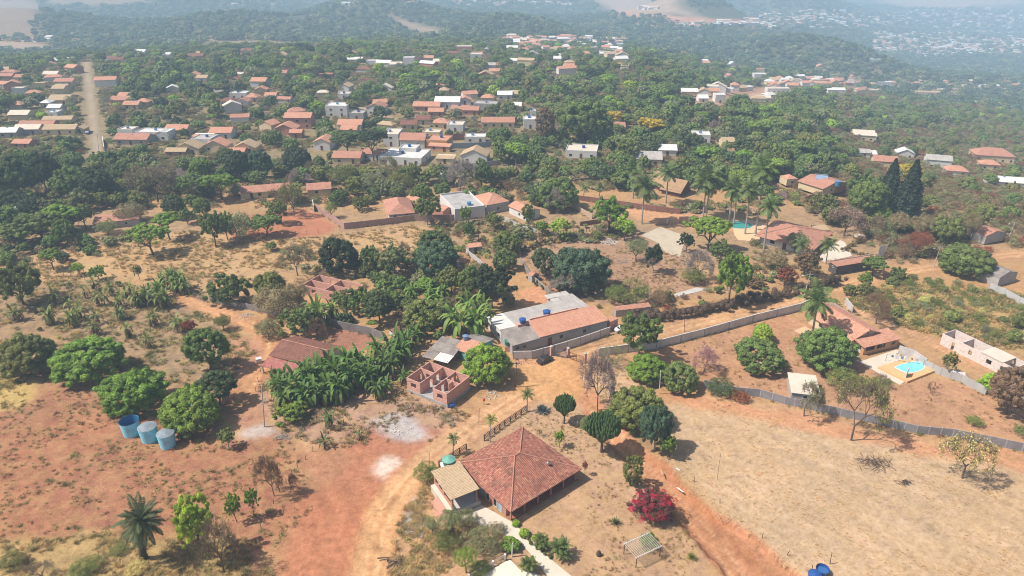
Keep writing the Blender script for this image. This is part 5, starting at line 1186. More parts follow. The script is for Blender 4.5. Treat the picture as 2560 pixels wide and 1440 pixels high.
boundary('red wall below the solar panel house', [(2010,505),(2060,492),(2110,486)], 1.8, PINKW, .2, 0)
boundary('pale wall beside the orange yard and the bare tree', [(1395,505),(1440,525),(1480,548)], 1.9, plain('sand_wall', alb(206,176,152), .9, alb(170,136,112), .5, .5), .2, 0)
boundary('small white wall around the white-walled cottage', [(1262,552),(1300,572),(1345,585)], 1.6, WHW, .18, 0)
boundary('short brown brick wall right of the lime green bush', [(1450,565),(1500,558)], 1.6, BRBROWN, .2, 0)
boundary('broken white wall end beside the bare tree at the track', [(2112,760),(2130,782)], 2.0, WHW, .2, 0)
boundary('long grey wall behind the brown shrubs in the mid distance', [(1090,432),(1155,425),(1250,412)], 2.3, plain('mid_grey_wall', alb(176,170,168), .9, alb(130,124,122), .5, .4), .2, 0)
boundary('sloping whitewashed wall by the bare tree in mid distance', [(1085,426),(1110,450),(1140,468)], 2.0, WHW, .2, 0)
boundary('tall dark brown brick wall in front of the orange roofed houses', [(1062,358),(1120,352),(1200,346)], 3.2, BRBROWN, .25, 0)
boundary('blue-grey wall around the low white pool house', [(1100,372),(1180,370),(1248,366)], 2.6, plain('blue_grey_wall', alb(150,156,166), .85, alb(120,124,130), .4, .4), .25, 0)
boundary('pale wall along the right side of the town street', [(262,378),(258,350)], 2.2, WH, .25, 0)
boundary('crumbling stone wall at the top of the track beside the bungalow', [(2070,760),(2110,785),(2150,812)], 1.3, plain('rubble_wall', alb(190,170,156), .95, alb(130,108,96), .7, .9), .3, 0)
boundary('dark garden retaining wall behind the drive at the dirt road', [(1628,792),(1700,780),(1760,770)], 1.0, plain('low_brown_wall', alb(130,100,84), .9), .2, 0)
def stakes(label, pts, h=1.2, step=2.6, mat=WOOD, wires=True, name='wire_fence', r=.06, lean=.12):
    w_ = [(g.x, g.y) for g in (G(*q) for q in pts)]; o0 = w_[0]; t = thing(name, label, 'fence', (o0[0], o0[1], 0)); P_ = []
    for i in range(len(w_)-1):
        a, b = Vector(w_[i]), Vector(w_[i+1]); L = (b-a).length; k = max(1, round(L/step))
        for s in range(k+(1 if i == len(w_)-2 else 0)): P_.append(a+(b-a)*s/k)
    pm = MB().tube([(0,0,-.2),(0,0,1)], [r, r*.8], 6).mesh('post', [mat]); wr = MB(); tops = []
    for p in P_[:95]:
        hh = h*random.uniform(.8, 1.15); lx, ly = random.uniform(-lean, lean), random.uniform(-lean, lean); c = child('post', pm, t, (p.x-o0[0], p.y-o0[1], 0), (1,1,hh)); c.rotation_euler = (lx, ly, 0)
        tops.append((p.x-o0[0]+math.sin(ly)*hh*.8, p.y-o0[1]-math.sin(lx)*hh*.8, hh*.8))
    if wires:
        for f in (1.0, .6):
            for a, b in zip(tops[:-1], tops[1:]): wr.beam((a[0], a[1], a[2]*f), (b[0], b[1], b[2]*f), .012, .012)
        wr.build('wire', METALG, t)
    return t
stakes('thin wire fence on crooked stakes between meadow and banana field', [(95,668),(160,690),(250,708),(340,722)], 1.5, 3.0)
stakes('stake fence along the upper edge of the dry meadow', [(268,640),(330,618)], 1.5, 4.0)
stakes('stake fence below the bare red yard and brick wall', [(650,592),(740,588),(850,575)], 1.5, 3.4)
stakes('line of short stakes on the eroded bank of the red lower track', [(1735,1205),(1800,1258),(1852,1305),(1905,1345),(1968,1388),(2030,1425)], 1.1, 5.5, wires=False, name='stake_line')
stakes('sagging stake fence beside the red slope at the lower left', [(640,1360),(668,1290),(700,1230),(745,1170),(800,1110)], 1.2, 2.6)
stakes('wire fence on thin stakes in front of the brick house shell', [(1010,1020),(1060,1040),(1115,1050),(1148,1052)], 1.2, 2.4)
stakes('wire fence beside the brown house and the left dirt track', [(640,980),(652,930),(700,880)], 1.3, 3.5)
stakes('barbed stake fence hugging the left edge of the banana grove', [(690,1030),(760,1050),(860,1060)], 1.3, 3.0)
stakes('dark stake hedge fence behind the centre garden', [(1310,612),(1400,590),(1490,576),(1560,572)], 1.5, 1.2, r=.1)
# wooden rail fences at the farmhouse
def rail(label, pts, h=1.35, step=1.7, n=4):
    w_ = [(g.x, g.y) for g in (G(*q) for q in pts)]; o0 = w_[0]; t = thing('rail_fence', label, 'fence', (o0[0], o0[1], 0)); pm = MB().box(-.09,.09,-.09,.09,-.2,h+.12).mesh('post', [WOOD])
    for i in range(len(w_)-1):
        a, b = Vector(w_[i])-Vector(o0), Vector(w_[i+1])-Vector(o0); L = (b-a).length; k = max(1, round(L/step)); ang_ = math.atan2((b-a).y, (b-a).x)
        for s in range(k+1): p = a+(b-a)*s/k; child('post', pm, t, (p.x, p.y, 0), (1,1,1), ang_)
        for j in range(n):
            z = .28+(h-.3)*j/(n-1); nrm = Vector((-(b-a).y, (b-a).x)).normalized()*.11; MB().beam((a.x+nrm.x, a.y+nrm.y, z), (b.x+nrm.x, b.y+nrm.y, z), .04, .15).build('rail', WOOD, t)
    return t
rail('dark wooden rail fence rising along the road behind the farmhouse', [(1211,1102),(1262,1065),(1316,1028)])
rail('short wooden rail gate section beside the green water tank', [(1098,1168),(1166,1124)])
# gateway at the road
g0 = P(1430,892); 
for lb, q in (('brick gate pillar left of the slatted gate near the parked car', (1378,888)), ('brick gate pillar in the middle of the gateway to the dirt road', (1420,892)), ('brick gate pillar right of the gateway to the dirt road', (1462,906))):
    g = P(*q); t = thing('gate_pillar', lb, 'gate pillar', (g.x, g.y, 0), .5, 'gate pillars'); MB().box(-.3,.3,-.3,.3,0,2.5).build('pillar', BRW, t); m = MB().cone((0,0),.5,.05,2.5,2.8,4).build('cap', CONC, t)
def gate(label, q0, q1, h, mat, slats=10, name='gate'):
    a, b = P(*q0), P(*q1); t = thing(name, label, 'gate', a); d = b-a; L = d.length; t.rotation_euler = (0, 0, math.atan2(d.y, d.x)); m = MB()
    m.box(0, L, -.03, .03, .1, .2); m.box(0, L, -.03, .03, h-.1, h); m.box(0, .1, -.033, .033, .2, h-.1); m.box(L-.1, L, -.033, .033, .2, h-.1); m.box(L/2-.05, L/2+.05, -.033, .033, .2, h-.1); m.build('frame', mat, t)
    s = MB()
    for i in range(slats): x = .1+(L-.2)*(i+.5)/slats; s.box(x-.03, x+.03, -.02, .02, .2, h-.1)
    s.build('bars', mat, t)
gate('grey panelled gate leaf beside the parked car', (1381,889), (1417,896), 1.9, METALG, 26)
gate('see-through metal gate leaf across the dirt road entrance', (1424,897), (1458,909), 1.9, RUST, 9)
gate('small metal gate between the shrubs at the end of the left track', (484,744), (520,756), 1.5, METALG, 10)
# hedge rows
def hedge(label, pts, w_, h, col, cat='hedge', dens=2.2, name='hedge', seed=3, leaf=.16, mat=None):
    ww = [(g.x, g.y) for g in (G(*q) for q in pts)]; r = np.random.RandomState(seed); C = []
    for a, b in zip(ww[:-1], ww[1:]):
        a, b = np.array(a), np.array(b); L = np.linalg.norm(b-a); k = max(2, int(L*dens)); 
        for s in range(k): p = a+(b-a)*(s+r.rand())/k; C.append([p[0]-ww[0][0]+r.normal()*w_*.25, p[1]-ww[0][1]+r.normal()*w_*.25, h*r.uniform(.35, .8)])
    C = np.array(C); nc = len(C); CR = r.uniform(.35, .6, nc)*max(w_, h)*.7; per = 90; ci = np.repeat(np.arange(nc), per); n = len(ci)
    dd = unit(r.normal(size=(n, 3))+np.array([0,0,.5])); pos = C[ci]+dd*(CR[ci]*r.uniform(.6, 1.1, n))[:, None]; pos[:, 2] = np.maximum(pos[:, 2], .05)
    V, F = leaf_quads(pos, unit(dd+r.normal(size=(n,3))*.6), leaf*r.uniform(.7, 1.4, n), 1.6, r); tn = (r.uniform(.75, 1.3, nc)[ci]*r.uniform(.75, 1.25, n)); T = np.repeat(tn[:, None].repeat(3, 1), 4, 0)
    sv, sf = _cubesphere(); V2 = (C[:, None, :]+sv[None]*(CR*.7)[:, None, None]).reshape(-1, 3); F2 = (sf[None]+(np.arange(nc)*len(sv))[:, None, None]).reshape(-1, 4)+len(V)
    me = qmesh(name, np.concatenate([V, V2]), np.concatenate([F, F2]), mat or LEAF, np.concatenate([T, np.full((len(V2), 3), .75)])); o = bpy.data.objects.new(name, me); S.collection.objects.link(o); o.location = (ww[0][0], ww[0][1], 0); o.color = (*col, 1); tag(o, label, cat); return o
hedge('brown thorny hedge along the upper side of the dirt road', [(1560,800),(1640,800),(1700,795),(1760,782),(1850,762),(1930,750),(1985,740)], 3.2, 2.6, alb(124,100,80,1.4), seed=4)
hedge('dark brownish hedge between the road and the black-stained outbuilding', [(2000,735),(2050,722),(2100,708)], 3.2, 3.2, alb(110,92,70,1.4), seed=5)
hedge('dense green-brown hedge along the back of the centre garden', [(1290,640),(1350,612),(1430,600),(1500,590),(1570,580)], 1.6, 1.6, alb(112,100,64,1.4), seed=6)
hedge('low clipped hedge zigzagging in the villa garden', [(2105,630),(2150,605),(2180,590)], 1.2, 1.2, alb(150,128,84,1.4), seed=7)
hedge('low dry hedge in front of the villa garden', [(2120,628),(2160,640),(2200,645)], 1.2, 1.0, alb(150,126,84,1.4), seed=8)
hedge('dark green strip of shrubs along the old grey wall in the garden', [(1330,700),(1370,730),(1400,748)], 1.4, 1.3, alb(92,100,60,1.4), seed=9)
hedge('low flower hedge along the concrete path to the farmhouse', [(1300,1338),(1340,1370),(1382,1400)], .8, .6, alb(120,128,62,1.4), seed=10, leaf=.12)
# poles and street lamps
def pole(px, py, topx, topy, label, lamp=False, name='utility_pole', mat=CONC, r=.14, cross=True, cat='utility pole', side=-1):
    g = G(px, py); s = ppm(g); a = math.atan2(CH-g.z, math.hypot(g.x, g.y)); Ht = (py-topy)/s/math.cos(a)
    for _ in range(4): X, Y, d = proj(g.x, g.y, g.z+Ht); Ht *= 1+(Y-topy)/max(15, (py-topy))
    X, Y, d = proj(g.x, g.y, g.z+Ht); lean = (topx-X)*d/FPX; t = thing(name, label, cat, (g.x, g.y, g.z))
    MB().tube([(0,0,-.2),(lean,0,Ht)], [r, r*.7], 8).build('shaft', mat, t)
    if cross: MB().beam((lean-.9,0,Ht-.35),(lean+.9,0,Ht-.35),.1,.12).build('crossarm', WOOD if mat is WOOD else CONC, t)
    if lamp:
        MB().tube([(lean,0,Ht-1.3),(lean+side*1.0,-.3,Ht-.7),(lean+side*1.9,-.5,Ht-.5)], .04, 6).build('arm', METALG, t); MB().box(lean+side*2.4,lean+side*1.8,-.62,-.38,Ht-.58,Ht-.46).build('lamp_head', WH, t)
    return t
pole(661,1067,654,965,'tall slim concrete pole at the left edge of the banana grove', cross=False)
pole(1288,968,1291,905,'weathered utility pole beside the big mango tree and the dirt road', cross=True, mat=WOOD)
pole(1648,985,1652,925,'thin white pole between the dark bushes right of the bare tree', cross=False, r=.1, mat=WH)
pole(2009,745,2026,683,'street lamp pole at the end of the long pale boundary wall', True)
pole(2334,668,2352,615,'street lamp pole left of the big round tree at the right', True)
pole(1197,1062,1198,1020,'thin fence pole beside the junction of the road', cross=False, r=.06, mat=WOOD)
pole(1145,1055,1144,1030,'short dark stake by the brick house shell', cross=False, r=.07, mat=WOOD, name='stake', cat='stake')
pole(1793,1198,1802,1133,'lone leaning bamboo stick standing in the dry field', cross=False, r=.035, mat=WOOD, name='bamboo_stick', cat='stick')
pole(1711,830,1711,785,'dark pole on the dirt road in front of the brown hedge', cross=False, r=.07, mat=WOOD)
pole(2075,1410,2079,1385,'stake behind the two blue tanks at the bottom edge', cross=False, r=.07, mat=WOOD, name='stake', cat='stake')
pole(1280,1392,1281,1358,'white post light in front of the round green bush', cross=False, r=.13, mat=WH, name='post_light', cat='post')
pole(1072,1185,1073,1132,'dark post standing in the bush beside the green water tank', cross=False, r=.06, mat=WOOD)
pole(1196,610,1198,545,'dark wooden pole behind the small garden shed', cross=False, r=.12, mat=WOOD)
pole(2520,600,2538,555,'utility pole at the right edge above the scrub', True, side=-1)
for i, (a, b, c, d, lb) in enumerate(((247,378,243,335,'utility pole on the right kerb of the town street'), (1018,332,1018,305,'utility pole between the orange roofs in the town'), (690,275,690,255,'utility pole near the dark round town tree'), (1075,342,1076,305,'tall utility pole before the brown brick wall'), (746,340,746,318,'utility pole in front of the red two-storey house'), (1820,352,1823,330,'utility pole right of the white-blue house'), (1762,345,1764,328,'utility pole at the white-blue house'), (2060,470,2062,440,'slim pole by the solar panel house'), (1109,482,1107,425,'dark wooden pole behind the orange tiled house'), (2285,385,2290,368,'slim pole near the white gabled house at the right'))):
    pole(a, b, c, d, lb, mat=CONC, r=.12)
# car
def car(px, py, ang_, label, col=alb(64,60,58), L=4.3, W_=1.75, dusty=True, name='parked_car', simple=False):
    g = G(px, py); t = thing(name, label, 'car', (g.x, g.y, g.z+.01), ang_); pm = plain('car_paint_%d' % int(px), col, .35, alb(150,126,104) if dusty else None, .3 if dusty else .1, 1.1, .02, .5)
    prof_ = [(-2.1,.38),(-2.12,.62),(-2.0,.82),(-1.75,.90),(-1.3,.98),(-.95,1.34),(-.55,1.43),(.25,1.43),(.62,1.36),(1.22,.95),(1.85,.84),(2.1,.66),(2.15,.42),(2.05,.3),(-2.0,.3)]
    def side_w(x, z): return W_/2*(1-.06*abs(x/2.1)**4)*(1-.14*max(0, (z-.85))/.6)
    m = MB(); n = len(prof_); s = L/4.3
    Lf = [(x*s, side_w(x, z), z) for x, z in prof_]; Rt = [(x*s, -side_w(x, z), z) for x, z in prof_]
    for i in range(n):
        j = (i+1) % n; m.poly([Lf[i], Lf[j], Rt[j], Rt[i]])
    m.poly(Lf[::-1]); m.poly(Rt); m.build('body', pm, t)
    gm = MB()
    def strip(a, b, y, inset): return None
    gm.poly([(-1.26*s,.66,1.02),(-.98*s,.6,1.32),(-.98*s,-.6,1.32),(-1.26*s,-.66,1.02)][::-1]); gm.v = [(x-.02, y, z+.02) for x, y, z in gm.v]; gm.build('rear_window', GLASS, t)
    gm = MB(); gm.poly([(1.16*s,.68,1.0),(.66*s,.6,1.34),(.66*s,-.6,1.34),(1.16*s,-.68,1.0)]); gm.v = [(x+.03, y, z+.02) for x, y, z in gm.v]; gm.build('windscreen', GLASS, t)
    for sy in (-1, 1):
        gm = MB(); q = [(-1.15*s,1.0),(-.85*s,1.3),(.5*s,1.32),(.95*s,1.0)]; f = [(x, sy*(side_w(x, z)+.012), z) for x, z in q]; gm.poly(f if sy < 0 else f[::-1]); gm.build('side_window', GLASS, t)
    for x in (-1.32, 1.32):
        for sy in (-1, 1):
            w1 = MB(); c = (x*s, sy*(W_/2-.1)); k = 16
            ring = [(c[0]+.31*math.cos(2*math.pi*i/k), .31+.31*math.sin(2*math.pi*i/k)) for i in range(k)]; y0, y1 = c[1]-.1, c[1]+.13 if sy > 0 else c[1]+.1; y0 = c[1]-.13 if sy < 0 else y0
            w1.poly([(a, y0, b) for a, b in ring]); w1.poly([(a, y1, b) for a, b in ring][::-1])
            for i in range(k): j = (i+1) % k; w1.poly([(ring[i][0], y0, ring[i][1]), (ring[i][0], y1, ring[i][1]), (ring[j][0], y1, ring[j][1]), (ring[j][0], y0, ring[j][1])])
            o = w1.build('wheel', plain('tyre_rubber', (.02,.02,.02), .9), t)
            hb = MB(); yy = (y1+.004 if sy > 0 else y0-.004); rg = [(c[0]+.18*math.cos(2*math.pi*i/12), yy, .31+.18*math.sin(2*math.pi*i/12)) for i in range(12)]; hb.poly(rg if sy < 0 else rg[::-1]); hb.build('rim', METALG, o)
    for sy in (-.6, .6):
        MB().box(2.08*s, 2.13*s, sy-.16, sy+.16, .58, .72).build('headlight', WH, t); MB().box(-2.14*s, -2.09*s, sy-.14, sy+.14, .66, .82).build('tail_light', plain('red_lens', alb(150,30,30), .3), t)
    note(g.x, g.y, L, W_, 1.5, ang_, g.z); return t
car(1362,904,math.radians(42),'dusty black hatchback parked on the dirt beside the grey gate', alb(34,33,34))
car(222,334,math.radians(85),'small dark blue car standing on the town street', alb(40,70,110), dusty=False)
car(1108,408,math.radians(12),'white car under the tan carport in the town', alb(220,220,220), dusty=False)
car(1556,828,math.radians(18),'white car almost hidden behind the green tree at the wall', alb(225,225,222), dusty=False)
# --- three big blue tanks
def bigtank(px, py, r, hh, label, open_=True, full=0., strip=False):
    g = P(px, py); t = thing('water_tank', label, 'water tank', (g.x, g.y, 0), 0, 'big blue field tanks'); m = MB(); k = 32; lv = [(0,.86),(.12,.88),(.3,.91),(.5,.94),(.72,.965),(.9,.985),(.97,1.0)]
    for (a, ra), (b, rb) in zip(lv[:-1], lv[1:]): m.cone((0,0), r*ra, r*rb, hh*a, hh*b, k, cap0=False, cap1=False)
    for a, ra in lv[2:5]: m.cone((0,0), r*ra*1.008, r*ra*1.012, hh*a-.03, hh*a+.03, k, cap0=False, cap1=False)
    m.cone((0,0), r*1.03, r*1.03, hh*.97, hh, k, cap0=False, cap1=False)
    m.build('barrel', LBLUE, t, False)
    i = MB(); kk = k
    ring = lambda rr, z: [(rr*math.cos(2*math.pi*j/kk), rr*math.sin(2*math.pi*j/kk), z) for j in range(kk)]
    zi = hh*.35; A, B = ring(r*.98, hh+.002), ring(r*.9, zi)
    for j in range(kk): q = (j+1) % kk; i.poly([A[q], A[j], B[j], B[q]])
    if open_: i.poly(B); i.build('inside', LBLUEI, t)
    else:
        l = MB(); l.cone((0,0), r*1.03, r*.2, hh, hh+.45, k); l.build('lid', plain('dusty_white_lid', alb(150,160,168), .8, alb(90,90,90), .7, 1.2), t)
    if strip: MB().box(-r*.95-.06, -r*.9, -.12, .12, .1, hh*.9).build('ladder_strip', plain('dark_blue_strip', alb(40,60,90), .6), t)
    lb = MB(); a0 = -1.15     # faded white lettering, two short rows, wrapped on the barrel
    
    tx = bpy.data.curves.new('lettering', 'FONT'); tx.body = 'Tanc\nQuartz'; tx.size = r*.32; tx.align_x = 'CENTER'; tx.space_line = .8
    to = bpy.data.objects.new('lettering', tx); S.collection.objects.link(to); bpy.context.view_layer.update(); me = bpy.data.meshes.new_from_object(to); bpy.data.objects.remove(to)
    for v in me.vertices:
        an_ = a0+v.co.x/r; z = hh*.62+v.co.y; rr = r*(.86+.14*z/hh)*1.02+.01; v.co = (rr*math.cos(an_), rr*math.sin(an_), z)
    me.materials.clear(); me.materials.append(plain('faded_lettering', alb(176,208,226), .7)); me.name = 'lettering'; child('lettering', me, t)
    note(g.x, g.y, 2*r, 2*r, hh); return t
bigtank(331,1084,1.85,3.3,'open light blue water tank, leftmost of three in the red field', True)
bigtank(376,1099,1.75,3.2,'light blue water tank with dusty lid, middle one of three', False, strip=True)
bigtank(421,1114,1.65,3.1,'light blue water tank, rightmost of three under the round tree', False)
# dark leaf litter on top of the third tank
tank(2034,1447,.95,1.0,BLUEP,'pale blue lidded tank at the bottom edge of the dry field',taper=.9)
g = P(2054,1434); t = thing('water_tank', 'open dark blue tank with water beside the lidded one', 'water tank', (g.x, g.y, 0)); m = MB(); m.cone((0,0),.85,1.02,0,1.1,26,cap1=False); m.build('barrel', BLUEP, t)
m = MB(); m.cone((0,0),1.07,1.07,1.04,1.12,26,cap0=False,cap1=False); m.build('rim', BLUEP, t); m = MB(); m.cone((0,0),.9,.95,.6,.62,26); m.build('water', plain('tank_water', alb(60,110,170), .1), t)
m = MB(); A=[(1.0*math.cos(j*.2417),1.0*math.sin(j*.2417),1.1) for j in range(26)]; B=[(.92*math.cos(j*.2417),.92*math.sin(j*.2417),.6) for j in range(26)]
for j in range(26): m.poly([A[(j+1)%26],A[j],B[j],B[(j+1)%26]])
m.build('inside', BLUEP, t)
# green tank on white stand by the farmhouse
g = P(1124,1196); t = thing('tank_stand', 'white concrete stand with two legs under the green tank', 'stand', (g.x, g.y, 0), .3); MB().box(-1.5,1.5,-1.1,1.1,3.0,3.2).build('platform', WH, t)
for a in (-1.1, 1.1): MB().box(a-.16,a+.16,-.9,-.6,0,3.0).build('leg', WH, t); MB().box(a-.16,a+.16,.6,.9,0,3.0).build('leg', WH, t)
t = thing('water_tank', 'dark green lidded water tank on the white stand by the farmhouse', 'water tank', (g.x, g.y, 3.2)); m = MB(); m.cone((0,0),.95,1.2,0,1.25,26); m.build('barrel', GREENP, t)
m = MB(); m.cone((0,0),1.26,1.26,1.25,1.34,26); m.cone((0,0),1.22,.15,1.34,1.75,12); m.build('lid', plain('pale_green_lid', alb(120,180,160), .5), t)
# pergola
g = P(1604,1388); t = thing('pergola', 'white slatted pergola partly overgrown beside the pink-red bush', 'pergola', (g.x, g.y, 0), .5)
for i in range(15): MB().beam((-2.6+i*.36,-1.9,2.35),(-2.6+i*.36,1.9,2.35),.07,.09).build('slat', plain('grey_white_slat', alb(206,196,180), .85, alb(130,112,92), .7, 2.), t)
for b in (-1.6, 1.6): MB().beam((-2.7,b,2.25),(2.6,b,2.25),.1,.12).build('beam', WH, t)
for a in (-2.4, 2.4):
    for b in (-1.6, 1.6): MB().tube([(a,b,0),(a,b,2.25)], .07, 6).build('post', WOOD, t)
GC.append((g.x, g.y, 3))
# terrace railing at the bottom
a, b = P(1172,1449,.2), P(1262,1398,.2); t = thing('terrace_railing', 'weathered timber railing with white capped posts at the bottom edge', 'railing', a); d = b-a
for i in range(4): p = d*(i/3); MB().box(p.x-.16,p.x+.16,p.y-.16,p.y+.16,-.2,1.1).build('post', WH, t)
for z in (.55, .95): MB().beam((0,0,z),(d.x,d.y,z),.1,.14).build('rail', WOODP, t)
# red hydrant-like sign, barrel, bricks, logs
g = P(1210,1012); t = thing('red_marker', 'small bright red marker on a short post beside the road', 'marker', (g.x, g.y, 0)); MB().tube([(0,0,0),(0,0,1.0)], .05, 6).build('post', WOOD, t); MB().tube([(0,0,.95),(0,0,1.1),(0,0,1.55),(0,0,1.7)], [.16,.26,.24,.08], 10).build('head', plain('bright_red', alb(230,40,36), .5), t)
g = P(1131,1018); t = thing('drum', 'blue plastic drum lying at the corner of the brick house shell', 'drum', (g.x, g.y, .42), .4); m = MB(); m.tube([(-.6,0,0),(-.55,0,0),(.55,0,0),(.6,0,0)], [.36,.42,.42,.36], 14); m.build('barrel', BLUEP, t)
m = MB(); m.tube([(-.2,0,0),(-.1,0,0)], .45, 14); m.tube([(.15,0,0),(.25,0,0)], .45, 14); m.build('hoop', BLUEP, t)
g = P(2390,942); t = thing('block_stack', 'stack of pale concrete blocks in front of the precast wall', 'block stack', (g.x, g.y, 0), -.5)
for k in range(3): m = MB(); m.box(-2.2+.05*k,2.2-.3*k,-.8,.8,k*.42,k*.42+.4); m.build('layer', BRPALE, t)
g = P(648,905); t = thing('white_crate', 'white plastic crate standing left of the brown house porch', 'crate', (g.x, g.y, 0), .4); MB().box(-.6,.6,-.5,.5,0,1.0).build('crate', WH, t); MB().box(-.65,.65,-.55,.55,1.0,1.07).build('lid', WH, t)
g = P(48,556); t = thing('water_tank', 'white round water tank at the left edge among the umbrella trees', 'water tank', (g.x, g.y, 0)); m = MB(); m.cone((0,0),1.9,2.0,0,5.2,24); m.build('barrel', WH, t); MB().cone((0,0),2.1,2.1,5.2,5.35,24).build('lid', WH, t)
def pile(label, px, py, r, n, L, mat, name, cat, rr=.05, z=.3, seed=1):
    rn = random.Random(seed); g = P(px, py); m = MB()
    for i in range(n):
        a = rn.uniform(0, 6.28); x, y = rn.gauss(0, r*.45), rn.gauss(0, r*.3); l = L*rn.uniform(.4, 1); zz = rn.uniform(.05, z); dx, dy = math.cos(a)*l/2, math.sin(a)*l/2; dz = rn.uniform(-.15, .25)
        m.tube([(x-dx, y-dy, max(.04, zz-dz)), (x+dx*.1, y+dy*.2, zz+.05), (x+dx, y+dy, max(.04, zz+dz))], [rr, rr*.8, rr*.4], 5)
    o = m.build(name, mat); o.location = (g.x, g.y, 0); tag(o, label, cat, kind='stuff'); return o
pile('brushwood pile of grey branches under the large half-dead tree', 2185,1160, 3.4, 90, 2.2, BARKD, 'brushwood_pile', 'branch pile', .04, .5, 3)
pile('small heap of dark twigs in the middle of the dry field', 2262,1208, 1.4, 30, 1.5, BARKD, 'brushwood_pile', 'branch pile', .04, .3, 4)
pile('rough log pile beside the dirt road at the bottom', 985,1402, 1.6, 14, 2.6, BARK, 'log_pile', 'log pile', .14, .4, 5)
pile('scattered pale boards by the dark green shrubs', 1800,1020, 2.6, 12, 1.6, WOODP, 'board_pile', 'boards', .06, .15, 6)
pile('grey brush and debris heap in the red field below the slim pole', 705,1095, 1.8, 50, 1.4, BARKP, 'debris_heap', 'debris', .05, .4, 7)
pile('fallen bare branches lying in the dry centre garden', 1560,655, 3, 16, 3, BARKP, 'fallen_branches', 'branches', .05, .3, 8)
for lb, q, c in (('pale broken plank lying on the red lower track', ((1652,1175),(1656,1187)), WOODP), ('white plank lying at the edge of the lower track', ((1692,1218),(1708,1230)), WH), ('white plank on the shaded track beyond the bush', ((1690,1170),(1700,1176)), WH)):
    a, b = P(*q[0], .06), P(*q[1], .06); m = MB(); m.beam((0,0,0), b-a, .25, .06); o = m.build('plank', c); o.location = a; tag(o, lb, 'plank')
g = P(1497,1388); t = thing('stump', 'small dark stone stump standing on the lawn by the pergola', 'stump', (g.x, g.y, 0)); MB().tube([(0,0,0),(0,0,.35),(0,0,.8)], [.4,.45,.28], 9).build('block', BARKD, t); MB().tube([(0,0,.8),(0,0,.95)], [.18,.2], 9).build('knob', BARKD, t)
def stones(label, px, py, r, n, mat, name='rubble_heap', cat='rubble', seed=1, s=.25):
    rn = random.Random(seed); g = P(px, py); m = MB()
    for i in range(n):
        x, y = rn.gauss(0, r*.5), rn.gauss(0, r*.4); k = s*rn.uniform(.4, 1.3); a = rn.uniform(0, 3); c, s_ = math.cos(a)*k, math.sin(a)*k; j = lambda: rn.uniform(.8, 1.2)
        bb = [(x-c*j(), y-s_*j(), 0), (x+s_*j(), y-c*j(), 0), (x+c*j(), y+s_*j(), 0), (x-s_*j(), y+c*j(), 0)]; tp = [(x+(q[0]-x)*.7, y+(q[1]-y)*.7, k*rn.uniform(.6, 1.0)) for q in bb]; m.hexa(bb, tp)
    o = m.build(name, mat); o.location = (g.x, g.y, 0); tag(o, label, cat, kind='stuff'); return o
stones('heap of pale lime rubble in the clearing below the brick house shell', 1000,1075, 2.6, 60, plain('lime_rubble', alb(222,214,206), .9), seed=2, s=.15)
stones('bags and rubble in the shade below the big mango tree', 1238,985, 2.2, 26, CONC, seed=3, s=.25)
stones('grey gravel heap at the bottom beside the pink ramp', 1035,1315, 2.0, 90, plain('gravel', alb(186,180,178), .9), 'gravel_heap', 'gravel', 4, .16)
stones('low heap of broken bricks behind the parked car', 1305,905, 2.4, 40, BRW, seed=5, s=.2)
stones('scatter of stones by the small gate on the left track', 610,790, 2.5, 40, CONC, seed=6, s=.2)
# irrigation hose
def hose(label, pts, mat, r=.04):
    w_ = [P(*q, .05) for q in pts]; m = MB(); m.tube([v-w_[0] for v in w_], r, 5); o = m.build('hose', mat); o.location = w_[0]; tag(o, label, 'hose')
hose('pale hose lying along the edge of the dry field above the bank', [(1782,1243),(1788,1268),(1797,1290),(1802,1303),(1822,1300),(1842,1290),(1866,1315),(1900,1345),(1940,1378),(1990,1405)], WOODP)
# clothesline
a, b = P(2218,886,1.9), P(2312,900,1.9); t = thing('clothesline', 'clothesline with blue and white washing on the pool terrace', 'clothesline', (a.x, a.y, 0)); d = b-a
for p in (Vector((0,0,0)), d): MB().tube([(p.x,p.y,0),(p.x,p.y,2.0)], .05, 6).build('post', METALG, t)
MB().beam((0,0,1.95),(d.x,d.y,1.95),.02,.02).build('line', METALG, t)
for i, c in enumerate((alb(90,120,170), alb(225,225,230), alb(120,150,190), alb(230,225,220), alb(170,110,120), alb(200,205,220))):
    f = .15+i*.13; p = d*f; e = d.normalized()*.45; m = MB(); e *= (.5, .9, .6, .8, .4, .7)[i]; hb_ = (1.3, 1.0, 1.2, 1.05, 1.4, 1.1)[i]; m.poly([(p.x-e.x,p.y-e.y,1.95),(p.x+e.x,p.y+e.y,1.95),(p.x+e.x*1.1,p.y+e.y-.1,hb_),(p.x-e.x*.9,p.y-e.y+.05,hb_+.1)]); m.build('garment', plain('cloth_%d' % i, c, .9), t)
# bench / posts by court
for lb, q in (('pale brick gate pier, the left one behind the paved court', (1657,560)), ('pale brick gate pier, the right one behind the paved court', (1712,556))):
    g = P(*q); t = thing('gate_pier', lb, 'gate pier', (g.x, g.y, 0), .2); MB().box(-2.2,2.2,-.3,.3,0,2.2).build('wall', plain('pale_pier', alb(206,170,142), .9), t); MB().box(1.2,1.8,-.33,.33,.3,1.9).build('panel', WH, t)
g = P(2148,597); t = thing('stone_table', 'round pale stone table in the villa garden', 'table', (g.x, g.y, 0)); MB().cone((0,0),.5,.4,0,.9,12).build('foot', CONCP, t); MB().cone((0,0),1.9,1.9,.9,1.05,24).build('table_top', CONCP, t)

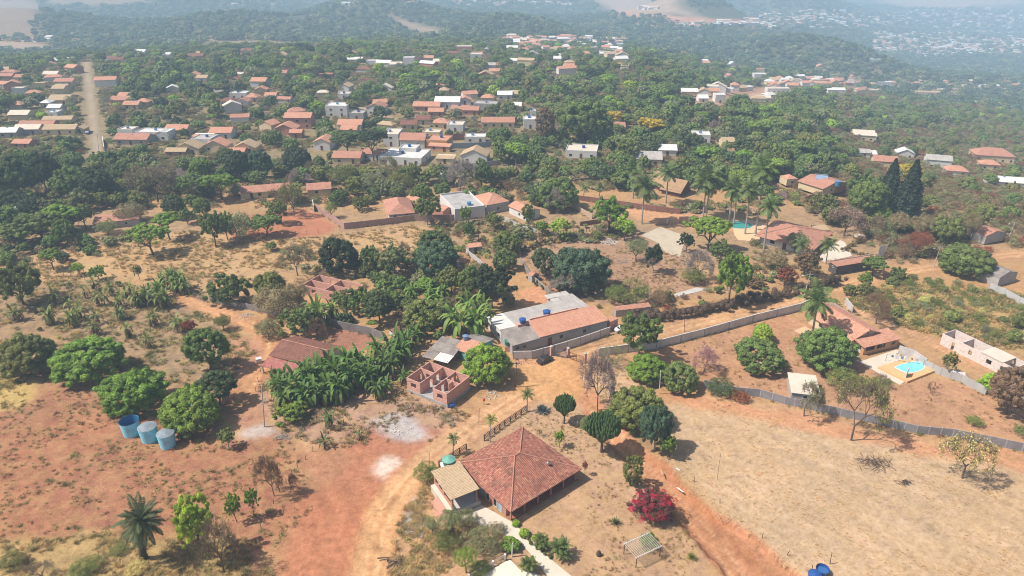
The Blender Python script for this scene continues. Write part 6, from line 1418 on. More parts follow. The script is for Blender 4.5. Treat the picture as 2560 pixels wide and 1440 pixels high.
def cable(label, q0, q1, sag=1.2):
    a, b = P(*q0), P(*q1); m = MB(); n = 14; pts = [(b-a)*(i/n)+Vector((0, 0, -4*sag*(i/n)*(1-i/n))) for i in range(n+1)]
    for off in (-.35, .35): m.tube([p+Vector((off, 0, 0)) for p in pts], .018, 4)
    o = m.build('power_cable', SHADE_CABLE); o.location = a; tag(o, label, 'power cable')
cable('thin power cable from the left slim pole towards the mango tree pole', (654,966,7.2), (1291,908,6.4), 2.2)
cable('thin power cable along the dirt road to the first street lamp', (1291,908,6.4), (2026,686,7.0), 2.6)
# ================================================================== TOWN HOUSES
ROOFS = {'o': (T_ORANGE, 'orange'), 'p': (T_PINK, 'pinkish'), 't': (T_TAN, 'tan'), 'b': (T_BROWN, 'brown'), 'w': (R_WHITE, 'white'), 'g': (R_FIBRO, 'grey'), 'c': (CONCP, 'pale')}
WALLS = {'w': (WH, 'white'), 'c': (CREAM, 'cream'), 'g': (GREYW, 'grey'), 'k': (PINKW, 'pink'), 'h': (PEACH, 'peach')}
HOUSES = []
def fh(px, py, w_, d, kind, rf, wl, h=2.9, ang_=0., label=None, rise=None, cat='house', group=None, near=True):
    g = G(px, py); s = ppm(g); L = w_/s; ang_ = math.radians(ang_); rm, rn = ROOFS[rf]; wm, wn = WALLS[wl]
    u = Vector((math.cos(ang_), math.sin(ang_))); v = Vector((-u.y, u.x)); d *= .85; c = Vector((g.x, g.y))+v*d/2; z = min(float(H(c.x, c.y)), g.z)
    wins = []
    if near:
        n = max(1, int(L/4.2))
        for f in range(int(h//2.8) or 1):
            for i in range(n): wins.append(('f', (i-(n-1)/2)*L/n, .9+f*2.8, 1.3, 1.1) if not (i == n//2 and f == 0) else ('f', (i-(n-1)/2)*L/n, .05, 1.0, 2.1, 'door'))
        if abs(ang_) > .12: wins.append(('l' if ang_ > 0 else 'r', 0, .9, 1.2, 1.1))
    rs = rise if rise is not None else {'gx': .22*d, 'gy': .22*L, 'hip': .26*min(L, d), 'sy': .6, 'sx': .6, 'par': 0, 'flat': 0}[kind]
    t = house(label, (c.x, c.y), ang_, L, d, h, kind, rs, 0 if kind in ('hip', 'par') else .35, wm, rm, wins, z=z, inset=.45 if kind == 'hip' else 0, group=group, cat=cat, sub=near)
    HOUSES.append(dict(o=t, px=px, py=py, rn=rn, wn=wn, kind=kind, label=label, h=h, w=w_)); return t
_far = [
 (20,345,44,9,'gx','w','g',3,4,'white-roofed shed at the left edge of the town'), (68,337,60,9,'gx','c','g',3,4,'pale flat-looking house left of the cream long house'), (150,337,78,9,'gx','t','c',3,3,'long cream-roofed building beside the left town street'),
 (92,326,84,8,'gx','p','k',3,3,None), (145,312,70,7,'gx','t','c',3,3,None), (54,371,44,7,'gx','o','k',2.6,-4,'orange-roofed hut half hidden under trees at the left'), (200,334,24,6,'gy','t','c',2.6,0,None),
 (148,262,50,12,'gx','t','c',3,2,'broad tan-roofed house with raised upper roof, left of the street'), (149,243,30,8,'gx','t','c',5.5,2,None), (113,270,26,8,'hip','w','w',3,0,'little white pyramid-roofed house left of the street'), (136,282,32,8,'gx','w','w',3,0,None), (131,296,28,8,'par','w','w',3,0,None), (160,216,46,9,'gx','p','c',3.4,0,None), (152,230,30,9,'gx','t','c',3,0,None),
 (328,363,84,10,'gx','p','g',3,-3,'grey-walled house with long pinkish front roof right of the street'), (316,346,38,8,'par','c','w',4.2,-3,None), (382,352,82,10,'par','w','w',4,-3,'large white walled building with grey screen wall right of the street'), (404,352,42,7,'gy','w','w',3,-3,None), (440,340,56,10,'gx','o','c',3.2,-5,None),
 (505,370,50,11,'par','g','w',4,-4,'grey and white block house with small pinkish front'), (507,356,48,5,'sy','o','w',3,-4,None), (552,348,54,10,'gx','o','w',3.4,0,None), (468,386,62,9,'gy','t','c',3,-3,'tan-gabled house, leftmost of three gables in a row'), (538,380,60,9,'gy','o','c',3,-3,'orange-gabled house, middle of three gables in a row'), (612,384,56,9,'gy','t','c',3,-3,'tan-gabled house, rightmost of three gables in a row'),
 (592,392,40,6,'gx','o','k',2.6,-2,None), (440,392,50,6,'gx','t','k',2.6,-2,None), (746,322,66,10,'gx','o','k',6,0,'two-storey house with orange roof and white balcony'), (712,338,54,10,'gy','o','k',3.2,-3,'orange gabled wing left of the two-storey house'), (740,346,30,6,'gx','o','k',3,0,None),
 (805,376,42,11,'gy','o','w',4,-5,'white two-storey cottage with orange gable left of the big dark trees'), (842,293,54,12,'par','w','w',6,-4,'white two-storey flat-roofed house in the middle of the town'), (892,300,36,10,'par','g','g',3.4,-4,None), (938,288,44,10,'gy','p','w',4.5,-10,None), (874,326,60,10,'gx','o','w',3.2,-3,None), (872,338,40,8,'gx','o','c',3,-3,None),
 (978,366,38,14,'par','c','w',5.6,-3,'modern white house with pale stepped balconies behind the dark trees'), (1031,370,62,12,'gx','p','w',4,-4,'white house with broad pinkish roof right of the modern white house'), (1091,371,56,12,'par','o','h',3.6,-12,'coral-walled box house with orange lower roof'), (1078,352,44,8,'par','c','c',4,-8,None), (1098,379,54,4,'sy','o','h',2.6,-12,None),
 (1000,412,112,18,'par','w','w',3.0,-10,'sprawling white flat-roofed complex behind the bare tree'), (1020,396,44,8,'par','w','w',4.4,-10,None), (930,400,60,8,'gx','p','w',3,-8,None), (866,410,70,10,'gx','p','c',3,-4,'low brown-pink shed behind dry trees left of the big dark trees'),
 (1184,408,66,10,'gy','t','w',3.6,-8,'cream-roofed house with white wall and small tower'), (1112,410,44,6,'sy','t','c',2.5,-8,'tan carport with white car beside the grey wall'), (1188,358,52,8,'par','w','w',2.8,0,'low white pool house inside the blue-grey walls'),
 (1022,325,40,9,'gx','b','c',3,0,None), (1058,312,34,8,'gx','b','c',3,0,None), (1102,322,42,9,'hip','o','c',3,-4,'orange-brown hip-roofed house in front of the brown brick wall'), (1138,330,40,10,'par','c','w',3.4,-4,None), (1245,320,82,10,'gx','p','c',3.2,0,'long pinkish-brown roofed house right of the brown brick wall'), (1326,322,34,10,'par','w','w',4.6,0,'white house with little tower beside the dark bare tree'), (1333,308,14,4,'par','w','w',6.4,0,None),
 (1066,278,66,10,'gx','o','k',3,-3,'wide orange roof in the middle of the town'), (1118,272,62,12,'gx','w','w',4.2,-3,'broad white-roofed hall among orange roofs'), (1162,262,30,8,'gy','o','w',3,0,None), (1213,278,58,10,'par','g','g',4,-6,'grey-walled lot with small orange roof on top'), (1218,266,34,8,'hip','o','c',5,-6,None), (1176,288,40,8,'gx','p','k',3,-5,None), (1090,292,38,8,'gx','o','k',3,0,None), (1150,285,44,8,'gx','p','c',3,-8,None),
 (860,248,30,8,'par','c','w',3,0,None), (676,252,28,9,'gx','o','w',3,0,None), (652,236,30,8,'gy','o','c',3,5,None), (596,248,42,9,'par','w','w',3.4,0,'white low-roofed house among dark green trees'), (628,256,34,9,'hip','o','c',3,0,None), (568,266,38,8,'hip','b','c',3,0,None), (606,266,30,8,'gy','p','w',3,0,None),
 (300,262,44,9,'gx','p','k',3,0,None), (328,274,38,8,'gx','o','c',3,0,None), (315,252,38,9,'gx','o','k',3,0,None), (356,268,34,8,'hip','o','c',3,0,None), (272,195,22,8,'gy','b','c',3,0,None), (690,192,54,8,'gx','p','c',3,0,None), (482,198,28,8,'gy','o','c',3,0,None), (505,205,26,8,'gx','t','w',3,0,None),
 (158,158,46,10,'gx','w','w',3,6,'low wide white-roofed hall far along the left street'), (236,142,30,8,'par','p','c',5,0,'far two-storey building closing the end of the street'), (252,146,34,8,'par','w','w',3.4,0,None), (350,133,20,8,'gx','w','w',3,0,None), (395,146,26,8,'par','w','w',3,0,None), (425,143,22,8,'gx','w','w',3,0,None), (288,150,22,7,'gy','t','c',3,0,None), (14,200,34,8,'gx','p','k',3,0,None), (10,170,24,8,'gx','w','w',3,0,None), (50,203,26,8,'gx','p','c',3,0,None),
 (886,157,40,8,'gx','w','w',3,0,'long white roof among trees at the far middle'), (930,162,28,8,'par','w','w',3,0,None), (958,166,36,9,'gx','w','w',3,-8,None), (1022,164,28,9,'par','w','w',6,0,'white cube-shaped house in the far middle'), (990,170,30,8,'gx','c','w',3,0,None), (1072,154,24,8,'gx','o','c',3.4,0,None), (1096,162,26,8,'gx','c','c',3,0,None), (1160,132,40,12,'par','w','k',6,0,'big pale pink block at the far edge of the town'), (1190,156,28,9,'par','w','w',6.5,0,'white stepped house on the far slope'), (1130,140,24,7,'gx','b','c',3,0,None), (1122,110,26,8,'gx','w','w',3,0,None), (922,132,18,7,'par','k' if False else 'o','w',4,0,None), (880,140,20,7,'gy','o','c',3,0,None), (1226,172,26,8,'gx','g','w',3,0,None), (1246,172,22,8,'hip','o','c',3,0,None), (1236,188,26,8,'gx','o','c',3,0,None), (1286,160,24,8,'gx','w','w',3,0,None), (1290,110,20,8,'gx','w','w',3,0,None),
 (1262,250,36,9,'gx','w','w',3.4,0,None), (1296,248,34,9,'gx','t','c',3.4,0,None), (1160,226,26,8,'gx','b','c',3,0,None), (1066,226,24,8,'gx','b','c',3,0,None), (1110,238,26,8,'hip','t','c',3,0,None), (1098,226,22,8,'gy','o','c',3,0,None),
 (1452,396,78,14,'par','c','w',3.2,-10,'flat white parapet-roofed house among dense trees'), (1622,416,62,12,'gx','g','c',3.4,-6,'grey-roofed building with row of dark openings'), (1668,390,44,9,'gx','w','w',3,-5,None), (1752,358,44,10,'par','w','w',4,-8,'white-blue modern house among trees right of centre'), (1820,368,30,8,'gx','t','c',3,0,None), (1802,310,16,6,'gy','o','c',3,0,None), (1548,330,28,8,'gx','p','c',3,0,None),
 (2158,352,50,12,'gx','c','c',4,-14,'pale yellow angular house in front of the right woodland'), (2178,350,22,7,'sy','c','c',3,-20,None), (2212,420,54,10,'gx','p','c',4,-16,'pink-roofed house with pale wall behind the two dark conifers'), (2344,420,56,10,'gx','g','w',5,-20,'white two-storey house with sloping grey roof at the right'), (2262,396,40,8,'gy','w','w',3.6,-15,'white gabled house left of the sloping grey roof'), (2486,404,92,16,'hip','p','c',4.2,-14,'large pink hip-roofed villa near the right edge'), (2474,424,46,9,'hip','o','c',3.2,-14,None), (2392,440,52,9,'hip','o','w',3,-14,'low orange-roofed house below the sloping grey roof'), (2514,466,80,9,'gx','w','w',2.8,-16,'long white-roofed shed near the right edge'), (2180,398,20,7,'gx','w','w',3,0,None), (2160,394,26,7,'gx','g','w',3,-10,None),
 (1800,258,26,9,'par','w','w',5.5,0,'white three-storey block at the edge of the ravine'), (1758,256,24,9,'gx','w','w',3,0,None), (1900,198,30,11,'par','w','w',6,0,'large white house at the left of the ridge'), (1946,232,56,10,'par','c','w',4,0,'long pale walled block at the near left of the ridge row'), (2090,236,42,10,'gx','w','w',5,-6,'white house with dark end at the near edge of the ridge row'), (2210,216,42,11,'par','w','w',6,0,'bright white flat-roofed villa on the ridge'), (2186,158,30,12,'par','w','w',6,0,'white villa alone on the wooded slope'), (2265,214,34,9,'hip','p','c',3.4,0,None), (2290,212,28,8,'hip','o','c',3,0,None), (2475,220,46,9,'gx','w','w',3.6,0,'long white-roofed hall on the ridge at the right'), (2380,228,44,8,'par','t','c',3.6,0,'cream walled building on the ridge'), (2320,236,58,9,'gx','t','c',3.2,-8,'tan-roofed building at the near edge of the right ridge'), (2524,216,40,8,'gx','o','c',3,0,None), (2424,218,30,8,'par','c','c',3,0,None),
]
for q in _far: fh(*q[:9], label=q[9], near=q[1] > 200)
# rows of small houses on the ridge, in clusters like the photograph's
_r = random.Random(5)
def cluster(n, x0, x1, y0, y1, roofs, walls='wwcc', dmin=10, big=1., hh=3.0):
    got = []
    for _ in range(n*30):
        if len(got) >= n: break
        px, py = _r.uniform(x0, x1), _r.uniform(y0, y1); g = G(px, py)
        if g is None: continue
        if any((g.x-a)**2+(g.y-b)**2 < dmin**2 for a, b in got): continue
        if min(float(sd_stroke(np.array([g.x]), np.array([g.y]), p, wd)[0]) for p, wd in ((STREET[0], 6), (RIDGE_ROAD[0], 8), (HIGHWAY[0], 14), (STREET2[0], 6))) < 7: continue
        if any((g.x-c[0])**2+(g.y-c[1])**2 < (c[2]+6)**2 for c in GC): continue
        got.append((g.x, g.y)); L = _r.uniform(8, 14)*big; fh(px, py, L*ppm(g), _r.uniform(7, 11)*big, _r.choice(('gx', 'gx', 'gy', 'hip', 'par')), _r.choice(roofs), _r.choice(walls), hh*_r.choice((1, 1, 1.6)), _r.uniform(-25, 25), near=False)
cluster(26, 1925, 2050, 198, 228, 'oowtcpo', 'wwc', 12); cluster(16, 2060, 2150, 204, 226, 'ooopw', 'cwk', 12); cluster(20, 2150, 2560, 206, 232, 'ootpc', 'cc', 14); cluster(12, 1720, 1930, 226, 256, 'owtc', 'wwc', 13)
cluster(26, 1280, 1490, 98, 132, 'owocp', 'wwc', 18); cluster(10, 1480, 1560, 112, 140, 'ow', 'wc', 18); cluster(14, 1740, 2280, 140, 200, 'owtp', 'wc', 40)
cluster(14, 420, 1300, 230, 345, 'optwc', 'wwc', 18, .85); cluster(8, 0, 200, 190, 310, 'optc', 'wc', 20, .85)
cluster(14, 1290, 1560, 140, 190, 'owtg', 'wc', 26); cluster(20, 250, 1260, 128, 230, 'ooptwb', 'wck', 30); cluster(6, 0, 250, 170, 250, 'opt', 'ck', 26); cluster(4, 560, 700, 28, 40, 'w', 'w', 30) if False else None
cluster(18, 2160, 2560, 104, 150, 'wwco', 'wwc', 26, 1.3)
ROOFTANKS = []
for h in list(HOUSES):
    if h['py'] > 240 and (h['kind'] == 'par' or _r.random() < .3) and len(ROOFTANKS) < 34:
        o = h['o']; zz = o.location.z+h['h']+(.1 if h['kind'] == 'par' else .5); b_ = Vector((o.location.x+_r.uniform(-1.5, 1.5), o.location.y+_r.uniform(-.5, 1.5), 0))
        t = tank(0, 0, .75, 1.0, _r.choice((BLUEP, plain('faded_blue_plastic', alb(120,150,190), .5))), None, zz, base=b_); ROOFTANKS.append(dict(o=t, px=h['px'], py=h['py'], w=10))
# ================================================================== PLANTS OF THE PHOTOGRAPH
T = tree
# foreground left
T('mango',80,945,140,118,'olive','grey-green round tree at the left edge of the red field', name='broadleaf_tree')
T('mango',232,962,180,122,'bright','wide bright green dome-shaped tree in the left field',)
T('mango',350,1040,172,124,'bright','large bright green bush tree behind the three blue tanks')
T('mango',484,1096,176,130,'bright','round leafy tree overhanging the three blue tanks')
T('mango',527,925,112,110,'mid','compact dark green ball-shaped tree left of the dirt track', prefer=0)
T('mango',550,1012,100,90,'dark','small dark green tree behind the tank trees')
T('loose',572,1120,52,50,'olive','small yellowish bush right of the tank trees', name='shrub', cat='shrub')
T('loose',735,1065,100,72,'bright','feathery bright green bush beside the slim pole', name='shrub', cat='shrub')
T('loose',505,1400,120,160,'lime','lime-green straggly tree at the lower left', cat='tree')
T('baresp',560,1430,120,150,'olive','half bare grey shrub below the lime-green straggly tree', cat='shrub')
T('loose',592,1305,44,70,'bright','young upright green tree on the red slope')
T('loose',636,1290,40,70,'bright','thin light green sapling left of the leafless shrub')
T('bare',686,1240,78,105,'brown','leafless spindly shrub on the edge of the red slope', cat='shrub')
T('bare',735,1230,34,50,'brown','small leafless bush right of the spindly shrub', cat='shrub')
T('scrub',300,1392,50,30,'olive','little dry bush left of the feather palm', cat='shrub'); T('scrub',215,1452,90,60,'olive','olive bush at the bottom left edge', cat='shrub'); T('scrub',30,1432,80,60,'olive','yellow-green bush in the bottom left corner', cat='shrub'); T('baresp',110,1452,90,60,'dry','grey dry bush at the bottom left', cat='shrub')
T('scrub',345,1440,60,40,'straw','straw-coloured bush below the feather palm', cat='shrub')
palm('date',360,1398,352,1300,118,alb(92,104,66,1.4),'stout feather palm standing alone at the lower left',tr=.5,mat=BARKD)
# around the farmhouse
T('scrub',1068,1212,80,62,'olive','yellowish feathery bush between the road and the tan roof', cat='shrub')
_b = T('loose',1633,1316,122,98,(.17,.05,.055),'crimson flowering bougainvillea bush beside the pergola', name='bougainvillea_bush', cat='bush')
_c = [c for c in _b.children if c.name.startswith('crown')][0]; _f = child('flowers', LIB['scrub'][1], _b, _c.location, [v*1.04 for v in _c.scale], .7, alb(196,44,74,1.1)); child('inner_leaves', LIB['scrub'][0], _b, _c.location, [v*.93 for v in _c.scale], 2.1, alb(96,84,56))
T('loose',1620,1376,60,50,'bright','green climber growing over the pergola', name='climbing_plant', cat='climber')
T('cone',1580,1216,56,80,'olive','narrow conical green shrub beside the lower track', cat='shrub', name='conical_shrub')
T('mango',1590,1085,150,122,'olive','large olive-green tree below the junction', )
T('mango',1637,1125,86,110,'blue','blue-grey dense tree leaning against the olive-green tree')
T('loose',1668,1145,48,58,'bright','small fresh green tree right of the blue-grey dense tree')
T('scrub',1468,1085,54,48,'grey','thin grey-green bush between the two candelabra shrubs', cat='shrub')
T('loose',1398,1118,32,44,'lime','small yellow-green sapling on the lawn behind the farmhouse'); T('baresp',1350,1092,18,22,'olive','tiny sapling on the lawn left of the yellow-green one', cat='shrub')
for px, py, w_, h_, c, lb in ((1165,1330,70,62,'grey','grey-green feathery shrub right in front of the terrace'), (1125,1350,64,74,'grey','thin grey shrub left of the terrace shrubs'), (1205,1400,100,92,'grey','big rounded grey-green shrub in the middle of the shrub clump'), (1120,1388,86,70,'olive','olive shrub at the left of the clump below the terrace'), (1165,1432,70,66,'bright','bright green shrub at the bottom of the clump'), (1082,1340,44,48,'grey','small grey shrub by the gravel heap'), (1200,1445,60,48,'mid','green shrub at the foot of the clump near the railing'), (1240,1345,60,40,'dry','brownish dry shrub right of the clump')):
    T('scrub',px,py,w_,h_,c,lb,cat='shrub')
T('mango',1276,1382,54,44,'bright','round bright green bush behind the white post light', cat='shrub', name='round_bush')
for px, py, w_, h_, lb in ((1290,1318,24,20,'little yellow-green bush at the corner of the farmhouse'), (1340,1356,26,22,'small lime bush beside the concrete path'), (1356,1378,26,22,'second small lime bush along the concrete path'), (1310,1345,30,22,'low lime plant by the path corner')): T('mango',px,py,w_,h_,'lime',lb,cat='shrub',name='low_bush')
def areca(px, py, w_, h_, label, n=6):
    g = G(px, py); s = ppm(g); t = thing('areca_palm', label, 'palm', (g.x, g.y, 0)); r = random.Random(px); Hh = h_/s*1.1; R = w_/2/s
    for i in range(n):
        a = i*2.4; d = R*.35*(i > 0)*r.uniform(.5, 1.2); z = Hh*r.uniform(.25, .6); x, y = d*math.cos(a), d*math.sin(a)
        MB().tube([(x*.5,y*.5,0),(x,y,z)], .05, 6).build('stem', plain('green_cane', alb(140,140,80), .6), t); child('fronds', PALM['areca'][i % 2], t, (x,y,z), (R*.8,)*3, r.uniform(0,6), jit(alb(112,128,66,1.35), r))
areca(1355,1372,50,50,'small clump palm behind the path bushes'); areca(1400,1392,66,60,'bushy clump palm on the lawn beside the path'); areca(1320,1428,56,50,'yellow-green clump palm by the white terrace floor')
palm('coco',1133,1140,1133,1095,34,None,'young palm beside the short rail gate',tr=.12); palm('coco',1225,1105,1228,1048,34,alb(150,150,80,1.4),'thin yellowish palm at the near end of the rail fence',tr=.09); palm('coco',1318,1030,1318,985,36,None,'young palm at the far end of the rail fence',tr=.12)
def agave(px, py, w_, label, col, n=60, name='agave_plant'):
    g = G(px, py); R = w_/2/ppm(g); r = random.Random(px); V, F, Tn = [], [], []
    for i in range(n):
        az = i*2.399; e = 1.35-1.2*(i/n); L = R*r.uniform(.8, 1.15); d = Vector((math.cos(az)*math.cos(e), math.sin(az)*math.cos(e), math.sin(e))); sd = Vector((-math.sin(az), math.cos(az), 0))*R*.075; p = Vector((0,0,.1)); m = p+d*L*.55; q = p+d*L+Vector((0,0,-.05*L)); o = len(V)
        V += [tuple(p-sd*.6), tuple(p+sd*.6), tuple(m+sd), tuple(m-sd), tuple(q+sd*.08), tuple(q-sd*.08)]; F += [[o,o+1,o+2,o+3],[o+3,o+2,o+4,o+5]]; Tn += [r.uniform(.8,1.25)]*6
    t = thing(name, label, 'plant', (g.x, g.y, 0)); child('leaves', qmesh('leaves', np.array(V), np.array(F), LEAF, np.array(Tn)[:,None].repeat(3,1)), t, color=col)
agave(1357,1030,44,'blue-grey agave clump with spiky leaves beside the candelabra shrub', alb(150,164,160,1.35)); agave(1352,1024,26,'smaller agave rosette behind the larger one', alb(150,160,150,1.35), 40)
agave(1538,1310,40,'spiky rosette plant alone on the lawn left of the crimson bush', alb(110,116,70), 26, 'spiky_plant'); agave(1728,1396,34,'yellow-green spiky plant at the edge of the lower track', alb(150,150,70), 40, 'spiky_plant')
def euphorbia(px, py, w_, h_, label):
    g = G(px, py); s = ppm(g); R = w_/2/s; Ht = h_/s/.78; t = thing('candelabra_shrub', label, 'shrub', (g.x, g.y, 0)); r = random.Random(px); m = MB(); b = MB()
    b.tube([(0,0,0),(0.05,0,Ht*.2),(0,.05,Ht*.4)], [R*.09,R*.07,R*.06], 8); b.build('trunk', BARK, t)
    for i in range(150):
        a = i*2.399; rr = math.sqrt((i+.5)/150); x, y = R*rr*math.cos(a), R*rr*math.sin(a); top = Ht*(.62+.38*math.sqrt(max(0,1-rr*rr*.9)))*r.uniform(.9,1.05); lo = Ht*(.22+.3*rr)
        m.tube([(x*.55,y*.55,lo),(x*.92,y*.92,lo+(top-lo)*.4),(x,y,top*.93),(x*1.0,y,top)], [.05*R,.075*R,.065*R,.02*R], 5)
    me = m.mesh('branches', [plain('cactus_green', alb(84,108,56,1.3), .6, alb(60,84,44,1.3), .5, 2, .3)]); child('branches', me, t)
euphorbia(1410,1058,56,66,'dark candelabra-like shrub at the right end of the rail fence'); euphorbia(1503,1130,92,92,'larger dark candelabra-like shrub below the bare tree')
T('bare',1494,1025,100,150,'mauve','tall leafless grey tree beside the junction'); T('bare',1530,910,60,50,'grey','grey twiggy bush behind the tall leafless tree', cat='shrub')
T('baresp',1470,1182,22,26,'rust','reddish-leaved little shrub at the right corner of the farmhouse', cat='shrub') if False else T('loose',1462,1188,16,34,'rust','reddish-leaved little shrub at the right corner of the farmhouse', cat='shrub', name='shrub')
# centre
T('mango',1218,968,128,112,'bright','glossy round mango tree between the teal house and the road', name='mango_tree')
T('loose',1598,895,116,112,'mid','round green tree in front of the pale boundary wall')
T('mango',1618,962,110,80,'bright','yellow-green leafy tree below the gateway'); T('mango',1700,985,98,82,'mid','dark round bush tree left of the precast wall', ); T('scrub',1800,1000,92,55,'dark','dark green scrub at the left end of the precast wall', cat='shrub'); T('scrub',1850,1010,60,34,'rust','brown dry scrub beside the precast wall', cat='shrub')
T('loose',760,852,120,98,'mid','green tree with dark trunk behind the brown roofed house'); T('bare',795,850,50,60,'brown','dead black-brown tree between the brown house and the yard', )
T('scrub',672,850,70,55,'grey','thin grey shrub above the brown roofed house', cat='shrub')
T('loose',580,770,118,90,'mid','broad green tree at the small gate'); T('mango',680,760,86,82,'olive','dark olive tree behind the dull grey wall'); T('scrub',700,800,130,95,'dry','large brownish-grey thorn bush beside the left track', cat='shrub'); T('scrub',748,775,70,70,'dry','second grey-brown thorn bush right of the first one', cat='shrub')
T('scrub',560,826,46,40,'olive','dull shrub below the small gate', cat='shrub'); T('loose',475,835,40,36,'rust','rust-brown shrub at the end of the banana rows', cat='shrub')
T('mango',1062,838,118,95,'olive','dark thicket-like tree with yellow-green top in the grove'); T('mango',950,808,84,84,'dark','dark green round tree in the middle grove'); T('loose',900,790,90,78,'mid','light green fruit tree in the middle grove'); T('loose',985,775,90,62,'mid','spreading green tree above the middle grove')
T('loose',1230,770,120,118,'deep','large dark green tree behind the long grey building', ); T('mango',1178,745,70,80,'mid','green tree left of the large dark one behind the building'); T('scrub',1190,700,60,44,'dry','grey dry shrub in the middle grove', cat='shrub'); T('loose',1130,735,80,70,'olive','olive tree above the tall banana plants'); T('loose',850,772,60,50,'mid','green bush beside the second brick shell', cat='shrub')
T('mango',1092,695,118,95,'blue','tall dark tree, lower half of the double crown in the meadow'); T('mango',1090,655,92,82,'dark','tall dark tree, upper half of the double crown in the meadow')
T('mango',852,690,110,100,'deep','dark upright tree behind the pinkish brick shell'); T('loose',925,675,66,62,'mid','green tree right of the dark upright tree'); T('loose',985,690,88,78,'grey','grey-green tree between the dark trees of the meadow edge')
T('bareleaf',745,690,90,85,'grey','pale thin-crowned tree left of the dark upright tree'); T('bare',1010,660,70,60,'dry','dry twiggy bush in front of the meadow', cat='shrub')
T('mango',1455,742,160,126,'blue','huge dark blue-green tree in the centre garden', ); T('mango',1362,690,72,72,'dark','dark rounded tree left of the huge dark tree'); T('bare',1415,745,90,75,'mauve','leafless grey tree in front of the huge dark tree')
T('loose',1632,682,60,75,'deep','dark tree with bent trunk in the centre garden'); T('scrub',1590,655,70,62,'grey','grey-green bush left of the bent-trunk tree', cat='shrub'); T('bare',1745,700,90,80,'mauve','leafless mauve tree in the centre garden'); T('scrub',1732,715,76,50,'olive','olive-brown bush under the leafless mauve tree', cat='shrub')
T('loose',1822,758,112,128,'bright','vivid green tall tree beside the road hedge'); T('loose',1885,725,60,30,'brown','brown shrub under the vivid green tree', cat='shrub')
T('bareleaf',1590,760,70,62,'lime','small yellow-green airy tree behind the hedge road'); T('scrub',1545,765,80,56,'olive','dull green bush behind the low block shed', cat='shrub'); T('scrub',1650,768,60,45,'brown','brown rounded bush behind the hedge', cat='shrub')
T('spread',1770,628,124,92,'bright','broad bright green flat-domed tree beside the paved court'); T('loose',1715,632,46,52,'deep','dark palm-like bush at the left foot of the bright flat-domed tree', cat='shrub'); T('loose',1800,660,70,60,'mid','green bush below the bright flat-domed tree', cat='shrub')
T('loose',1520,580,96,86,'bright','airy bright green tree at the back of the centre garden'); T('loose',1560,602,64,62,'lime','leaning yellow-green tree beside the paved court'); T('loose',1398,598,64,56,'lime','lime green weeping bush behind the garden hedge', cat='shrub')
T('loose',1068,562,74,72,'mid','green tree standing before the orange tiled house'); T('loose',1172,608,40,58,'mid','small green tree beside the small garden shed'); T('mango',1270,640,80,62,'olive','round olive-green tree right of the small garden shed'); T('mango',1262,680,66,58,'mid','green tree on the old grey wall'); T('loose',1320,570,44,60,'mid','young tree in front of the white-walled cottage'); T('loose',1355,588,36,40,'lime','yellow-green sapling in front of the white-walled cottage')
T('loose',1165,560,34,44,'bright','slim fresh green tree before the grey flat-roofed block'); T('bare',1385,530,64,62,'mauve','bare twiggy tree beside the sand-coloured wall'); T('mango',1395,530,110,88,'mid','broad green tree behind the orange yard'); T('loose',1300,600,80,40,'grey','thin grey scrub behind the garden hedge', cat='shrub'); T('loose',1235,575,50,46,'olive','olive shrub behind the garden hedge end', cat='shrub')
# meadow
T('spread',384,637,104,78,'bright','lone spreading green tree in the dry meadow'); T('spread',425,600,84,72,'bright','spreading green tree just behind the lone meadow tree'); T('loose',540,617,78,88,'mid','leaning green tree at the meadow edge'); T('scrub',602,605,100,78,'grey','wide grey-green tree at the meadow edge'); T('loose',570,600,54,70,'mid','green tree between the leaning one and the wide grey one'); T('spread',668,590,84,56,'mid','low spreading tree before the bare red yard'); T('bareleaf',735,540,70,82,'olive','sparse olive tree behind the bare red yard'); T('loose',700,560,60,60,'olive','olive tree left of the bare red yard')
T('loose',60,762,130,112,'olive','big wide tree at the left edge above the banana rows'); T('spread',135,675,62,56,'bright','small light green tree in the meadow at the left'); T('loose',200,690,36,36,'lime','little yellow-green tree on the wire fence line'); T('loose',248,700,44,36,'bright','low light green tree right of the little yellow-green tree'); T('loose',350,700,22,40,'grey','slim grey-green sapling in the meadow')
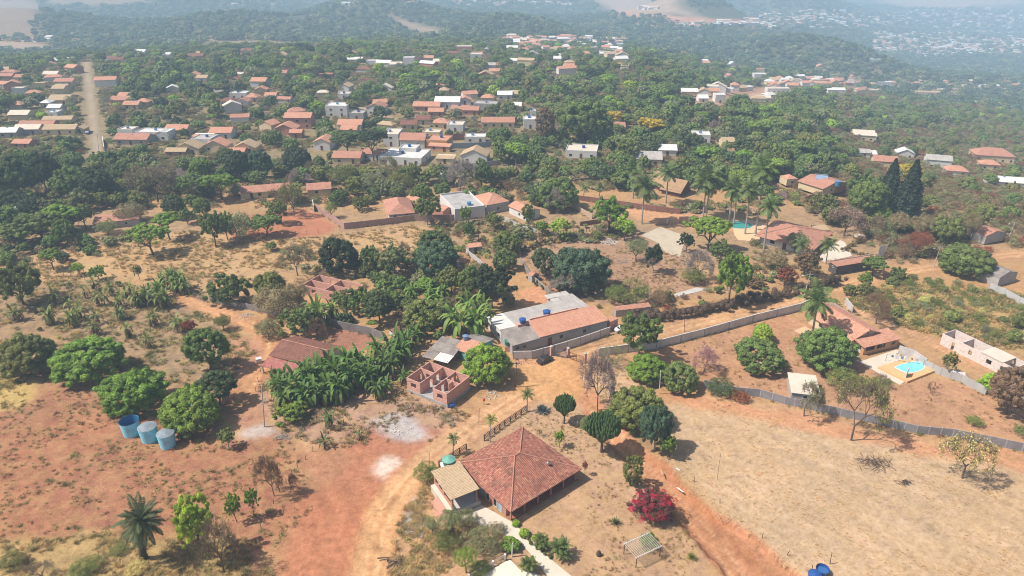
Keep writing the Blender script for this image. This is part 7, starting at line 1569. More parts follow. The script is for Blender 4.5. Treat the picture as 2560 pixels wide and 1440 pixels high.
# left woods
for px, py, w_, h_, k, c, lb in ((52,500,120,110,'mango','dark','large dark tree at the left edge with yellow-green top'), (120,485,92,105,'mango','deep','very dark tall tree right of the left edge tree'), (186,500,92,82,'mango','mid','rounded lit tree among the dark left woods'), (250,505,90,80,'mango','deep','shadowy dark tree above the grey-white shed'), (305,470,76,62,'mango','dark','dark dome tree in the left woods'), (40,545,90,70,'mango','deep','dark tree behind the white round tank'), (85,555,80,60,'mango','deep','dark low tree beside the white round tank'),
  (110,600,120,72,'spread','mid','umbrella tree right of the white round tank'), (160,580,110,72,'spread','bright','light umbrella tree above the meadow edge'), (55,612,100,60,'spread','olive','olive umbrella tree at the left meadow edge'), (170,615,60,66,'mango','mid','green tree at the end of the meadow edge row'), (215,570,60,60,'loose','mid','pale green tree beside the grey-white shed'), (270,590,60,42,'scrub','grey','grey bush in front of the grey-white shed'), (330,560,80,56,'scrub','dry','dry brown bush right of the grey-white shed'),
  (502,450,58,50,'mango','bright','vivid green ball tree above the left woods'), (485,500,88,66,'spread','mid','green flat tree below the vivid green ball tree'), (555,500,92,68,'spread','bright','bright spreading tree left of the long low house'), (395,505,110,100,'bareleaf','dry','large dry grey-brown tree in the left woods'), (330,490,70,60,'bareleaf','dry','pale brown tree left of the dry grey-brown tree'), (430,470,90,60,'bare','mauve','mauve leafless thicket tree in the left woods'), (470,560,40,40,'loose','mid','small green tree behind the meadow tree'), (510,545,50,50,'mango','mid','dark small tree at the upper meadow'), (440,545,60,60,'mango','dark','dark tree behind the spreading meadow trees')):
    T(k, px, py, w_, h_, c, lb, cat='shrub' if k == 'scrub' else 'tree')
# mid trees in front of the town
for px, py, w_, h_, k, c, lb in ((872,388,90,62,'spread','dark','dark umbrella tree, left of the pair before the white complex'), (935,402,80,78,'spread','deep','dark umbrella tree with thick stems, right of the pair'), (690,365,44,40,'mango','mid','round green tree before the orange gabled wing'), (600,450,70,72,'mango','deep','dark tree left of the mid orchard'), (655,448,62,72,'mango','blue','dark bluish tree in the mid orchard'), (570,420,60,50,'mango','dark','dark tree right of the ball tree'), (745,432,76,62,'mango','deep','dark green dome tree in the mid orchard'), (800,430,34,40,'mango','mid','small dark tree right of the dark dome tree'), (865,470,90,62,'scrub','olive','wide olive thicket tree in mid distance'), (885,460,50,40,'mango','deep','dark small tree in the olive thicket'), (970,450,62,60,'bareleaf','grey','sparse rounded tree right of the olive thicket'), (1036,462,42,54,'loose','olive','small tree before the sloping whitewashed wall'), (1150,480,90,84,'bare','mauve','spreading leafless tree before the grey wall'), (1205,475,60,76,'loose','mid','green tree right of the spreading leafless tree'), (700,530,70,56,'bareleaf','dry','dry tree behind the bare red yard'), (780,445,40,40,'bareleaf','dry','brown tree between the two low houses'), (745,475,60,56,'bare','mauve','leafless tree right of the long low house'),
  (930,480,90,52,'scrub','grey','grey-green thicket left of the orange hip roof'), (1000,480,80,52,'scrub','olive','olive scrub above the bungalow'), (845,515,46,40,'mango','mid','round green tree inside the garden wall'), (905,530,50,40,'loose','olive','small tree before the white bungalow'), (830,545,40,40,'scrub','olive','scrub inside the left end of the garden wall'), (1045,510,40,44,'mango','mid','tree behind the bungalow')):
    T(k, px, py, w_, h_, c, lb, cat='shrub' if k == 'scrub' else 'tree')
# right part
for px, py, w_, h_, k, c, lb in ((1895,935,136,96,'mango','mid','round tree left of the pool bungalow, lower of two'), (1905,860,60,50,'mango','lime','small lime-topped tree above the lower round tree'), (2058,930,150,118,'mango','mid','large spreading tree right before the pool bungalow'), (2515,1035,110,120,'mango','brown','big brownish tree with lime top at the right edge'), (2490,990,90,60,'mango','lime','lime-green tree crown at the right edge'), (2405,1195,130,125,'bareleaf','straw','pale straw-leaved tree alone in the dry field'), (2128,1100,140,160,'bareleaf','olive','large half-dead tree with grey limbs by the precast wall'), (2010,1040,90,90,'bareleaf','grey','thin bare tree before the cream shed'), (2110,985,110,70,'scrub','olive','olive scrub right of the cream shed'), (2435,1068,44,30,'scrub','olive','low round bush behind the precast wall'), (2550,1090,40,28,'scrub','mid','small bush at the right edge behind the precast wall'),
  (2190,810,90,80,'bare','brown','leafless brown tree at the top of the track'), (1760,930,90,70,'bare','pink','faint pinkish leafless bush in the compound'), (2200,970,44,40,'baresp','mid','low bush on the green patch'), (2325,985,20,34,'bare','brown','tiny dead sapling in the compound'), (2365,935,44,60,'loose','olive','spiky dull shrub on the precast wall'), (2410,698,136,78,'mango','mid','large round green tree beside the far street lamp'), (2180,690,70,50,'spread','mid','small umbrella tree by the road'), (2240,705,50,40,'loose','mid','green bush at the road bend'), (2160,722,40,42,'loose','bright','thin sapling by the road'),
  (1985,630,60,52,'scrub','grey','greyish tree in front of the villa'), (1930,680,80,62,'scrub','dry','brown-grey bush before the villa'), (2010,690,70,70,'loose','brown','dark brown leafy tree beside the street lamp'), (1960,715,60,50,'loose','rust','rust-brown shrub behind the road hedge'), (2110,590,100,76,'bareleaf','pink','broad pinkish-brown tree behind the villa'), (2060,540,80,60,'loose','olive','green tree above the villa'), (2160,545,110,90,'mango','mid','big green tree left of the conifers, lower crown'), (2150,500,90,70,'loose','mid','green tree left of the conifers, upper crown'), (2195,560,60,46,'mango','bright','light green tree at the foot of the conifers'), (2180,605,60,70,'bareleaf','dry','dry tree right of the pinkish-brown tree'), (2290,640,70,64,'scrub','rust','reddish-brown dry shrub by the white sheet screen'), (2260,650,50,40,'scrub','brown','brown shrub right of the white sheet screen'), (2360,620,110,80,'loose','olive','dark olive tree above the large round tree'), (2420,600,60,70,'scrub','dry','dry shrub near the reddish cottage'), (2300,600,70,66,'scrub','dry','grey thicket tree in the right scrub'), (2240,590,60,60,'scrub','dry','brown-grey thicket left of the right scrub')):
    T(k, px, py, w_, h_, c, lb, cat='shrub' if k in ('scrub',) else 'tree')
# scrubland at the right
_r = random.Random(9)
# conifers
def conifer(px, py, w_, h_, label):
    g = G(px, py); s = ppm(g); Ht = h_/s/.9; R = w_/2/s; r = np.random.RandomState(px); n = 9000; u = r.rand(n)**.8; z = .06+.94*u; tier = (z*16) % 1; rad = (1-z)**.75*(.72+.35*(1-tier)); az = r.uniform(0, 6.28, n); lob = 1+.26*np.sin(az*5+z*9)*np.sin(az*3-z*14)
    rr = rad*lob*r.uniform(.5, 1.18, n); pos = np.stack([rr*np.cos(az)*R, rr*np.sin(az)*R, z*Ht-rr*.05*Ht], 1); nr = unit(np.stack([np.cos(az), np.sin(az), np.full(n, .6)], 1)+r.normal(size=(n,3))*.5)
    V, F = leaf_quads(pos, nr, R*.11*r.uniform(.6,1.3,n), 2.2, r); sv, sf = _cubesphere(); k = 12; C = [];
    V2 = []; F2 = []
    for i in range(k): zc = .1+.8*i/k; V2.append(sv*np.array([R*(1-zc)**.75*.72, R*(1-zc)**.75*.72, Ht*.06])+np.array([0,0,zc*Ht])); F2.append(sf+len(V)+i*len(sv))
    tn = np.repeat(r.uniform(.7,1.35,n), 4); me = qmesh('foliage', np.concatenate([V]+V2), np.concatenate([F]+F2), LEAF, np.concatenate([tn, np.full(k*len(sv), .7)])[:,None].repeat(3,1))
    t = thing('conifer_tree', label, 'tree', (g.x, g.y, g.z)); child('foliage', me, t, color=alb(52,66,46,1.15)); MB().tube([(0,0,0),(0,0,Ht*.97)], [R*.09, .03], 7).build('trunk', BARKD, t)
conifer(2212,520,64,112,'dark conifer, left and slimmer of the pair'); conifer(2258,545,78,132,'dark conifer, right and larger of the pair'); 
T('spread',2262,455,100,48,'yellow','yellow-flowering tree behind the two dark conifers'); T('spread',1528,318,64,42,'yellow','yellow-blossoming crown right of the huge domed tree')
T('mango',1455,360,126,108,'mid','huge dark green domed tree above the town woods'); T('spread',1625,340,72,46,'yellow','mustard-topped umbrella tree right of centre'); T('cone',1362,355,50,84,'brown','dark grey-brown upright tree left of the huge domed tree')
# palms
for a, b, c, d, w_, k, lb in ((1604,560,1612,470,74,'royal','royal palm with drooping crown beside the orange yard'), (1582,495,1585,425,40,'royal','thin tall palm left of the thatched huts'), (1664,508,1672,435,46,'royal','palm standing before the thatched huts'), (1757,545,1766,460,66,'royal','royal palm, left of the close pair'), (1765,542,1775,455,66,'royal','royal palm, right of the close pair'), (1822,555,1832,478,56,'royal','palm left of the green pool'), (1834,560,1842,482,50,'royal','palm directly behind the green pool'), (1862,585,1876,480,54,'royal','slim palm at the edge of the green pool'), (1888,585,1912,430,66,'royal','tallest royal palm beside the villa'), (1908,630,1924,520,54,'royal','royal palm in front of the left end of the villa'), (1780,470,1786,430,46,'royal','palm crown behind the close pair'),(1890,470,1896,425,50,'royal','palm behind the tallest royal palm'),
    (2027,852,2043,762,84,'royal','single palm leaning over the long orange bungalow'), (2008,650,2006,610,46,'coco','coconut palm before the villa roof, left one'), (2064,660,2072,612,52,'coco','coconut palm before the villa roof, right one'), (1458,500,1462,470,30,'coco','little palm in the middle woods left of the huts'), (1496,505,1502,468,30,'coco','second little palm in the middle woods')):
    palm(k, a, b, c, d, w_, None, lb, tr=.26 if k == 'royal' else .15)
# banana plants: left rows (small) and central grove (tall)
for px, py in ((38,800),(125,812),(182,818),(235,835),(245,808),(300,800),(322,845),(390,812),(395,775),(445,828),(60,870),(205,795),(215,745),(262,760),(345,770),(280,735),(372,765),(410,720),(330,740),(238,725),(380,880) if False else (372,870),(140,760),(305,765),(180,780)):
    banana(px, py, 46+((px*7) % 16), small=((px+py) % 3 == 0), col=alb(126,132,72,1.15), group='banana plants in the dry left field')
for px, py in ((365,765),(380,752),(400,745),(412,768),(440,728),(455,722),(468,735),(428,712)): banana(px, py, 60, col=alb(112,128,60,1.1), group='banana plants in the dry left field')
for px, py, h_ in ((700,1000,78),(728,1008,84),(760,1015,82),(790,1012,86),(818,1000,86),(845,1008,84),(742,985,90),(775,980,92),(808,968,92),(842,972,90),(875,975,86),(900,965,88),(868,945,90),(900,935,88),(935,945,86),(925,970,76),(960,940,86),(985,925,84),(1010,905,84),(975,900,84),(945,905,84),(1020,880,70),(1040,865,72),(990,872,74),(685,975,66),(715,965,70),(1008,960,50),(945,1000,60),(968,985,60),(830,940,80),(790,945,76),(760,955,76)):
    banana(px, py, h_, col=alb(86,110,48,1.0), group='banana plants of the central grove')
for px, py, h_ in ((1152,850,118),(1190,842,100),(1130,830,80),(1170,800,90),(1190,790,80),(1210,812,80),(1110,812,60),(1075,762,60),(1090,770,66),(1105,750,60),(800,815,96),(790,800,80),(830,800,66),(1060,800,50),(1030,755,56),(1015,765,50)):
    banana(px, py, h_, col=alb(108,132,60,1.05), group='banana plants between the grove trees')
for px, py, h_, lb in ((825,1068,58,'single banana plant in front of the central grove'), (812,1120,44,'small banana plant beside the clearing'), (900,1098,30,'young banana shoot at the edge of the lime rubble')): banana(px, py, h_, lb, True)
# ================================================================== SCATTERED TREES
PAL = {'town': [('mango','dark',3),('mango','mid',3.5),('mango','deep',1.2),('spread','mid',2),('spread','bright',1),('spread','olive',1),('loose','mid',2),('loose','bright',.8),('loose','olive',2.5),('loose','grey',2.4),('scrub','dry',3.4),('scrub','grey',2.6),('scrub','mauve',1.5)],
 'dense': [('mango','mid',2.6),('mango','dark',2.2),('loose','olive',3),('loose','mid',2),('loose','grey',2),('scrub','dry',3.4),('scrub','grey',2.6),('spread','olive',1.5),('scrub','brown',2)],
 'dry': [('scrub','dry',5),('scrub','brown',4),('scrub','grey',3),('loose','olive',2),('mango','mid',.8),('scrub','rust',1)],
 'green': [('mango','mid',4),('mango','dark',3),('spread','mid',1.5),('spread','bright',.8),('loose','mid',3),('loose','olive',2.6),('loose','grey',1.6),('scrub','grey',2.2),('scrub','dry',2.4),('scrub','mauve',.8)],
 'scrubland': [('scrub','olive',5),('scrub','grey',3),('scrub','straw',2),('loose','olive',2),('scrub','mid',2)]}
ZONES = [ # polygon px, spacing m, radius range, palette
 ([(-120,565),(-120,405),(560,388),(620,440),(560,520),(480,520),(250,520),(60,600)], 5.6, (2.6,4.8), 'dense'),
 ([(-120,400),(-120,372),(640,385),(560,420),(300,410)], 5.2, (2.2,3.6), 'dry'),
 ([(560,400),(830,400),(1230,425),(1400,430),(1400,520),(1120,500),(900,510),(640,520),(560,470)], 6.2, (2.2,4.4), 'dense'),
 ([(1230,350),(1500,340),(1900,300),(2050,330),(2100,420),(1960,520),(1800,470),(1500,480),(1380,440),(1240,420)], 6.2, (2.8,5.6), 'green'),
 ([(1900,420),(2300,430),(2700,440),(2700,680),(2450,640),(2290,660),(2130,600),(2000,520)], 4.8, (2.2,4.2), 'dry'),
 ([(2050,330),(2700,300),(2700,440),(2100,430)], 5.8, (2.6,4.6), 'dry'),
 ([(1560,520),(1900,500),(1900,540),(1700,530)], 8, (2,3), 'dry'),
 ([(2080,745),(2250,690),(2420,710),(2560,740),(2700,800),(2700,890),(2480,860),(2300,820),(2200,800)], 3.4, (1.2,2.6), 'scrubland'),
 ([(-60,395),(-60,300),(1500,300),(1500,345),(1200,340),(1100,360),(640,380)], 7.5, (2.5,4.8), 'town'),
 ([(1880,600),(2000,640),(2080,700),(1990,735),(1700,772),(1560,778),(1540,748),(1700,742),(1880,690)], 3.2, (.9,1.8), 'dry'),
 ([(2100,555),(2480,560),(2480,660),(2290,672),(2200,640),(2190,600)], 4.2, (1.8,3.2), 'dry'),
 ([(1080,565),(1260,548),(1290,620),(1210,650),(1120,620)], 3.6, (.9,1.9), 'scrubland'),
 ([(640,600),(800,610),(810,700),(700,705)], 4.6, (1.0,2.0), 'dry'),
 ([(870,650),(1080,655),(1090,705),(870,708)], 4.2, (1.4,2.6), 'dense'),
 ([(1100,690),(1290,700),(1290,770),(1100,800)], 4.4, (1.6,3.0), 'green'),
 ([(830,722),(1100,705),(1110,850),(1000,855),(830,800)], 3.8, (1.4,2.8), 'green'),
 ([(-60,600),(200,600),(330,590),(250,640),(-60,690)], 5, (1.8,3.2), 'dense'),
 ([(0,705),(480,715),(560,880),(300,920),(0,930)], 6.5, (.5,1.1), 'scrubland'),
 ([(1250,560),(1560,545),(1560,600),(1300,625)], 4.2, (.8,1.8), 'scrubland'),
 ([(1360,700),(1640,745),(1560,780),(1400,760)], 3.6, (.8,1.6), 'scrubland'),
]
def pick(r, pal):
    L = PAL[pal]; t = r.uniform(0, sum(q[2] for q in L))
    for q in L:
        t -= q[2]
        if t <= 0: return q
    return L[-1]
def inside(px, py, poly):
    c = False; n = len(poly)
    for i in range(n):
        a, b = poly[i], poly[(i+1) % n]
        if (a[1] > py) != (b[1] > py) and px < (b[0]-a[0])*(py-a[1])/(b[1]-a[1])+a[0]: c = not c
    return c
_ex = list(GC)+[(t['x'], t['y'], t['R']*.8) for t in TREES]
_roads = [r for r in roads.values()]+[(STREET[0], 12), (RIDGE_ROAD[0], 10), (HIGHWAY[0], 20)]
def blocked(x, y, R, Hh, px, py, keep=.0, r=None):
    for cx_, cy_, cr in _ex:
        if abs(x-cx_) < 20 and abs(y-cy_) < 20 and math.hypot(x-cx_, y-cy_) < cr*.7+R*.5: return True
    for p, wd in _roads:
        if float(np.min(sd_stroke(np.array([x]), np.array([y]), p, wd))) < R*.55: return True
    q = proj(x, y, float(H(x, y))+Hh); s = FPX/q[2]
    for a, b, c, d, fy in OBST:      # it must not hide a building the photograph shows
        if py > fy-1 and q[0]+R*s*.7 > a and q[0]-R*s*.7 < c and q[1] < d-3:
            if r is None or r.random() > keep: return True
    return False
cand = []; _r = random.Random(77)
for poly, sp, rr, pal in ZONES:
    w_ = [G(*q) for q in poly]; x0, x1 = min(p.x for p in w_), max(p.x for p in w_); y0, y1 = min(p.y for p in w_), max(p.y for p in w_); n = int((x1-x0)*(y1-y0)/(sp*sp)*2.2); own = []
    for _ in range(n):
        x, y = _r.uniform(x0, x1), _r.uniform(y0, y1); z = float(H(x, y)); px, py, dep = proj(x, y, z)
        if not inside(px, py, poly): continue
        if any(abs(x-a) < sp*.75 and abs(y-b) < sp*.75 and math.hypot(x-a, y-b) < sp*.75 for a, b in own): continue
        k, c, _w = pick(_r, pal); R = _r.uniform(*rr)*(1.0 if k != 'scrub' else .85)*(1.15 if k == 'spread' else 1); Hh = R*_r.uniform(1.25, 1.8) if k != 'scrub' else R*_r.uniform(.9, 1.2)
        if blocked(x, y, R, Hh, px, py, .06, _r): continue
        own.append((x, y)); cand.append((dep, x, y, z, px, py, R, Hh, k, c))
cand.sort(key=lambda q: q[0]/q[6])
NIND = max(0, 292-sum(1 for t in TREES if t['kind'] not in ('palm', 'banana')))
ind, rest = cand[:NIND], cand[NIND:]
for dep, x, y, z, px, py, R, Hh, k, c in ind:
    s = FPX/dep; a = math.atan2(CH-z, math.hypot(x, y))
    T(k, px, py, 2*R*s, s*((Hh-R*KZ[k]*.8)*math.cos(a)+math.hypot(R*math.sin(a), R*KZ[k]*math.cos(a))), c, None, base=Vector((x, y, z)), far=dep > 210, auto=True, cat='shrub' if k == 'scrub' else 'tree', seed=int(x*7+y*3))
# the woods and the trees of the far town: beyond counting, one mass each
pts, cols, scl, rot, idx = [], [], [], [], []
def add_inst(x, y, z, R, Hh, k, c, r, base=0):
    zc = max(Hh-R*KZ[k], R*.35); i = {'mango': r.choice((0, 1, 2)), 'loose': r.choice((0, 1, 2)), 'spread': r.choice((3, 4)), 'scrub': 5}[k]
    pts.append((x, y, z+zc)); cols.append(jit(C_[c], r, .16)); scl.append((R, R, R*r.uniform(.85, 1.1))); rot.append((0, 0, r.uniform(0, 6.28))); idx.append(i)
for dep, x, y, z, px, py, R, Hh, k, c in rest: add_inst(x, y, z, R, Hh, k, c, _r)
# far town belt
_g = {}
def near_any(x, y, d):
    k = (int(x//12), int(y//12))
    for i in (-1, 0, 1):
        for j in (-1, 0, 1):
            for a, b in _g.get((k[0]+i, k[1]+j), ()):
                if (a-x)**2+(b-y)**2 < d*d: return True
    return False
def put(x, y): _g.setdefault((int(x//12), int(y//12)), []).append((x, y))
rs = np.random.RandomState(5)
OPEN_FAR = [gp(REG[i][0]) for i, q in enumerate(REG) if q[1] in ((150,124,100),(176,150,124),(172,142,118),(214,158,122),(176,138,112),(170,136,112),(168,140,112),(190,160,130),(196,150,118))]
n = 42000; D = np.sqrt(rs.uniform(230**2, 1000**2, n)); A = np.radians(rs.uniform(-42, 42, n)); XX, YY = D*np.sin(A), D*np.cos(A); ZZ = H(XX, YY); PX, PY, DP = proj(XX, YY, ZZ); dens = fbm(XX/60, YY/60, 77, 3)
ofar = np.min([sd_poly(XX, YY, p) for p in OPEN_FAR], 0); rdist = np.min([sd_stroke(XX, YY, p, wd) for p, wd in [(STREET[0], 10), (RIDGE_ROAD[0], 10), (HIGHWAY[0], 16), (STREET2[0], 6)]], 0)
zone_w = [z[0] for z in ZONES]
for x, y, z, px, py, dn, of, rd in zip(XX, YY, ZZ, PX, PY, dens, ofar, rdist):
    if not (-140 < px < 2700) or of < 2 or rd < 1.5: continue
    town = py < 345 and px < 1500
    right = (px >= 1500 and py < 345)
    if not (town or right): continue
    if any(inside(px, py, zp) for zp in zone_w): continue
    dry = right and (px > 2080 and 220 < py < 300 and dn > -.1)
    sp = 6.4 if right else 6.6
    if near_any(x, y, sp): continue
    if town and dn < -.62: continue
    k, c, _w = pick(_r, 'dry' if dry else ('green' if right and py > 150 else 'town')); R = _r.uniform(3.0, 6.0)*(1.0 if k != 'scrub' else .75); Hh = R*_r.uniform(1.3, 1.9)
    if _r.random() < .04: c = 'yellow' if False else 'lime'
    hid = blocked(x, y, R*.8, Hh*.85, px, py, .04 if px > 1700 else .16 if py < 250 else .2, _r)
    if hid:
        if not (right and py < 300) or _r.random() < .3: continue
        k, c = 'scrub', _r.choice(('dry', 'brown', 'olive', 'grey')); R = _r.uniform(1.6, 2.6); Hh = R*.9
        if blocked(x, y, R, Hh, px, py, .3, _r): continue
    put(x, y); add_inst(x, y, z, R, Hh, k, c, _r)
instancer('town_woodland', pts, cols, scl, rot, idx, MIDC)
tag(bpy.data.objects['town_woodland'], 'mass of green and dry trees among the town houses and ravine', 'woodland')
OBF = [o for o in OBST if o[4] < 260]
FT = [(1900,2640,22,78,460),(2180,2640,74,140,480),(1700,1960,55,68,60),(1860,2060,36,62,90),(550,900,-6,16,30),(1130,1430,0,16,80),(1000,1060,-4,10,12),(1600,1660,18,24,8),(60,130,98,104,6),(1260,1560,96,112,70),(2300,2640,100,140,200)]
# dry undergrowth between the trees
_p, _c2, _s2, _r2, _i2 = [], [], [], [], []
n = 60000; D = np.sqrt(rs.uniform(165**2, 820**2, n)); A = np.radians(rs.uniform(-42, 42, n)); UX, UY = D*np.sin(A), D*np.cos(A); UZ = H(UX, UY); PX, PY, DP = proj(UX, UY, UZ)
of2 = np.min([sd_poly(UX, UY, p) for p in OPEN_FAR]+[sd_poly(UX, UY, gp(q)) for q in ([(-120,720),(-60,668),(140,640),(320,600),(470,575),(700,600),(860,585),(1050,560),(1120,600),(1080,660),(980,660),(760,655),(650,700),(520,715),(420,690),(240,700)], [(640,560),(700,525),(790,520),(860,580),(700,600)], [(1560,520),(1740,535),(1990,560),(1980,590),(1600,560)])], 0)
rd2 = np.min([sd_stroke(UX, UY, p, wd) for p, wd in [(STREET[0], 8), (RIDGE_ROAD[0], 10), (HIGHWAY[0], 16), (STREET2[0], 6)]+list(roads.values())], 0)
gcx = np.array([(q[0], q[1], q[2]) for q in GC]); dn2 = fbm(UX/14, UY/14, 88, 3)
UW = [z[0] for z in ZONES]
for x, y, z, px, py, of, rd, dn in zip(UX, UY, UZ, PX, PY, of2, rd2, dn2):
    if not (-80 < px < 2640) or of < .5 or rd < 1 or py > 700 or dn < -.25: continue
    if py > 345 and not any(inside(px, py, u) for u in UW): continue
    if np.any(np.hypot(gcx[:, 0]-x, gcx[:, 1]-y) < gcx[:, 2]*.85): continue
    R = _r.uniform(.9, 2.3); _p.append((x, y, z+R*.3)); _c2.append(jit(C_[_r.choice(('dry', 'brown', 'olive', 'grey', 'dry', 'olive'))], _r, .18)); _s2.append((R, R, R*_r.uniform(.6, 1.0))); _r2.append((0, 0, _r.uniform(0, 6.28))); _i2.append(5 if _r.random() < .7 else 3)
instancer('dry_undergrowth', _p, _c2, _s2, _r2, _i2, FARC); tag(bpy.data.objects['dry_undergrowth'], 'low brown and olive scrub growing between trees and houses', 'undergrowth')
# far hills woods
pts, cols, scl, rot, idx = [], [], [], [], []
n = 90000; D = np.sqrt(rs.uniform(760**2, 4200**2, n)); A = np.radians(rs.uniform(-41, 41, n)); XX, YY = D*np.sin(A), D*np.cos(A); ZZ = H(XX, YY); PX, PY, DP = proj(XX, YY, ZZ)
ofar = np.min([sd_poly(XX, YY, p)+12*fbm(XX/40, YY/40, 3) for p in OPEN_FAR], 0); thin = fbm(XX/260, YY/260, 55, 3); rd = sd_stroke(XX, YY, HIGHWAY[0], 20)
for x, y, z, px, py, of, th, q, d_ in zip(XX, YY, ZZ, PX, PY, ofar, thin, rd, D):
    if not (-120 < px < 2680) or of < 3 or q < 3 or py > 290 or py < -30: continue
    if d_ < 1000 and py > 130: continue
    if th < -.5 and _r.random() < .7: continue
    if px > 1700 and py < 155 and 1800 < d_ and _r.random() < .45: continue
    if near_any(x, y, 8): continue
    if d_ < 1250 and any(py > fy-1 and px > a-3 and px < c+3 and py-10 < d-1 for a, b, c, d, fy in OBF): continue
    if any(a-3 < px < b+3 and c-2 < py < d+5 for a, b, c, d, n_ in FT) and _r.random() < .6: continue
    put(x, y); R = _r.uniform(4.5, 8.5)*(1+.25*(d_ > 2000)); c = _r.choice(('dark', 'dark', 'deep', 'blue', 'blue', 'grey')); pts.append((x, y, z+R*.5)); cols.append(jit(C_[c], _r, .08)); scl.append((R, R, R*_r.uniform(.7, 1.1))); rot.append((0, 0, _r.uniform(0, 6.28))); idx.append(_r.choice((0, 1, 2, 3, 4)))
instancer('hill_forest', pts, cols, scl, rot, idx, FARC); tag(bpy.data.objects['hill_forest'], 'hazy forest covering the far hills and valley', 'forest')
# the far town in the haze: past counting
def far_town(name, label, areas, n):
    m = [MB() for _ in range(3)]; b = MB(); k = 0; mats = [WH, T_ORANGE, CONCP, T_PINK, R_WHITE]; r = random.Random(3)
    for (x0, x1, y0, y1, cnt) in areas:
        for _ in range(cnt):
            px, py = r.uniform(x0, x1), r.triangular(y0, y1); g = G(px, py)
            if g is None: continue
            L, W_, h = r.uniform(9, 22), r.uniform(8, 14), r.choice((3, 3.4, 6)); a = r.uniform(-.6, .6); ca, sa = math.cos(a), math.sin(a); f = lambda u, v, z: (g.x+u*ca-v*sa, g.y+u*sa+v*ca, g.z+z)
            c = [(-L/2,-W_/2),(L/2,-W_/2),(L/2,W_/2),(-L/2,W_/2)]; b.hexa([f(u, v, -3) for u, v in c], [f(u, v, h) for u, v in c], 0); rm = r.choice((1, 1, 2, 3, 4, 4))
            e = .5; q0, q1, q2, q3 = [f(u*1.05, v*1.05, h+.02) for u, v in c]; t0, t1 = f(-L/2*.9, 0, h+1.6), f(L/2*.9, 0, h+1.6)
            b.poly([q0, q1, t1, t0], rm); b.poly([q2, q3, t0, t1], rm); b.poly([q1, q2, t1], rm); b.poly([q3, q0, t0], rm)
    o = b.build(name, mats); o['kind'] = 'stuff'; tag(o, label, 'town'); return o
far_town('distant_town', 'hazy distant town of pale houses spread over the far plain', FT, 0)
# ================================================================== GRASS TUFTS, DRY WEEDS
TF = [tuft_mesh(s) for s in (1, 2)]+[tuft_mesh(3, 30, .5, .5, .4)]+[qmesh('weed', *(lambda V, F: (V, F))(*leaf_quads(np.random.RandomState(4).normal(size=(60,3))*np.array([.3,.3,.14])+np.array([0,0,.18]), unit(np.random.RandomState(5).normal(size=(60,3))+np.array([0,0,.8])), np.full(60,.12), 1.5, np.random.RandomState(6))), LEAFI)]
pts, cols, scl, rot, idx = [], [], [], [], []
def tufts(poly, n, cset, s=(.8,1.6), kinds=(0,1,2), clump=.0, zlim=None):
    w_ = gp(poly); x0, y0 = w_.min(0); x1, y1 = w_.max(0); X = rs.uniform(x0, x1, n); Y = rs.uniform(y0, y1, n); ok = sd_poly(X, Y, w_) < 0
    if clump: ok &= fbm(X/4.5, Y/4.5, 91, 3) > clump-.5
    for p, wd in roads.values(): ok &= sd_stroke(X, Y, p, wd) > -.3
    for q in GC: ok &= np.hypot(X-q[0], Y-q[1]) > q[2]*.75
    X, Y = X[ok], Y[ok]
    for x, y in zip(X, Y):
        k = _r.uniform(*s); pts.append((x, y, float(0)+.02)); cols.append(jit(_r.choice(cset), _r, .2)); scl.append((k, k, k*_r.uniform(.6, 1.1))); rot.append((0, 0, _r.uniform(0, 6.28))); idx.append(_r.choice(kinds))
ST, GN, OL = alb(214,180,120), alb(128,134,74), alb(160,146,92); BR = alb(150,112,80)
tufts(REG[4][0], 7500, [alb(200,166,112), alb(188,150,104), ST, OL], (.8,1.8), clump=.35)
tufts([(-100,730),(100,700),(500,712),(560,800),(640,880),(560,980),(300,940),(-100,990)], 5200, [ST, GN, OL, OL], (.8,1.9), (0,1,2,3), .4)
tufts([(-300,1450),(-300,960),(120,960),(330,1000),(560,1105),(700,1060),(760,1160),(800,1250),(680,1380),(560,1450)], 5200, [ST, OL, GN, BR], (.5,1.3), (0,1,3), .42)
tufts([(-200,1480),(-200,1370),(260,1335),(640,1350),(700,1480)], 1500, [ST, ST, OL], (.7,1.6), (0,1,2), .4)
tufts([(640,960),(1000,960),(1180,1040),(1180,1110),(900,1130),(700,1090)], 2600, [ST, BR, OL, alb(200,180,160)], (.7,1.6), (0,1,2), .35)
tufts([(1640,1030),(1960,1020),(2250,1100),(2640,1150),(2800,1500),(2080,1500),(1930,1400),(1800,1290),(1680,1170)], 3500, [alb(216,178,130,.95)], (.25,.5), (2,), .35)
tufts([(2070,770),(2240,700),(2520,730),(2700,760),(2700,900),(2500,870),(2340,840)], 5000, [ST, ST, OL, GN], (1.2,2.6), (0,1,2,3), .15)
tufts([(1300,1010),(1480,1020),(1680,1200),(1760,1330),(1700,1460),(1280,1460),(1300,1300)], 2600, [ST, OL, BR], (.3,.7), (0,1,3), .35)
tufts([(1290,610),(1480,588),(1600,590),(1700,640),(1790,720),(1640,765),(1480,760),(1330,700)], 3000, [BR, OL, ST], (.5,1.2), (0,1,3), .4)
tufts([(960,1290),(1100,1180),(1150,1330),(1130,1480),(960,1480)], 1500, [ST, ST, OL], (.7,1.7), (0,1,2), .3)
tufts([(1640,890),(1900,800),(2100,930),(2600,985),(2640,1110),(2000,1000)], 1800, [BR, OL, ST], (.4,1.0), (0,1,3), .4)
tufts([(1060,640),(1180,630),(1240,700),(1150,720),(1040,700)], 900, [ST, OL], (.8,1.5), (0,1), .3)
tufts([(1450,900),(1530,890),(1660,1000),(1650,1060),(1540,1060),(1460,960)], 1200, [ST, alb(220,200,180)], (.5,1.1), (0,1), .3)
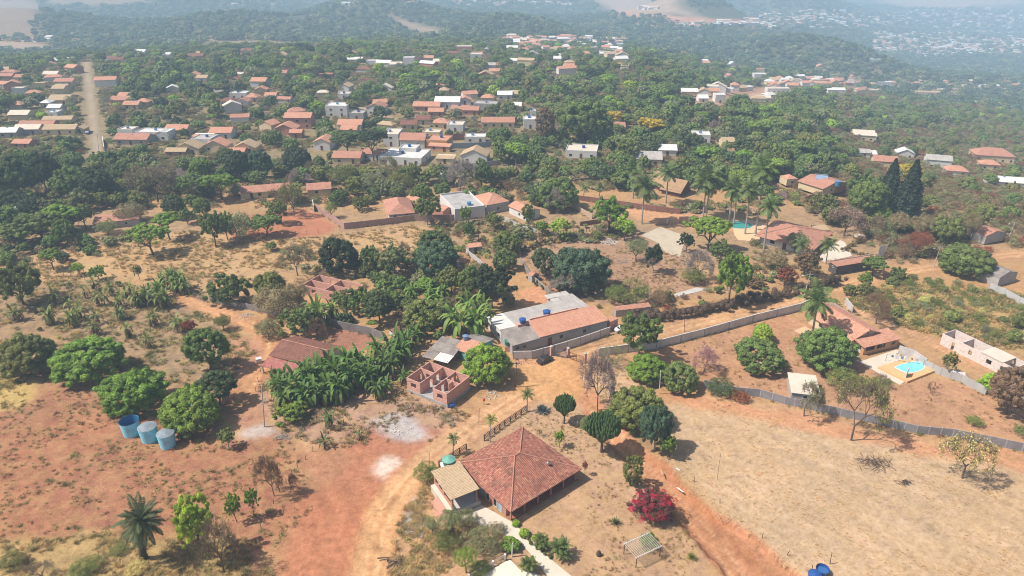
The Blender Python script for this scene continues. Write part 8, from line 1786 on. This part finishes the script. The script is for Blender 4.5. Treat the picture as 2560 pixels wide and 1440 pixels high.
for w_ in WALLS_AT:
    for (ax, ay), (bx_, by_) in zip(w_[:-1], w_[1:]):
        L = math.hypot(bx_-ax, by_-ay)
        for _ in range(int(L*1.6)):
            f = _r.random(); o_ = _r.choice((-1, 1))*_r.uniform(.15, .8); x, y = ax+(bx_-ax)*f-(by_-ay)/L*o_, ay+(by_-ay)*f+(bx_-ax)/L*o_
            k = _r.uniform(.5, 1.3); pts.append((x, y, float(H(x, y)))); cols.append(jit(_r.choice([ST, OL, GN, BR]), _r, .2)); scl.append((k, k, k*_r.uniform(.6, 1.2))); rot.append((0, 0, _r.uniform(0, 6.28))); idx.append(_r.choice((0, 1, 3)))
instancer('dry_grass', pts, cols, scl, rot, idx, TF); tag(bpy.data.objects['dry_grass'], 'straw-coloured dry grass tufts and weeds over the fields', 'grass')
# ================================================================== LABELS OF THE SCATTERED THINGS
LM = [(1290,1180,'the farmhouse'), (1090,985,'the brick house shell'), (1370,810,'the long grey building'), (2150,820,'the pool bungalow'), (1985,590,'the red tiled villa'), (990,520,'the pink hip-roofed bungalow'), (1225,500,'the broad orange hip roof'), (655,470,'the long low house'), (285,545,'the grey-white shed'), (2070,455,'the solar panel house'), (2235,480,'the two dark conifers'), (1680,460,'the thatched huts'), (2485,395,'the large pink villa'), (2344,400,'the sloping grey roof'), (1452,390,'the white parapet house'), (1455,310,'the huge domed tree'), (1000,400,'the sprawling white complex'), (745,310,'the two-storey house'), (235,330,'the town street'), (382,340,'the white walled building'), (150,325,'the long cream-roofed building'), (2150,340,'the pale yellow angular house'), (1750,350,'the white-blue house'), (1622,405,'the grey-roofed building'), (2400,650,'the street-lamp tree'), (2450,870,'the long roofless building'), (502,430,'the vivid green ball tree'), (2190,640,'the white sheet screen'), (900,360,'the dark umbrella trees'), (2480,590,'the reddish cottage'),
      (1960,215,'the ridge houses'), (2330,225,'the right ridge walls'), (1590,160,'the distant highway'), (1170,130,'the big pale pink block'), (240,145,'the end of the street'), (1400,115,'the far slope'), (640,248,'the low white house'), (2186,150,'the lone white villa'), (1118,262,'the broad white hall'), (340,260,'the mid town left'), (840,280,'the white two-storey block')]
_T = ['twenty', 'thirty', 'forty']; _U = ['first', 'second', 'third', 'fourth', 'fifth', 'sixth', 'seventh', 'eighth', 'ninth']
ORD = ['first', 'second', 'third', 'fourth', 'fifth', 'sixth', 'seventh', 'eighth', 'ninth', 'tenth', 'eleventh', 'twelfth', 'thirteenth', 'fourteenth', 'fifteenth', 'sixteenth', 'seventeenth', 'eighteenth', 'nineteenth', 'twentieth']
ORD += [t+'-'+u for t in _T for u in _U]
def rel(px, py):
    d = sorted(LM, key=lambda q: (q[0]-px)**2+((q[1]-py)*2.2)**2)[0]; dx, dy = px-d[0], (py-d[1])*2.2
    if abs(dx) > abs(dy): return ('right of ' if dx > 0 else 'left of ')+d[2]
    return ('in front of ' if dy > 0 else 'behind ')+d[2]
KW = {'mango': 'round-crowned tree', 'spread': 'flat-crowned tree', 'loose': 'loose-crowned tree', 'scrub': 'twiggy shrub', 'banana': 'banana plant', 'palm': 'palm'}
CW = dict(dark='dark green', deep='very dark green', mid='mid green', bright='bright green', lime='lime green', olive='olive', grey='grey-green', dry='dry brownish', brown='brown', mauve='mauve-grey', rust='rust-brown', straw='straw-coloured', blue='blue-green', yellow='yellow', pink='pinkish', banana='green', palm='green')
def relabel(items, phrase):
    grp = {}
    for it in items: grp.setdefault(phrase(it)+' '+rel(it['px'], it['py']), []).append(it)
    for ph, L in grp.items():
        L.sort(key=lambda q: q['px'])
        for i, it in enumerate(L):
            if len(L) == 1: it['o']['label'] = ph
            elif i == 0: it['o']['label'] = ph+', the leftmost'
            elif i == len(L)-1: it['o']['label'] = ph+', the rightmost'
            else: it['o']['label'] = ph+', '+ORD[min(i, len(ORD)-1)]+' from the left'
def size_w(it): return 'small ' if it['w'] < 34 else 'large ' if it['w'] > 70 else ''
relabel([t for t in TREES if not t['label']], lambda t: size_w(t)+CW[t['col']]+' '+KW[t['kind']])
relabel([h for h in HOUSES if not h['label']], lambda h: ('tiny ' if h['w'] < 20 else 'small ' if h['w'] < 36 else '')+({'par': 'flat-topped', 'flat': 'flat-topped', 'hip': h['rn']+' hip-roofed', 'gy': h['rn']+' gabled'}.get(h['kind'], h['rn']+'-roofed'))+' '+h['wn']+' house')
relabel(ROOFTANKS, lambda t: 'blue rooftop tank')
for t in TREES:
    if t['auto'] is True: t['o']['group'] = 'trees and shrubs of the scattered woods'
for h in HOUSES: h['o']['group'] = 'houses of the town'
build_haze()
